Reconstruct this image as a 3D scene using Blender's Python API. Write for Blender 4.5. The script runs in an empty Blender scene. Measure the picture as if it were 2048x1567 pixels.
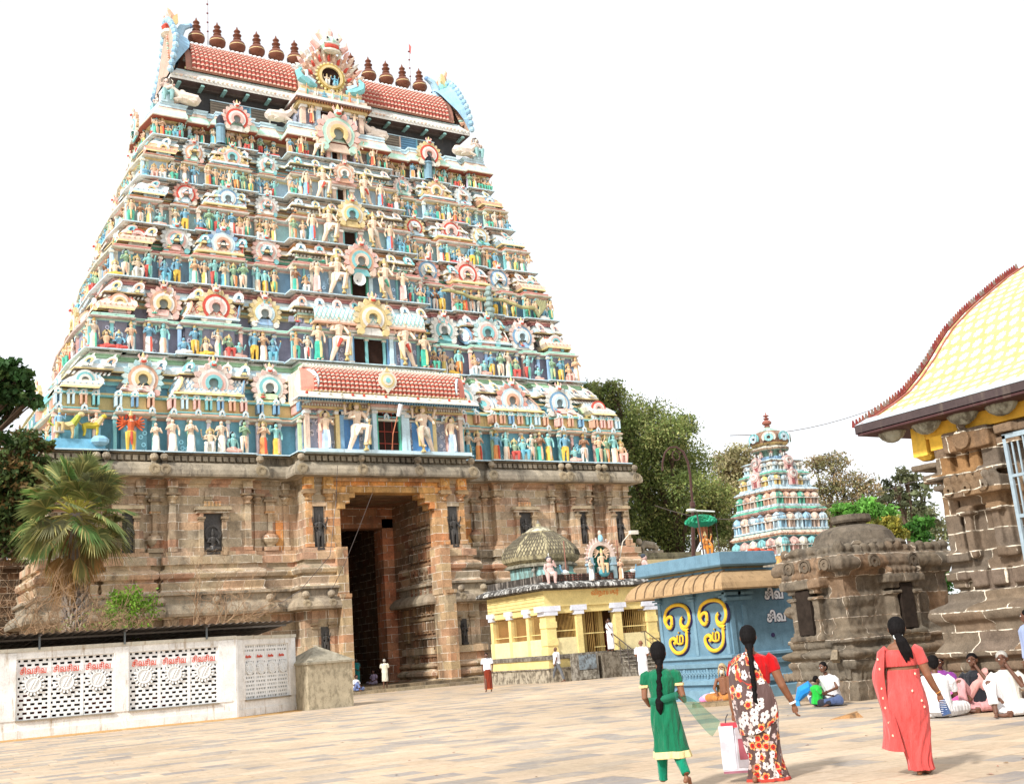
import bpy, bmesh, math, random
import numpy as np
from mathutils import Matrix, Vector
from math import sin, cos, pi, radians, atan, sqrt
R=random.Random(7); NR=np.random.RandomState(5)
S=bpy.context.scene; COL=S.collection
# ---------------------------------------------------------------- camera
YAW,PITCH,ROLL,F=radians(32),atan(519/2220),radians(4.5),2220.
fw=Vector((sin(YAW)*cos(PITCH),cos(YAW)*cos(PITCH),sin(PITCH)))
r0=Vector((cos(YAW),-sin(YAW),0)); u0=r0.cross(fw)
cr=r0*cos(ROLL)-u0*sin(ROLL); cu=r0*sin(ROLL)+u0*cos(ROLL)
CP=Vector((0,0,1.57))
cd=bpy.data.cameras.new('camera'); cam=bpy.data.objects.new('camera',cd); COL.objects.link(cam)
cd.sensor_width=36; cd.lens=36*F/2048; cd.clip_end=2000; cd.clip_start=0.1
m=Matrix((cr,cu,-fw)).transposed().to_4x4(); m.translation=CP; cam.matrix_world=m
S.camera=cam
# ---------------------------------------------------------------- world, sun, exposure
W=bpy.data.worlds.new('World'); S.world=W; W.use_nodes=True
nt=W.node_tree; nt.nodes.clear()
sky=nt.nodes.new('ShaderNodeTexSky'); sky.sky_type='NISHITA'; sky.sun_disc=False
SUN_EL,SUN_AZ=radians(38),radians(-112)      # azimuth measured clockwise from +Y
sky.sun_elevation=SUN_EL; sky.sun_rotation=SUN_AZ; sky.air_density=1.0; sky.dust_density=1.5; sky.ozone_density=1.0
hs=nt.nodes.new('ShaderNodeHueSaturation'); hs.inputs['Saturation'].default_value=.22; hs.inputs['Value'].default_value=1.0
bg=nt.nodes.new('ShaderNodeBackground'); bg.inputs['Strength'].default_value=.15
wo=nt.nodes.new('ShaderNodeOutputWorld')
nt.links.new(sky.outputs[0],hs.inputs['Color']); mx=nt.nodes.new('ShaderNodeMix'); mx.data_type='RGBA'; mx.inputs[0].default_value=.62; mx.inputs[7].default_value=(6.9,7.05,7.3,1)   # thin white overcast over the blue
nt.links.new(hs.outputs[0],mx.inputs[6]); nt.links.new(mx.outputs[2],bg.inputs['Color']); nt.links.new(bg.outputs[0],wo.inputs[0])
sl=bpy.data.lights.new('sun','SUN'); sl.energy=3.5; sl.angle=radians(5); sl.color=(1,.97,.93)
so=bpy.data.objects.new('sun',sl); COL.objects.link(so)
sd=Vector((sin(SUN_AZ)*cos(SUN_EL),cos(SUN_AZ)*cos(SUN_EL),sin(SUN_EL)))
so.rotation_euler=(sd).to_track_quat('Z','Y').to_euler()
S.view_settings.view_transform='Standard'; S.view_settings.look='None'; S.view_settings.exposure=.42; S.view_settings.gamma=1
S.view_settings.use_curve_mapping=False
# ---------------------------------------------------------------- helpers
def ray(px,py): return cr*((px-1024)/F)+cu*((783-py)/F)+fw
def at(px,py,d): return CP+ray(px,py)*d
def onZ(px,py,z=0):
    v=ray(px,py); return CP+v*((z-CP.z)/v.z)
def onY(px,py,y):
    v=ray(px,py); return CP+v*(y/v.y)
def onX(px,py,x):
    v=ray(px,py); return CP+v*(x/v.x)
def T(x=0,y=0,z=0,rz=0,s=1,rx=0,ry=0,sx=1,sy=1,sz=1):
    return Matrix.Translation((x,y,z))@Matrix.Rotation(rz,4,'Z')@Matrix.Rotation(ry,4,'Y')@Matrix.Rotation(rx,4,'X')@Matrix.Diagonal((s*sx,s*sy,s*sz,1))
class MB:
    def __init__(s): s.V=[];s.F=[];s.C=[];s.n=0;s.M=None
    def add(s,v,f,c):
        v=np.asarray(v,float).reshape(-1,3)
        if s.M is not None:
            m=np.array(s.M); v=v@m[:3,:3].T+m[:3,3]
        o=s.n; s.V.append(v); s.n+=len(v)
        s.F.extend([tuple(i+o for i in q) for q in f])
        if c is None: c=(1,1,1)
        if isinstance(c,list): s.C.extend(c)
        else: s.C.extend([c]*len(f))
    def mesh(s,o,M=None,tint=None):
        v=np.concatenate(o.V) if o.V else np.zeros((0,3))
        if M is not None:
            m=np.array(M); v=v@m[:3,:3].T+m[:3,3]
        s.add(v,o.F,list(o.C))
    def box(s,x0,x1,y0,y1,z0,z1,c=None,tp=0,ty=None):
        ty=tp if ty is None else ty
        v=[(x0,y0,z0),(x1,y0,z0),(x1,y1,z0),(x0,y1,z0),(x0+tp,y0+ty,z1),(x1-tp,y0+ty,z1),(x1-tp,y1-ty,z1),(x0+tp,y1-ty,z1)]
        s.add(v,[(0,3,2,1),(4,5,6,7),(0,1,5,4),(1,2,6,5),(2,3,7,6),(3,0,4,7)],c)
    def tube(s,pts,rad,n=6,c=None,sq=1.0,cap=True):
        pts=[Vector(p) for p in pts]
        if not hasattr(rad,'__len__'): rad=[rad]*len(pts)
        V=[];Fc=[];up=None
        for i,p in enumerate(pts):
            d=(pts[min(i+1,len(pts)-1)]-pts[max(i-1,0)])
            d=d.normalized() if d.length>1e-9 else Vector((0,0,1))
            if up is None:
                a=Vector((0,1,0)) if abs(d.y)<.8 else Vector((1,0,0))
            else: a=up
            sd_=d.cross(a)
            if sd_.length<1e-4: sd_=d.cross(Vector((1,0,.3)))
            sd_.normalize(); up=sd_.cross(d).normalized()
            for k in range(n):
                t=2*pi*k/n; V.append(p+sd_*(cos(t)*rad[i])+up*(sin(t)*rad[i]*sq))
        for i in range(len(pts)-1):
            for k in range(n):
                a=i*n+k;b=i*n+(k+1)%n; Fc.append((a,b,b+n,a+n))
        if cap:
            Fc.append(tuple(range(n))[::-1]); Fc.append(tuple(range((len(pts)-1)*n,len(pts)*n)))
        s.add([tuple(v) for v in V],Fc,c)
    def lathe(s,prof,n=8,c=None,sx=1,sy=1,ox=0,oy=0,rot=0,arc=2*pi):
        V=[];Fc=[];cl=[];full=arc>6.28; m=n if full else n+1
        for q in prof:
            for k in range(m):
                t=rot+arc*k/n; V.append((ox+q[0]*cos(t)*sx,oy+q[0]*sin(t)*sy,q[1]))
        for i in range(len(prof)-1):
            cc=prof[i][2] if len(prof[i])>2 else (c or (1,1,1))
            for k in range(n):
                a=i*m+k;b=i*m+((k+1)%m if full else k+1); Fc.append((a,b,b+m,a+m)); cl.append(cc)
        s.add(V,Fc,cl)
    def ell(s,cx,cy,cz,rx,ry,rz,c=None,n=8,m=5):
        V=[(cx,cy,cz-rz)];Fc=[]
        for i in range(1,m):
            a=-pi/2+pi*i/m
            for k in range(n):
                t=2*pi*k/n; V.append((cx+rx*cos(a)*cos(t),cy+ry*cos(a)*sin(t),cz+rz*sin(a)))
        V.append((cx,cy,cz+rz))
        for k in range(n): Fc.append((0,1+(k+1)%n,1+k))
        for i in range(m-2):
            for k in range(n):
                a=1+i*n+k;b=1+i*n+(k+1)%n; Fc.append((a,b,b+n,a+n))
        e=len(V)-1;o=1+(m-2)*n
        for k in range(n): Fc.append((o+k,o+(k+1)%n,e))
        s.add(V,Fc,c)
    def ring(s,cx,cz,y,r0_,r1_,a0,a1,th,c,n=14):
        # flat arc band facing -Y between radii, front at y-th
        V=[];Fc=[]
        for i in range(n+1):
            t=a0+(a1-a0)*i/n
            for r,yy in ((r0_,y),(r0_,y-th),(r1_,y-th),(r1_,y)): V.append((cx+r*cos(t),yy,cz+r*sin(t)))
        for i in range(n):
            for k in range(3): 
                a=i*4+k; Fc.append((a,a+4,a+5,a+1))
        s.add(V,Fc,c)
    def poly(s,pts,y,th,c):
        # prism from XZ outline, front face at y-th
        n=len(pts); V=[(p[0],y-th,p[1]) for p in pts]+[(p[0],y,p[1]) for p in pts]
        Fc=[tuple(range(n))]+[(i,i+n,(i+1)%n+n,(i+1)%n) for i in range(n)]+[tuple(range(2*n-1,n-1,-1))]
        s.add(V,Fc,c)
    def build(s,name,mat,parent=None,smooth=False,loc=None):
        me=bpy.data.meshes.new(name)
        v=np.concatenate(s.V)
        if loc is not None: v=v-np.array(loc)
        me.from_pydata(v.tolist(),[],s.F)
        a=me.attributes.new('Col','FLOAT_COLOR','FACE')
        c=np.ones((len(s.F),4)); c[:,:3]=np.array([x[:3] for x in s.C]); a.data.foreach_set('color',c.ravel())
        if smooth: me.polygons.foreach_set('use_smooth',[True]*len(me.polygons))
        me.materials.append(mat); me.validate(); me.update()
        o=bpy.data.objects.new(name,me); COL.objects.link(o)
        if loc is not None: o.location=loc
        if parent: o.parent=parent
        return o
def tag(o,label=None,cat=None,group=None,kind=None):
    if label: o['label']=label
    if cat: o['category']=cat
    if group: o['group']=group
    if kind: o['kind']=kind
    return o
def empty(name,loc=(0,0,0),rz=0,label=None,cat=None,group=None,kind=None,s=1):
    o=bpy.data.objects.new(name,None); COL.objects.link(o); o.location=loc; o.rotation_euler=(0,0,rz); o.scale=(s,s,s); o.empty_display_size=.3
    return tag(o,label,cat,group,kind)
def copy_tree(o,parent=None):
    c=o.copy(); COL.objects.link(c)
    if parent: c.parent=parent
    for ch in list(o.children): copy_tree(ch,c)
    return c
# ---------------------------------------------------------------- materials
class NT:
    def __init__(s,name,rough=.8,spec=.2):
        s.m=bpy.data.materials.new(name); s.m.use_nodes=True; s.t=s.m.node_tree; s.t.nodes.clear()
        s.o=s.n('OutputMaterial'); s.b=s.n('BsdfPrincipled'); s.l(s.b,0,s.o,0)
        s.b.inputs['Roughness'].default_value=rough; s.b.inputs['Specular IOR Level'].default_value=spec
    def n(s,t,**k):
        x=s.t.nodes.new('ShaderNode'+t)
        for a,b in k.items():
            if a.startswith('i_'):
                q=a[2:]; x.inputs[int(q) if q.isdigit() else q].default_value=b
            else: setattr(x,a,b)
        return x
    def l(s,a,i,b,j): s.t.links.new(a.outputs[i],b.inputs[j])
    def col(s): return s.n('Attribute',attribute_name='Col')
    def pos(s): return s.n('NewGeometry')
    def noise(s,scale,vec=None,detail=4,rough=.6,sock=0):
        x=s.n('TexNoise',i_Scale=scale,i_Detail=detail,i_Roughness=rough)
        if vec is not None: s.l(vec,sock,x,'Vector')
        return x
    def ramp(s,src,pts,i=0):
        x=s.n('ValToRGB'); s.l(src,i,x,0); e=x.color_ramp.elements
        while len(e)>1: e.remove(e[-1])
        for k,(p,c) in enumerate(pts):
            q=e[0] if k==0 else e.new(p)
            q.position=p; q.color=(c,c,c,1) if not hasattr(c,'__len__') else (*c,1)
        return x
    def mix(s,a,ai,b,bi,fac=None,fi=0,mode='MIX',f=.5):
        x=s.n('Mix',data_type='RGBA',blend_type=mode); x.inputs[0].default_value=f
        if fac is not None: s.l(fac,fi,x,0)
        for v,vi,j in ((a,ai,6),(b,bi,7)):
            if isinstance(v,tuple): x.inputs[j].default_value=(*v,1)
            else: s.l(v,vi,x,j)
        return x
    def bump(s,src,i=0,st=.4,d=.02):
        x=s.n('Bump',i_Strength=st,i_Distance=d); s.l(src,i,x,'Height'); s.l(x,0,s.b,'Normal'); return x
def M_paint(name,dirt=.35,rough=.65,scale=1.0,dcol=(.16,.13,.1),lo=.62,tint=1.0,st=.5):
    """painted plaster: colour attribute with faded patches, grime blotches and vertical streaks"""
    k=NT(name,rough); g=k.pos(); c=k.col()
    n1=k.noise(1.7*scale,g,5); r1=k.ramp(n1,[(.3,.82*tint),(.7,1.12*tint)])
    a=k.mix(c,0,r1,0,mode='MULTIPLY',f=1)
    mp=k.n('Mapping'); mp.inputs['Scale'].default_value=(3.5*scale,3.5*scale,st*scale); k.l(g,0,mp,0)
    n2=k.noise(1,mp,6,.7); r2=k.ramp(n2,[(lo-.04,0),(lo+.1,1)])
    f=k.n('Math',operation='MULTIPLY'); k.l(r2,0,f,0); f.inputs[1].default_value=dirt
    b=k.mix(a,2,dcol,0,f,0); 
    n3=k.noise(14*scale,g,4); r3=k.ramp(n3,[(.25,.86),(.6,1.04)])
    d=k.mix(b,2,r3,0,mode='MULTIPLY',f=1)
    k.l(d,2,k.b,0); k.bump(n3,0,.35,.015); return k.m
def M_stone(name,cols,bw=1.0,bh=.42,mort=.012,mcol=(.62,.56,.46),mfac=.75,stain=.5,scol=(.05,.04,.035),sc=1.0,lo=.54,usecol=True):
    """dressed blocks: own tone per block, pale pointing, dark weather stains"""
    k=NT(name,.9,.15); g=k.pos(); c=k.col()
    sx=k.n('SeparateXYZ'); k.l(g,0,sx,0)
    ad=k.n('Math',operation='ADD'); k.l(sx,0,ad,0); k.l(sx,1,ad,1)
    cb=k.n('CombineXYZ'); k.l(ad,0,cb,0); k.l(sx,2,cb,1)
    nw=k.noise(.9*sc,g,3); wv=k.n('VectorMath',operation='SCALE'); k.l(nw,1,wv,0); wv.inputs['Scale'].default_value=.09
    av=k.n('VectorMath',operation='ADD'); k.l(cb,0,av,0); k.l(wv,0,av,1)
    br=k.n('TexBrick',offset=.43,i_Scale=1.0); br.inputs['Color1'].default_value=(0,0,0,1); br.inputs['Color2'].default_value=(1,1,1,1)
    br.inputs['Mortar'].default_value=(.5,.5,.5,1); br.inputs['Mortar Size'].default_value=mort; br.inputs['Mortar Smooth'].default_value=.3; br.inputs['Bias'].default_value=0
    br.inputs['Brick Width'].default_value=bw; br.inputs['Row Height'].default_value=bh; k.l(av,0,br,'Vector')
    n=len(cols); rp=k.ramp(br,[(i/(n-1),cc) for i,cc in enumerate(cols)],0)
    n1=k.noise(2.2*sc,g,6,.65); r1=k.ramp(n1,[(.25,.6),(.75,1.35)])
    a=k.mix(rp,0,r1,0,mode='MULTIPLY',f=1); a2=k.mix(a,2,c,0,mode='MULTIPLY',f=1 if usecol else 0)
    mp=k.n('Mapping'); mp.inputs['Scale'].default_value=(1.1*sc,1.1*sc,.35*sc); k.l(g,0,mp,0)
    n2=k.noise(1.3,mp,7,.7); r2=k.ramp(n2,[(lo,0),(lo+.14,1)])
    f=k.n('Math',operation='MULTIPLY'); k.l(r2,0,f,0); f.inputs[1].default_value=stain
    b=k.mix(a2,2,scol,0,f,0)
    n4=k.noise(3.1*sc,g,3); mr=k.ramp(n4,[(.42,0),(.55,mfac)])
    mf=k.n('Math',operation='MULTIPLY'); k.l(br,1,mf,0); k.l(mr,0,mf,1)
    d=k.mix(b,2,mcol,0,mf,0)
    n5=k.noise(22*sc,g,5,.7); r5=k.ramp(n5,[(.3,.72),(.7,1.2)]); e=k.mix(d,2,r5,0,mode='MULTIPLY',f=1)
    k.l(e,2,k.b,0)
    hh=k.mix(n5,0,n1,0,f=.5); k.bump(hh,2,.6,.04); return k.m
def M_flat(name,col,rough=.6,spec=.3,var=.12,scale=8,metal=0,bump=.15):
    k=NT(name,rough,spec); tc=k.n('TexCoord'); n1=k.noise(scale,tc,4,sock=3); r=k.ramp(n1,[(.3,1-var),(.7,1+var)])
    a=k.mix(col,0,r,0,mode='MULTIPLY',f=1); k.l(a,2,k.b,0); k.b.inputs['Metallic'].default_value=metal
    if bump: k.bump(n1,0,bump,.01)
    return k.m
def M_cloth(name,rough=.85,fold=.25,scale=9):
    """woven cloth coloured by attribute"""
    k=NT(name,rough,.1); tc=k.n('TexCoord'); c=k.col(); n1=k.noise(scale,tc,4,sock=3); r=k.ramp(n1,[(.3,.85),(.7,1.12)])
    a=k.mix(c,0,r,0,mode='MULTIPLY',f=1); k.l(a,2,k.b,0); k.b.inputs['Sheen Weight'].default_value=.15
    k.bump(n1,0,fold,.03); return k.m
mPAINT=M_paint('painted_stucco',.55,lo=.6)
mPAINT2=M_paint('painted_statue_stucco',.3,scale=2.0,lo=.62)
mTAN=M_stone('warm_sandstone_blocks',[(.55,.42,.26),(.52,.29,.18),(.47,.38,.27),(.56,.37,.23),(.36,.29,.20),(.57,.44,.28),(.48,.27,.17),(.43,.36,.26),(.52,.40,.25)],1.15,.47,.016,(.80,.74,.62),.95,.62,(.06,.048,.036),.55,.5)
mGREY=M_stone('weathered_grey_stone',[(.34,.29,.21),(.30,.26,.2),(.4,.34,.25),(.27,.23,.18)],1.6,1.5,.012,(.5,.45,.36),.5,.75,(.045,.04,.034),.8,.52)
mDARKST=M_stone('dark_brown_granite',[(.17,.125,.09),(.21,.14,.095),(.145,.12,.095),(.2,.15,.11),(.26,.14,.075)],.85,.36,.010,(.72,.62,.48),.9,.55,(.05,.042,.036),1.4,.56)
mIDOL=M_flat('black_granite_idol',(.055,.05,.045),.5,.4,.3,9)
mDOOR=M_flat('dark_interior_wood',(.03,.014,.01),.8,.2,.2)
# ---------------------------------------------------------------- ground
def ground_mat():
    k=NT('courtyard_paving',.75,.25); g=k.pos()
    nw=k.noise(.35,g,3); wv=k.n('VectorMath',operation='SCALE'); k.l(nw,1,wv,0); wv.inputs['Scale'].default_value=.35
    av=k.n('VectorMath',operation='ADD'); k.l(g,0,av,0); k.l(wv,0,av,1)
    mp=k.n('Mapping'); mp.inputs['Rotation'].default_value=(0,0,radians(0)); k.l(av,0,mp,0)
    br=k.n('TexBrick',offset=.37,offset_frequency=2,squash=.7,squash_frequency=3,i_Scale=1.0); br.inputs['Color1'].default_value=(0,0,0,1); br.inputs['Color2'].default_value=(1,1,1,1)
    br.inputs['Mortar'].default_value=(.45,.45,.45,1); br.inputs['Mortar Size'].default_value=.012; br.inputs['Mortar Smooth'].default_value=.4
    br.inputs['Brick Width'].default_value=.78; br.inputs['Row Height'].default_value=.46; k.l(mp,0,br,'Vector')
    rp=k.ramp(br,[(0,(.36,.32,.28)),(.12,(.40,.345,.29)),(.2,(.56,.435,.30)),(.45,(.61,.47,.33)),(.62,(.66,.515,.37)),(.75,(.60,.44,.29)),(.84,(.48,.40,.31)),(.92,(.40,.35,.30)),(1,(.33,.29,.26))])
    n1=k.noise(.5,g,6,.65); r1=k.ramp(n1,[(.3,.76),(.7,1.06)]); a=k.mix(rp,0,r1,0,mode='MULTIPLY',f=1)
    n2=k.noise(1.1,g,6,.7); r2=k.ramp(n2,[(.5,0),(.68,.75)]); b=k.mix(a,2,(.56,.44,.31),0,r2,0)
    n6=k.noise(.8,g,3); mr=k.ramp(n6,[(.4,.1),(.6,.8)]); mf=k.n('Math',operation='MULTIPLY'); k.l(br,1,mf,0); k.l(mr,0,mf,1)
    d=k.mix(b,2,(.33,.23,.14),0,mf,0)
    n3=k.noise(9,g,8,.75); r3=k.ramp(n3,[(.3,.78),(.7,1.16)]); e=k.mix(d,2,r3,0,mode='MULTIPLY',f=1)
    n8=k.noise(2.3,g,7,.75); r8=k.ramp(n8,[(.58,0),(.72,.55)]); e=k.mix(e,2,(.26,.21,.17),0,r8,0)
    n9=k.noise(.13,g,3); r9=k.ramp(n9,[(.35,.88),(.65,1.08)]); e=k.mix(e,2,r9,0,mode='MULTIPLY',f=1)
    k.l(e,2,k.b,0)
    h=k.mix(n3,0,br,1,f=.3); k.bump(h,2,.35,.02); return k.m
mGROUND=ground_mat()
b=MB(); n=60
xs=np.concatenate([[-1500,-300],np.linspace(-60,110,n),[350,1600]]); ys=np.concatenate([[-300,-60],np.linspace(-20,120,n),[300,1900]])
V=[(x,y,0) for y in ys for x in xs]; w=len(xs)
b.add(V,[(j*w+i,j*w+i+1,(j+1)*w+i+1,(j+1)*w+i) for j in range(len(ys)-1) for i in range(w-1)],None)
tag(b.build('ground',mGROUND),kind='structure')
# ---------------------------------------------------------------- shared shapes
def bw(mb,name,mat,parent,smooth=False):
    l=parent.location; p=parent
    while p.parent: p=p.parent; l=l+p.location
    o=mb.build(name,mat,None,smooth,loc=tuple(l)); o.location=(0,0,0); o.parent=parent; return o
def sweep(mb,poly,prof,closed=True,col=None,cap=False):
    """profile (offset, z, colour) swept round a plan polygon (counter-clockwise, outside on the right)"""
    n=len(poly); P=[Vector((p[0],p[1])) for p in poly]; N=[]
    for i in range(n):
        a=P[i-1] if (closed or i>0) else None; c=P[(i+1)%n] if (closed or i<n-1) else None
        ns=[]
        if a is not None: d=(P[i]-a).normalized(); ns.append(Vector((d.y,-d.x)))
        if c is not None: d=(c-P[i]).normalized(); ns.append(Vector((d.y,-d.x)))
        if len(ns)==2:
            s=ns[0]+ns[1]; N.append(s*(2/max(.3,s.length_squared)) if s.length>1e-3 else ns[0])
        else: N.append(ns[0])
    V=[];Fc=[];cl=[]
    for q in prof:
        for i in range(n): V.append((P[i].x+N[i].x*q[0],P[i].y+N[i].y*q[0],q[1]))
    for j in range(len(prof)-1):
        cc=(prof[j][2] if len(prof[j])>2 else col) or (1,1,1)
        for i in range(n if closed else n-1):
            k=(i+1)%n; Fc.append((j*n+i,j*n+k,(j+1)*n+k,(j+1)*n+i)); cl.append(cc)
    if cap:
        Fc.append(tuple(range((len(prof)-1)*n,len(prof)*n))); cl.append((prof[-1][2] if len(prof[-1])>2 else col) or (1,1,1))
    mb.add(V,Fc,cl)
def rect(x0,x1,y0,y1): return [(x0,y0),(x1,y0),(x1,y1),(x0,y1)]
def stepped(bays,yf,x0,x1,yb,side=None):
    """bays: list (xa,xb,proj) left to right over the front; side: list (ya,yb,proj) for both flanks"""
    P=[]
    def ad(a):
        if not P or (abs(P[-1][0]-a[0])+abs(P[-1][1]-a[1]))>1e-4: P.append(a)
    for xa,xb,p in bays:
        ad((xa,yf-p)); ad((xb,yf-p))
    if side:
        for ya,yb_,p in side: ad((x1+p,ya)); ad((x1+p,yb_))
    ad((x1,yb)); ad((x0,yb))
    if side:
        for ya,yb_,p in reversed(side): ad((x0-p,yb_)); ad((x0-p,ya))
    return P
WH=(.76,.75,.70); CR=(.72,.69,.58); SKY=(.38,.62,.78); TQ=(.24,.56,.58); MINT=(.50,.74,.62); GRN=(.12,.46,.32); PK=(.80,.50,.44); OR=(.70,.42,.29)
YE=(.72,.57,.28); RD=(.62,.10,.07); BL=(.22,.40,.58); PCH=(.76,.58,.46); LB=(.58,.76,.84); DKB=(.10,.22,.30); GD=(.58,.45,.20); BR=(.42,.2,.1)
SKINS=[(.72,.48,.30),(.74,.52,.36),(.66,.42,.25),(.30,.62,.60),(.36,.2,.12),(.70,.56,.4),(.2,.42,.55),(.72,.5,.32),(.3,.46,.3),(.78,.64,.5)]
CLOTHS=[WH,(.82,.54,.10),(.80,.34,.12),(.08,.44,.34),(.66,.12,.10),(.80,.74,.6),(.18,.48,.60),(.80,.5,.42),WH,(.12,.5,.36),(.8,.62,.2)]
def figure(mb,M,skin,cloth,crown=GD,pose=0,skirt=None,arms=2,halo=None,sash=None,hat=1,r=None,n=6):
    """painted stucco figure one unit tall, facing -Y"""
    r=r or R; old=mb.M; mb.M=(old@M) if old is not None else M
    sit=pose in (3,4); dz=0
    if pose==0 or pose==1 or pose==5:
        lean=r.uniform(-.02,.02)
        if skirt:
            mb.lathe([(.12,.02),(.125,.05),(.10,.25),(.105,.42),(.085,.52)],8,cloth,1,.75,oy=0)
            if sash: mb.tube([(.02,-.09,.5),(.03,-.1,.25),(.02,-.1,.06)],[.025,.035,.03],5,sash)
            for sx in(-1,1): mb.ell(sx*.055,-.08,.018,.035,.06,.018,skin,6,3)
        else:
            for sx in(-1,1):
                mb.tube([(sx*.055,0,.5),(sx*.07,-.015,.29),(sx*.07,.0,.04)],[.072,.052,.032],n,cloth if r.random()<.75 else skin)
                mb.ell(sx*.075,-.04,.018,.032,.062,.02,skin,6,3)
            mb.lathe([(.095,.37),(.1,.42),(.09,.53)],7,cloth,1,.75)
            if sash: mb.tube([(0,-.08,.5),(0,-.09,.3),(.01,-.08,.16)],[.03,.035,.02],5,sash)
    elif pose==2:   # guardian with a raised, bent leg
        s=r.choice((-1,1)) if skirt is None else skirt
        mb.tube([(-s*.04,0,.5),(-s*.08,-.02,.28),(-s*.17,.0,.03)],[.085,.06,.036],n,skin); mb.ell(-s*.18,-.04,.018,.035,.065,.02,skin,6,3)
        mb.tube([(s*.05,-.02,.5),(s*.16,-.16,.46),(s*.13,-.13,.24),(s*.1,-.12,.13)],[.085,.07,.05,.034],n,skin); mb.ell(s*.09,-.16,.12,.035,.06,.02,skin,6,3)
        mb.lathe([(.115,.36),(.12,.43),(.1,.54)],8,cloth,1,.8); mb.tube([(s*.02,-.09,.48),(-s*.06,-.1,.3)],[.05,.02],5,sash or RD)
        mb.lathe([(.05,0),(.05,.03),(.025,.05),(.025,.09),(.05,.12),(.05,.15)],6,GD,ox=s*.1,oy=-.14)
        mb.tube([(s*.17,-.15,.12),(s*.18,-.13,.5),(s*.2,-.1,.62)],[.03,.016,.022],5,GD)
    elif pose==3:   # seated, one leg down
        dz=-.22
        for sx in(-1,1): mb.tube([(sx*.05,0,.3),(sx*.1,-.17,.3),(sx*.09,-.16,.14),(sx*.08,-.15,.03)],[.075,.062,.045,.03],n,cloth)
        mb.lathe([(.1,.2),(.11,.28),(.09,.36)],7,cloth,1,.9); mb.box(-.16,.16,-.08,.1,0,.24,r.choice([WH,LB,CR,PK]))
    else:           # cross-legged
        dz=-.36
        for sx in(-1,1): mb.tube([(sx*.04,0,.12),(sx*.2,-.08,.09),(sx*.02,-.17,.05)],[.075,.06,.03],n,cloth)
        mb.lathe([(.12,.03),(.12,.1),(.09,.2)],7,cloth,1,.9)
    t=r.uniform(-.015,.015)
    mb.tube([(0,0,.5+dz),(t,-.005,.61+dz),(t,0,.72+dz),(t,0,.785+dz),(t,0,.845+dz)],[.08,.068,.1,.105,.032],8,skin,.7)
    mb.lathe([(.035,.83+dz),(.062,.785+dz,CR),(.075,.765+dz)],7,crown,1,.8,ox=t,oy=-.02)
    mb.ell(t,-.008,.89+dz,.05,.056,.062,skin,8,5)
    mb.ell(t,.02,.9+dz,.06,.05,.062,(.05,.04,.035),7,4)
    if hat==1: mb.lathe([(.06,.92+dz),(.062,.945+dz),(.045,.955+dz),(.05,.985+dz),(.028,1.0+dz),(.028,1.03+dz),(.004,1.07+dz)],7,crown,ox=t)
    elif hat==2: mb.ell(t,.01,.975+dz,.03,.03,.045,(.05,.04,.035),6,4)
    if pose==1: A=[((.12,-.02,.68),(.09,-.1,.72)),((-.12,-.02,.68),(-.09,-.1,.72))] ; E_=[(.145,0,.64),(-.145,0,.64)]
    sh=.115
    def arm(sx,e,h,rr=1,c=skin):
        mb.tube([(sx*sh*.85,0,.785+dz),(sx*e[0],e[1],e[2]+dz),(sx*h[0],h[1],h[2]+dz)],[.04*rr,.03*rr,.022*rr],5,c); mb.ell(sx*h[0],h[1],h[2]+dz,.026,.024,.034,c,5,3)
    for sx in(-1,1):
        if pose==1: arm(sx,(.16,-.03,.63),(.02,-.12,.71))
        elif pose==2 or arms==4:
            arm(sx,(.17,-.05,.66),(.1 if sx<0 else .15,-.13,.66 if sx<0 else .6)); arm(sx,(.21,.02,.74),(.24,-.03,.89),.9)
            mb.ell(sx*.24,-.03,.95+dz,.03,.02,.035,GD,5,3)
        else:
            q=r.random()
            if q<.4: arm(sx,(.16,0,.64),(.15,-.04,.5))
            elif q<.75: arm(sx,(.17,-.02,.66),(.1,-.13,.7))
            else: arm(sx,(.19,0,.7),(.2,-.08,.85))
    if arms>4:
        for sx in(-1,1):
            for k in range(5):
                a=-.7+k*.36; mb.tube([(sx*.09,.02,.75),(sx*(.09+.12*cos(a)),.03,.72+.13*sin(a)),(sx*(.09+.24*cos(a)),.0,.72+.27*sin(a))],[.03,.026,.02],5,skin)
    if halo: mb.ring(t,.9+dz,.06,.075,.125,-.5,pi+.5,.025,halo,10)
    mb.M=old
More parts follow.
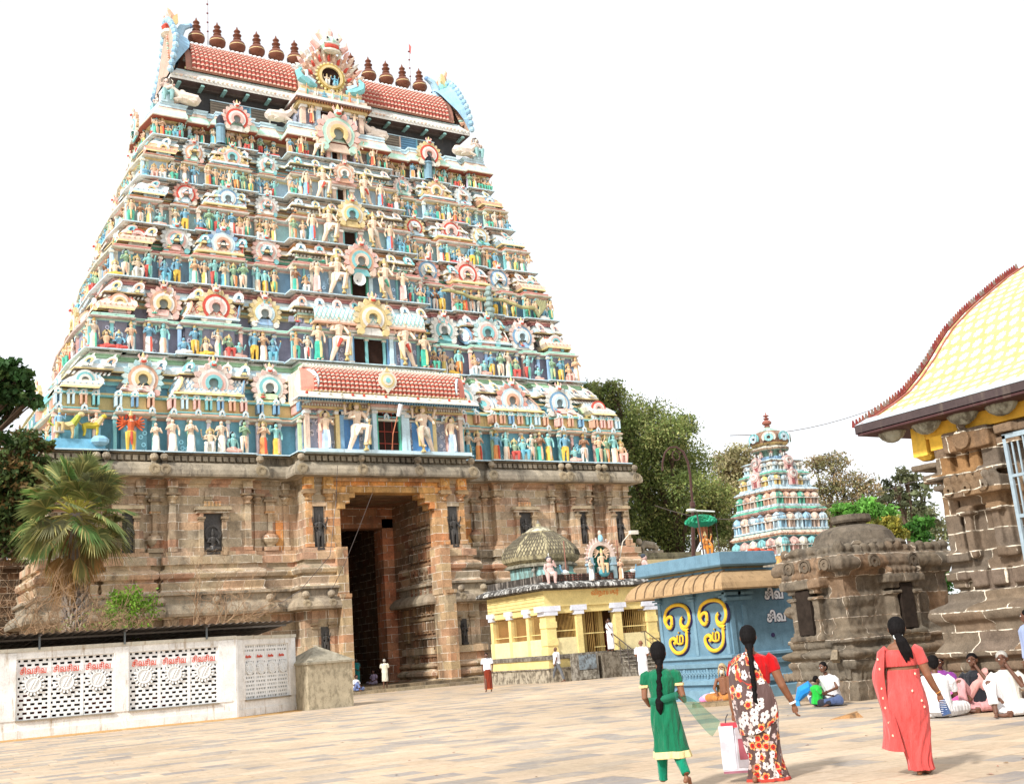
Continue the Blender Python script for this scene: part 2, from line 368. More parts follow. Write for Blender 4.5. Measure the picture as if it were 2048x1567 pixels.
def kudu(mb,M,cols,petal=None,face=True,n=13,disc=None,seg=14):
    """horseshoe gable arch with banded rings, feathered rim and a lion-face crest; unit outer ring radius, facing -Y"""
    old=mb.M; mb.M=(old@M) if old is not None else M
    a0,a1=-.85,pi+.85
    rr=[.34,.56,.78,1.0] if len(cols)>=3 else [.42,.72,1.0]
    mb.lathe([(0.0,0),(.34,0)],2,cols[0])
    mb.poly([(rr[0]*1.02*cos(2*pi*i/10),rr[0]*1.02*sin(2*pi*i/10)) for i in range(10)],.12,.1,disc or (.25,.3,.3))
    for i in range(len(rr)-1): mb.ring(0,0,.12,rr[i],rr[i+1]+.01,a0,a1,.34-.05*i,cols[i%len(cols)],seg)
    for sx in(-1,1):
        mb.ring(sx*.88,-.93,.12,.0,.24,0,2*pi,.3,cols[-1],8)
    mb.poly([(-.8,-1.12),(.8,-1.12),(.5,-.62),(-.5,-.62)],.14,.12,cols[1 if len(cols)>1 else 0])
    if petal:
        for i in range(n):
            a=-.55+(pi+1.1)*i/(n-1); ca,sa=cos(a),sin(a); L=1.42 if face else 1.36
            w=.17
            P=[(.98*ca-w*sa,.98*sa+w*ca),(.98*ca+w*sa,.98*sa-w*ca),(1.22*ca+w*1.05*sa,1.22*sa-w*1.05*ca),(L*ca,L*sa),(1.22*ca-w*1.05*sa,1.22*sa+w*1.05*ca)]
            mb.poly(P,.12,.2+.04*(i%2),petal if i%2 else tuple(.55*c+.45*q for c,q in zip(petal,CR)))
    if face:
        fc=cols[-1]
        mb.ell(0,-.12,1.3,.26,.2,.24,fc,8,5); mb.ell(0,-.3,1.2,.2,.12,.1,RD,6,4); mb.ell(0,-.32,1.27,.1,.08,.07,MINT,6,4)
        for sx in(-1,1):
            mb.ell(sx*.12,-.27,1.38,.07,.06,.07,WH,6,4); mb.tube([(sx*.16,-.1,1.42),(sx*.3,-.1,1.62),(sx*.24,-.1,1.78)],[.09,.07,.01],5,PK)
        mb.tube([(0,-.1,1.45),(0,-.12,1.68),(0,-.1,1.9)],[.12,.09,.01],6,YE)
    mb.M=old
def barrel(mb,x0,x1,y,z,r,cols,lat=True,n=8,depth=None,hk=1.12):
    """half-barrel roof along X, its front bulging to -Y"""
    V=[];d=depth or r*1.0
    for x in (x0,x1):
        for i in range(n+1):
            a=pi/2*1.25*i/n-.35; V.append((x,y-d*cos(a),z+r*hk*(sin(a)+.34)/1.34))
    F_=[(i,i+n+1,i+n+2,i+1) for i in range(n)]
    mb.add(V,F_,cols[0])
    if lat:
        k=max(2,int((x1-x0)/.28))
        for j in range(k+1):
            for s_ in(-1,1):
                pts=[]
                for i in range(1,n+1):
                    a=pi/2*1.25*i/n-.35; xx=x0+(x1-x0)*j/k+s_*(i-n/2)*.09
                    if x0-.01<=xx<=x1+.01: pts.append((xx,y-d*cos(a)-.012,z+r*hk*(sin(a)+.34)/1.34))
                if len(pts)>1: mb.tube(pts,.022,3,cols[1],cap=False)
    mb.box(x0-.05,x1+.05,y-d-.06,y+.05,z-.1,z+.02,cols[2 if len(cols)>2 else 0])
# ---------------------------------------------------------------- great gate tower: stone storey
XC=27.9; YR=68.0
tower=empty('gopuram_gate_tower',(XC,60.6,0),label='huge tapering temple gate tower crowded with painted statues above a brown stone storey',cat='temple tower')
sb=MB(); gb=MB(); ob=MB()
O1=(1,1,1); OG=(1.1,.86,.62); 
def pf(z0=0):
    return [(.95,-.3),(.95,.35),(.72,.42),(.95,.6),(.95,.75),(.7,.98),(.62,1.0),(.82,1.07),(.86,1.15),(.82,1.24),(.6,1.33),(.5,1.36),(.5,1.82),(.68,1.84),(.68,2.2),(.4,2.24),(.4,4.66),(.62,4.7)]
def midprof(d=0):
    return [(.62,4.7),(1.12,4.72),(1.16,4.86),(1.08,5.1),(.86,5.32),(.66,5.38),(.62,5.42),(.62,5.78),(.8,5.84),(.8,5.98),(.62,6.02),(.52,6.16),(.6,6.5),(.42,6.6),(.42,6.68),(.62,6.74),(.68,6.92),(.62,7.1),(.42,7.2),(.3,7.25),(.3,7.45),(.46,7.48),(.46,7.86),(.22,7.9),(.22,8.15),(.0,8.19),(.0,11.86),(.1,11.9),(.14,12.1),(.3,12.16)]
def topprof():
    return [(.3,12.16),(.84,12.18),(.88,12.3),(.86,12.55),(.74,12.82),(.5,12.97),(.36,13.0),(.24,13.04),(.24,13.42),(.5,13.46),(.5,13.5)]
bays=[(-18.5,-16.75,.45),(-15.45,-13.8,.48),(-12.45,-7.95,.45),(-5.1,5.1,1.5),(7.95,12.45,.45),(13.8,15.45,.48),(16.75,18.5,.45)]
YF=61.0
def block(xa,xb,yf,dz=0,gate=False):
    P=rect(XC+xa,XC+xb,yf,yf+3)
    f=lambda pr:[(o,z+dz) for o,z in pr]
    if not gate:
        sweep(sb,P,f(pf())); sweep(sb,P,f(midprof()[9:])); sweep(gb,P,f(midprof()[:10]),col=(1.05,1,.95)); sweep(gb,P,f(topprof()))
    else:
        for s,(a,b) in ((-1,(xa,-3.55)),(1,(3.55,xb))):
            P2=rect(XC+a,XC+b,yf,yf+3)
            Q=[(XC+a,yf+3),(XC+a,yf),(XC+b,yf)] if s<0 else [(XC+a,yf),(XC+b,yf),(XC+b,yf+3)]
            sweep(sb,Q,f(pf()),False); sweep(sb,Q,f(midprof()[9:]),False); sweep(gb,Q,f(midprof()[:10]),False,col=(1.05,1,.95))
        sweep(gb,P,f(topprof()))
block(-18.2,-3.6,YF,.013); block(3.6,18.2,YF,.013)
for xa,xb,p in bays: block(xa,xb,YF-p,gate=abs(xa+xb)<.1)
# flank walls
for s in(-1,1):
    x0,x1=(XC-18.2,XC-14) if s<0 else (XC+14,XC+18.2)
    for k,(ya,yb) in enumerate(((63.6,66.2),(67.2,70.6),(71.6,75.0))):
        P=rect(XC-18.6,XC-15,ya,yb) if s<0 else rect(XC+15,XC+18.6,ya,yb)
        dz=.02+.006*k
        sweep(sb,P,[(o,z+dz) for o,z in pf()]); sweep(sb,P,[(o,z+dz) for o,z in midprof()[9:]]); sweep(gb,P,[(o,z+dz) for o,z in midprof()[:10]]); sweep(gb,P,[(o,z+dz) for o,z in topprof()])
    P=rect(x0,x1,YF+1,75.4)
    sweep(sb,P,[(o,z-.017) for o,z in pf()]); sweep(sb,P,[(o,z-.017) for o,z in midprof()[9:]]); sweep(gb,P,[(o,z-.017) for o,z in midprof()[:10]]); sweep(gb,P,[(o,z-.017) for o,z in topprof()])
gb.box(XC-18.3,XC+18.3,YF+.4,75.2,12.9,13.47,(1,1,1))
def pil(x,y,z0=8.19,z1=11.9,w=.17,p=.13,c=O1,round_=False):
    h=z1-z0; X=XC+x
    sb.box(X-w*1.35,X+w*1.35,y-p-.05,y+.02,z0,z0+.28,c)
    if round_: sb.lathe([(w,z0+.28),(w*.95,z1-h*.30)],8,c,ox=X,oy=y-p*.4)
    else: sb.box(X-w,X+w,y-p,y+.02,z0+.28,z1-h*.30,c)
    q=z1-h*.30
    sb.lathe([(w*1.05,q),(w*1.4,q+.06),(w*.95,q+.12),(w*.95,q+.2),(w*1.75,q+.34),(w*1.75,q+.42),(w*1.2,q+.47)],10,c,ox=X,oy=y-p*.5)
    gb.box(X-w*2.3,X+w*2.3,y-p-.26,y+.02,q+.47,q+.57,(1.1,.95,.8)); 
    sb.box(X-w*1.15,X+w*1.15,y-p-.05,y+.02,q+.57,z1-.02,c); sb.box(X-w*1.6,X+w*1.6,y-p-.12,y+.02,q+.85,z1+.1,c,ty=.0,tp=-.0)
def idol(x,y,z0,h,w,pose):
    ob=MB()
    ob.box(XC+x-w,XC+x+w,y-.035,y+.01,z0,z0+h,(1,1,1))  # dark backing panel imitates the shaded depth of a niche
    figure(ob,T(XC+x,y-.12,z0+.12,s=h*.72 if pose!=4 else h*.8),(1,1,1),(1,1,1),(1,1,1),pose,1 if pose==2 else None,4,(1,1,1))
    ob.box(XC+x-w*.75,XC+x+w*.75,y-.24,y,z0,z0+.13,(1,1,1)); ob.ring(XC+x,z0+h*.52,y-.03,w*.68,w*.9,-.9,pi+.9,.09,(1,1,1),12); bw(ob,'granite_idol',mIDOL,tower)
def niche(x,y,z0,z1,w,pose=0,ped=True,c=O1):
    X=XC+x
    for s in(-1,1):
        sb.box(X+s*(w+.14)-.11,X+s*(w+.14)+.11,y-.27,y+.01,z0-.04,z1-.32,c); gb.box(X+s*(w+.14)-.2,X+s*(w+.14)+.2,y-.34,y,z1-.32,z1-.2,(1.05,.9,.75)); gb.box(X+s*(w+.14)-.14,X+s*(w+.14)+.14,y-.3,y,z1-.45,z1-.32,(1.05,.9,.75)); sb.box(X+s*(w+.14)-.1,X+s*(w+.14)+.1,y-.27,y,z1-.2,z1,c)
    sb.box(X-w-.4,X+w+.4,y-.3,y,z1,z1+.16,c); gb.box(X-w-.52,X+w+.52,y-.42,y,z1+.16,z1+.36,(1.1,1,.85),tp=.04)
    if ped:
        sb.box(X-w*.95,X+w*.95,y-.16,y,z1+.36,z1+.72,c)
        for k in range(5): sb.box(X-w*.8+k*w*.4-.06,X-w*.8+k*w*.4+.06,y-.2,y,z1+.4,z1+.66,OG)
        sb.box(X-w*.8,X+w*.8,y-.14,y,z1+.76,z1+1.25,c); sb.lathe([(.0,0),(.22,0),(.17,.1)],10,c); sb.ring(X,z1+1.0,y-.14,.0,.17,0,6.28,.06,c,10)
    idol(x,y,z0,z1-z0,w,pose)
def kumbha(x,y,c=O1):
    X=XC+x
    sb.box(X-.42,X+.42,y-.3,y,8.19,8.42,c); sb.lathe([(.22,8.42),(.26,8.52),(.42,8.68),(.5,8.86),(.44,9.04),(.24,9.14),(.3,9.22)],12,c,ox=X,oy=y-.1,sy=.7)
    sb.box(X-.13,X+.13,y-.16,y,9.22,10.3,c); sb.box(X-.3,X+.3,y-.22,y,10.3,10.42,OG); sb.box(X-.24,X+.24,y-.18,y,10.42,10.95,c); gb.box(X-.38,X+.38,y-.3,y,10.95,11.08,(1.05,.9,.75)); sb.lathe([(.24,11.08),(.3,11.2),(.2,11.38),(.05,11.48)],8,c,ox=X,oy=y-.06,sy=.6)
nz=dict(z0=8.0,z1=10.15)
for s in(-1,1):
    yb=YF-.45; yc=YF-1.5
    for x in (8.12,9.0,11.55,12.28): 
        if x in(8.12,12.28): pil(s*x,yb)
    niche(s*10.12,yb,8.0,10.25,.5,4 if s<0 else 2)
    for x in(13.98,15.27): pil(s*x,yb,w=.15)
    niche(s*14.62,yb,8.0,10.3,.3,0,ped=False)
    for x in(16.93,18.32): pil(s*x,yb,w=.15)
    niche(s*17.6,yb,8.0,10.3,.33,0,ped=False)
    for x in(4.92,3.72): pil(s*x,yc,z1=11.95,w=.18,c=OG)
    idol(s*4.32,yc,8.0,2.5,.29,0); sb.box(XC+s*4.32-.42,XC+s*4.32+.42,yc-.16,yc,10.5,10.72,O1)
    kumbha(s*6.7,YF); pil(s*5.75,YF,w=.15); pil(s*7.45,YF,w=.16); 
    kumbha(s*13.12,YF,); pil(s*16.1,YF,w=.14)
    sb.box(XC+s*6.15-.22,XC+s*6.15+.22,YF-.08,YF+.01,8.2,9.9,(1.25,.85,.45))
    # big lion heads over the gate pillars
    for x in(3.78,4.95):
        gb.box(XC+s*x-.36,XC+s*x+.36,yc-.42,yc,11.2,11.45,OG); sb.box(XC+s*x-.3,XC+s*x+.3,yc-.34,yc,11.45,12.16,(1.35,.95,.5)); sb.ell(XC+s*x,yc-.36,11.8,.22,.14,.26,(1.35,.95,.5),8,5)
    # lower storey
    for a,b_,y in ((8.0,12.4,yb-.4),(13.85,15.4,yb-.4),(16.8,18.45,yb-.4),(3.9,5.0,yc-.4)):
        for x in ([a+.12,a+(b_-a)*.3,a+(b_-a)*.7,b_-.12] if b_-a>3 else [a+.08,b_-.05]): 
            X=XC+s*x; sb.box(X-.14,X+.14,y-.1,y+.01,2.24,3.85,O1); gb.box(X-.26,X+.26,y-.24,y,3.85,3.98,(1.05,.9,.75)); gb.box(X-.2,X+.2,y-.16,y,3.66,3.78,(1.05,.9,.75)); sb.box(X-.18,X+.18,y-.1,y+.01,3.98,4.66,O1)
    idol(s*4.35,yc-.4,2.24,1.5,.24,0)
    for a in (10.2,14.6,17.6): idol(s*a,yb-.4,2.3,1.35,.25,0)
# carved band: lion heads and medallions on the great cornice
def medallions(xa,xb,y,z0,hh,sp,off):
    k=max(1,int((xb-xa)/sp)); 
    for i in range(k+1):
        x=XC+xa+(xb-xa)*i/k
        gb.ring(x,z0+hh*.45,y-off,.0,hh*.42,0,6.28,.1,(1.1,1.05,.95),12); gb.ring(x,z0+hh*.45,y-off-.08,hh*.2,hh*.34,0,6.28,.06,(.95,.9,.8),10)
        gb.box(x-.1,x+.1,y-off+.1,y-off+.5,z0+hh*.85,z0+hh*1.15,O1); gb.ell(x,y-off+.1,z0+hh*1.35,.24,.2,.22,(1.05,1,.95),8,5); gb.ell(x,y-off-.06,z0+hh*1.28,.14,.12,.1,(.9,.85,.8),6,4)
for xa,xb,p in bays:
    e=.5; medallions(xa-e+.1,xb+e-.1,YF-p,12.2,.75,2.9 if xb-xa<5 else 3.0,.8)
    if xb-xa<6: medallions(xa-.7,xb+.7,YF-p,4.76,.55,2.3,1.04)
    else:
        for s in(-1,1): medallions(min(s*4.1,s*5.6),max(s*4.1,s*5.6),YF-p,4.76,.55,1.4,1.04)
    x=xa-.15
    while x<xb+.15:
        gb.box(XC+x,XC+x+.26,YF-p-.5,YF-p-.2,13.08,13.36,tuple(R.uniform(.8,1.2) for _ in range(1))*3,ty=.06); x+=.38
# gate: jambs, corbels, lintel, passage
jb=MB()
yc=YF-1.5
for s in(-1,1):
    x1=XC+s*3.0; x2=XC+s*3.58
    a,b_=sorted((x1,x2)); jb.box(a,b_,yc-1.15,yc+.6,-.2,5.25,(.95,.9,.8)); a,b_=sorted((XC+s*2.95,x2)); jb.box(a,b_,yc-.75,yc+.6,5.25,8.1,(1,.95,.85)); a,b_=sorted((XC+s*3.05,x2)); jb.box(a,b_,yc-.1,yc+.6,8.1,11.3,OG)
    jb.box(a-.05,b_+.05,yc-1.22,yc,5.25,5.45,(.9,.85,.75))
    for k,(zz,xx) in enumerate(((10.35,2.75),(10.68,2.45),(11.0,2.1))):
        a2,b2=sorted((XC+s*xx,XC+s*3.2)); jb.box(a2,b2,yc-.18+.02*k,yc+.9,zz,zz+.33,(1.3,.95,.55))
    # passage walls, tinted darker with depth to give shade, recessed inner jamb
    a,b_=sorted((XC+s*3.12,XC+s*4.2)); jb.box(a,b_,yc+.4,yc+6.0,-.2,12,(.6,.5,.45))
    if s>0:
        for i in range(5):
            for j in range(9):
                yy=yc+.7+i*.62; zz=.9+j*1.08; jb.box(XC+3.0,XC+3.14,yy,yy+.48,zz,zz+.86,(.6,.5,.42),ty=.04); jb.box(XC+2.94,XC+3.02,yy+.12,yy+.36,zz+.12,zz+.7,(.55,.45,.4))
        for j in range(9): jb.box(XC+2.92,XC+3.14,yc+.6,yc+3.8,.6+j*1.08,.74+j*1.08,(.55,.5,.45))
        jb.box(XC+2.96,XC+3.13,yc+4.3,yc+4.9,2.6,4.6,(.7,.6,.45))
    a,b_=sorted((XC+s*2.35,XC+s*4.2)); jb.box(a,b_,yc+6.0,yc+7.3,-.2,10.6,(1.05,.62,.5))
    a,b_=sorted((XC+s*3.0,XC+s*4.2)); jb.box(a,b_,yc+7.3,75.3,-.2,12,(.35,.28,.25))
jb.box(XC-3.6,XC+3.6,yc-.2,yc+.8,11.3,11.62,(1.35,.95,.5)); jb.box(XC-3.4,XC+3.4,yc-.05,yc+.8,11.62,12.17,(1.45,.9,.4)); jb.box(XC-3.6,XC+3.6,yc-.26,yc,11.95,12.15,OG)
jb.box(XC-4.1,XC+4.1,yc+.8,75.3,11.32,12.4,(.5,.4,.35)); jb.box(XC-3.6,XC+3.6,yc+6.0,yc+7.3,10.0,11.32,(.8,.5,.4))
jb.box(XC-3.3,XC+3.3,75.3,75.6,-.2,12,(.12,.1,.1))  # end wall tinted near-black for the darkness deep in the passage
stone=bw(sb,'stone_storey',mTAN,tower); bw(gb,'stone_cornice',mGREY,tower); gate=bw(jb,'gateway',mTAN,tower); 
# inner doors and platform
d=MB(); d.box(XC-2.95,XC-1.6,yc+7.9,yc+8.1,-.1,5.2,(.1,.24,.2)); d.box(XC-2.5,XC-2.15,yc+7.85,yc+7.92,2.2,3.1,(.02,.05,.05)); d.box(XC-1.35,XC-1.25,yc+7.5,yc+8.6,-.1,5.4,(.1,.24,.2))
bw(d,'painted_inner_door',M_cloth('door_green_paint'),tower)
d=MB(); d.box(XC-4.2,XC+5.6,57.2,59.2,-.2,.17,(.9,.85,.75)); d.box(XC-3.8,XC+4.6,58.2,75,-.2,.33,(.7,.62,.52)); bw(d,'gate_platform',mGREY,tower)
# ---------------------------------------------------------------- great gate tower: painted storeys
ZT=[13.5,19.5,24.1,27.8,31.2,34.5,37.0]; HW=[18.5,16.5,15.2,14.2,13.1,12.2,11.75]; YT=[60.35,61.9,62.65,63.4,64.2,64.95,65.15]
STH=[2.0,1.85,1.75,1.55,1.42,1.22]
SCHEME=[  # wall, pilaster, lower cornice bands, roof colours, dentil bands, kapota, ledge
 dict(w=(.17,.40,.50),p=[(.7,.66,.72),(.5,.66,.4),TQ,PK],c=[OR,CR,TQ,YE],r=[CR,BL,YE],d=[TQ,LB],k=[(.76,.80,.78),LB],l=[(.42,.66,.42),WH]),
 dict(w=(.30,.30,.38),p=[(.34,.52,.74),TQ,PK,(.34,.52,.74)],c=[MINT,(.62,.5,.45),MINT,MINT],r=[(.84,.70,.55),RD,LB],d=[YE,CR],k=[LB,(.78,.86,.84)],l=[(.72,.34,.33),PK]),
 dict(w=(.24,.38,.50),p=[TQ,PK,LB,CR],c=[(.7,.42,.34),CR,(.62,.3,.26),CR],r=[PCH,(.6,.3,.14),YE],d=[GRN,PCH],k=[WH,(.78,.74,.68)],l=[(.84,.44,.2),PCH]),
 dict(w=(.42,.62,.64),p=[(.82,.66,.55),LB,TQ,PCH],c=[PK,WH,BR,CR],r=[LB,(.5,.2,.15),YE],d=[YE,BR],k=[(.66,.76,.78),(.74,.8,.78)],l=[PCH,WH]),
 dict(w=(.45,.60,.70),p=[PCH,LB,MINT,CR],c=[YE,CR,(.5,.25,.2),TQ],r=[OR,(.7,.6,.2),LB],d=[OR,LB],k=[(.7,.80,.76),WH],l=[LB,(.78,.74,.72)]),
 dict(w=(.26,.22,.2),p=[TQ,LB,(.6,.56,.72),PCH],c=[YE,OR,TQ,CR],r=[MINT,GRN,YE],d=[YE,OR],k=[(.52,.80,.64),(.86,.66,.54)],l=[LB,(.62,.70,.78)]),
]
KC=[[YE,LB,WH,LB],[WH,TQ,WH,WH],[OR,WH,LB,LB],[TQ,PK,WH,TQ],[WH,LB,YE,WH],[PK,WH,RD,CR],[LB,WH,BL,WH],[YE,WH,OR,PK]]
PC=[PK,(.70,.52,.46),(.42,.56,.46),WH,(.24,.40,.6),(.66,.32,.26),(.45,.66,.68),(.62,.66,.66),YE]
# library of ready-made statues, reused with shared mesh data
VAR=[]
def variant(skin,cloth,crown=GD,pose=0,skirt=None,arms=2,halo=None,sash=None,hat=1,seed=0):
    mb=MB(); figure(mb,T(sx=1.08,sy=1.1),skin,cloth,crown,pose,skirt,arms,halo,sash,hat,random.Random(seed)); return mb
rv=random.Random(3)
for i in range(46):
    q=rv.random(); pose=0 if q<.45 else 1 if q<.68 else 3 if q<.86 else 4
    sk=rv.choice(SKINS); c=rv.choice(CLOTHS)
    VAR.append(variant(sk,c,rv.choice([GD,(.5,.34,.12),YE,(.2,.42,.42)]),pose,rv.random()<.55,4 if rv.random()<.3 else 2,rv.choice([None,None,LB,CR,YE]),rv.choice([OR,WH,YE,RD,GRN,None]),rv.choice([1,1,1,2]),i))
PRIEST=[variant((.84,.66,.5),WH,(.8,.6,.45),1,True,2,None,WH,0,90),variant((.84,.66,.5),(.86,.84,.78),(.8,.6,.45),0,True,2,None,CR,0,91)]
REDGOD=variant((.72,.16,.06),(.74,.52,.1),YE,0,None,6,RD,RD,1,92)
WOMEN=[variant((.84,.64,.46),c,YE,0,True,2,h,s_,2,93+i) for i,(c,h,s_) in enumerate([((.06,.46,.34),YE,YE),((.42,.56,.74),YE,WH),((.80,.44,.40),CR,WH),((.30,.52,.76),CR,RD),((.72,.14,.08),YE,YE),((.50,.62,.74),YE,YE)])]
DV=[variant((.86,.68,.52),(.84,.80,.74),YE,2,s_,4,GD,x,1,99+i) for i,(s_,x) in enumerate([(1,CR),(-1,CR),(1,RD),(-1,RD),(1,WH),(-1,GRN)])]
GUARD=variant((.74,.58,.5),(.3,.52,.52),(.05,.05,.06),3,None,2,(.3,.25,.2),CR,2,120)
SEAT=[v for i,v in enumerate(VAR)]
STMESH={}
def stmesh(mb):
    k=id(mb)
    if k not in STMESH:
        o=mb.build('statue',mPAINT2); STMESH[k]=o.data; bpy.data.objects.remove(o)
    return STMESH[k]
placed=[]    # (matrix, library mesh, size)
def put(M,mb,h): placed.append((M@T(s=h),mb,h))
tm=MB(); lip=[]
def small_kudu(mb,M,cols):
    old=mb.M; mb.M=(old@M) if old is not None else M
    mb.ring(0,0,.1,.0,.34,0,6.28,.12,DKB,8); mb.ring(0,0,.1,.3,.66,-.7,pi+.7,.3,cols[0],10); mb.ring(0,0,.1,.62,1.0,-.8,pi+.8,.22,cols[1],10)
    for sx in(-1,1): mb.ring(sx*.82,-.72,.1,0,.3,0,6.28,.26,cols[1],8)
    mb.poly([(-.28,.92),(.28,.92),(.16,1.3),(0,1.62),(-.16,1.3)],.1,.22,cols[2]); mb.poly([(-.5,-1),(.5,-1),(.3,-.5),(-.3,-.5)],.1,.16,cols[2])
    mb.M=old
def bay_work(kb,M,i,w,kind,rr):
    """roofs, arches, pilasters and figures of one bay; local x along the wall, ledge edge at y=0, outside is -y"""
    s=SCHEME[i]; z0,z1=ZT[i],ZT[i+1]; h=z1-z0; sh=STH[i]; old=tm.M; tm.M=M; kb.M=M
    wy=.49; zc=z0+sh*1.0+.05
    # pilasters
    n=max(2,int(w/1.15)+1)
    for k in range(n):
        x=-w/2+.14+(w-.28)*k/(n-1); c=rr.choice(s['p'])
        tm.box(x-.09,x+.09,wy-.16,wy+.02,z0+.12,zc,c); tm.box(x-.14,x+.14,wy-.2,wy,zc-.22,zc-.08,CR); tm.box(x-.13,x+.13,wy-.2,wy,z0+.02,z0+.16,WH)
    # carved ground behind the figures
    for k in range(int(w*2.2)):
        x=rr.uniform(-w/2+.2,w/2-.2); zz=z0+rr.uniform(.3,sh*.8); tm.ring(x,zz,wy,.07,.13,0,6.28,.05,tuple(min(1,c*1.9+.08) for c in s['w']),7)
    # figures
    if kind=='centre' and i>0:
        for x in (-w*.47,-w*.40,w*.40,w*.47,-w*.33,w*.33)[:4 if i<4 else 6]: put(M@T(x,.2,z0+.06),rr.choice(VAR),sh*rr.uniform(.8,.95))
        for x in [w*(q_/10-.5) for q_ in range(1,10)]:
            if abs(x)>1: tm.box(x-.06,x+.06,wy-.12,wy,z0+.1,zc,rr.choice(s['p']))
    if kind!='centre':
        sp=sh*.325; k=max(1,int(round((w-.05)/sp))); 
        for j in range(k):
            x=-w/2+w*(j+.5)/k+rr.uniform(-.05,.05); v=rr.choice(VAR); sc=sh*rr.uniform(.88,1.06)
            put(M@T(x,.2,z0+.06,rz=rr.uniform(-.3,.3)),v,sc)
    zr=zc+.42+.06*h
    # little pavilions on the lower cornice (first storey only)
    if i==0:
        zr=zc+1.5
        for j in range(max(2,int(w/.62))):
            x=-w/2+.3+(w-.6)*j/max(1,max(2,int(w/.62))-1); c=rr.choice([TQ,PK,LB,OR,BL,TQ])
            for sx in(-.12,.12): tm.box(x+sx-.05,x+sx+.05,wy-.3,wy+.3,zc+.5,zc+1.05,c)
            small_kudu(tm,T(x,wy-.18,zc+1.2,s=.2),[WH,LB,CR])
            tm.box(x-.2,x+.2,wy-.3,wy+.3,zc+1.03,zc+1.1,CR)
            small_kudu(tm,T(x,wy-.5,zc+.28,s=.17),[WH,LB,CR]) if j%2==0 else None
    # roofs and great arches
    kr={0:.86,1:.82,2:.74,3:.62,4:.58,5:.72}[i]
    kc=rr.choice(KC); pc=rr.choice(PC)
    if i<5:
        if kind=='shala':
            rh=kr*1.15
            barrel(tm,-w/2+.35,w/2-.35,wy+.5,zr-.05,rh,s['r'],depth=.8)
            for sx in(-1,1):
                tm.M=M@T(sx*(w/2-.28),wy+.1,zr+.45,rz=sx*1.25); 
                c2=rr.choice(KC); tm.M=tm.M@T(s=kr*.75,sx=1); tm.ring(0,0,.1,0,.4,0,6.28,.1,c2[0],10); tm.ring(0,0,.1,.38,.75,0,6.28,.16,c2[1],12); tm.ring(0,0,.12,.7,1.05,0,6.28,.1,c2[2],12); tm.poly([(-.35,.9),(.35,.9),(.15,1.5),(0,1.9),(-.15,1.5)],.1,.15,PK); tm.M=M
            lip.append((M@T(0,wy-.42,zr+kr*.72,s=kr),kc,pc,i))
            if w>4.2 and i in(1,2,3):
                pass
        elif kind=='corner':
            q=min(w*.5,1.15)
            tm.lathe([(q*1.22,zr-.12,YE),(q*1.22,zr,s['r'][0]),(q*1.3,zr+.2,s['r'][0]),(q*1.15,zr+.5,s['r'][0]),(q*.7,zr+.86,CR),(q*.3,zr+.98,YE),(q*.12,zr+1.05,BR),(.02,zr+1.3)],4,None,rot=pi/4,oy=wy+.55)
            for a in range(8): tm.tube([(q*1.28*.76*(a/3.5-1),wy+.55-q*.93,zr+.15),(q*.6*.76*(a/3.5-1),wy+.55-q*.62,zr+.82)],.03,3,s['r'][1],cap=False)
            lip.append((M@T(0,wy-.36,zr+kr*.42,s=kr*.68),kc,None,i))
        elif kind=='narrow':
            tm.box(-w*.36,w*.36,wy-.16,wy+.6,zr-.1,zr+.3,rr.choice(s['p'])); lip.append((M@T(0,wy-.28,zr+kr*.78,s=kr*.95),kc,pc,i))
        # recess figures, stacked blocks behind, some near-black to imitate shaded gaps
        for j in range(int(w/.5)):
            x=-w/2+.25+j*.5; tm.box(x-.16,x+.16,wy+.28,wy+.5,zr+.15,z0+h*.68,rr.choice([s['w'],s['d'][0],s['p'][1],(.1,.1,.1)]))
        for j in range(int(w/.9)):
            x=-w/2+.45+j*.9; figure(tm,T(x,wy-.2,zr-.05,s=kr*.85),rr.choice(SKINS),rr.choice(CLOTHS),GD,4,None,2,None,None,1,rr,4)
        # dentils
        for j in range(int(w/.24)):
            x=-w/2+.12+j*.24; tm.box(x-.06,x+.06,wy-.04,wy+.2,z0+h*.735,z0+h*.765,WH); 
        zk=z0+h*.87
        nk=max(1,int(w/1.15))
        for x in [w*((q_+.5)/nk-.5) for q_ in range(nk)]:
            c=rr.choice(KC); small_kudu(tm,T(x,wy-.52,zk,s=.34 if i<3 else .28),[c[0],c[1],rr.choice([PK,CR,YE])])
    elif kind in('shala','narrow2'):
        lip.append((M@T(0,-.35,z0+1.95,s=.72),kc,rr.choice([OR,YE,PK]),i))
    tm.M=old; kb.M=None
def bayplan(i):
    hw=HW[i]
    f=[(.0,.30,'centre',.9),(.335,.44,'narrow',.0),(.465,.70,'shala',.28),(.725,.815,'narrow',.05),(.84,1.0,'corner',.3)]
    if i==0: f=[(.0,.295,'centre',1.35),(.32,.405,'narrow',.0),(.43,.68,'shala',.3),(.71,.835,'narrow',.3),(.865,1.0,'corner',.3)]
    return [(a*hw,b*hw,k,p) for a,b,k,p in f]
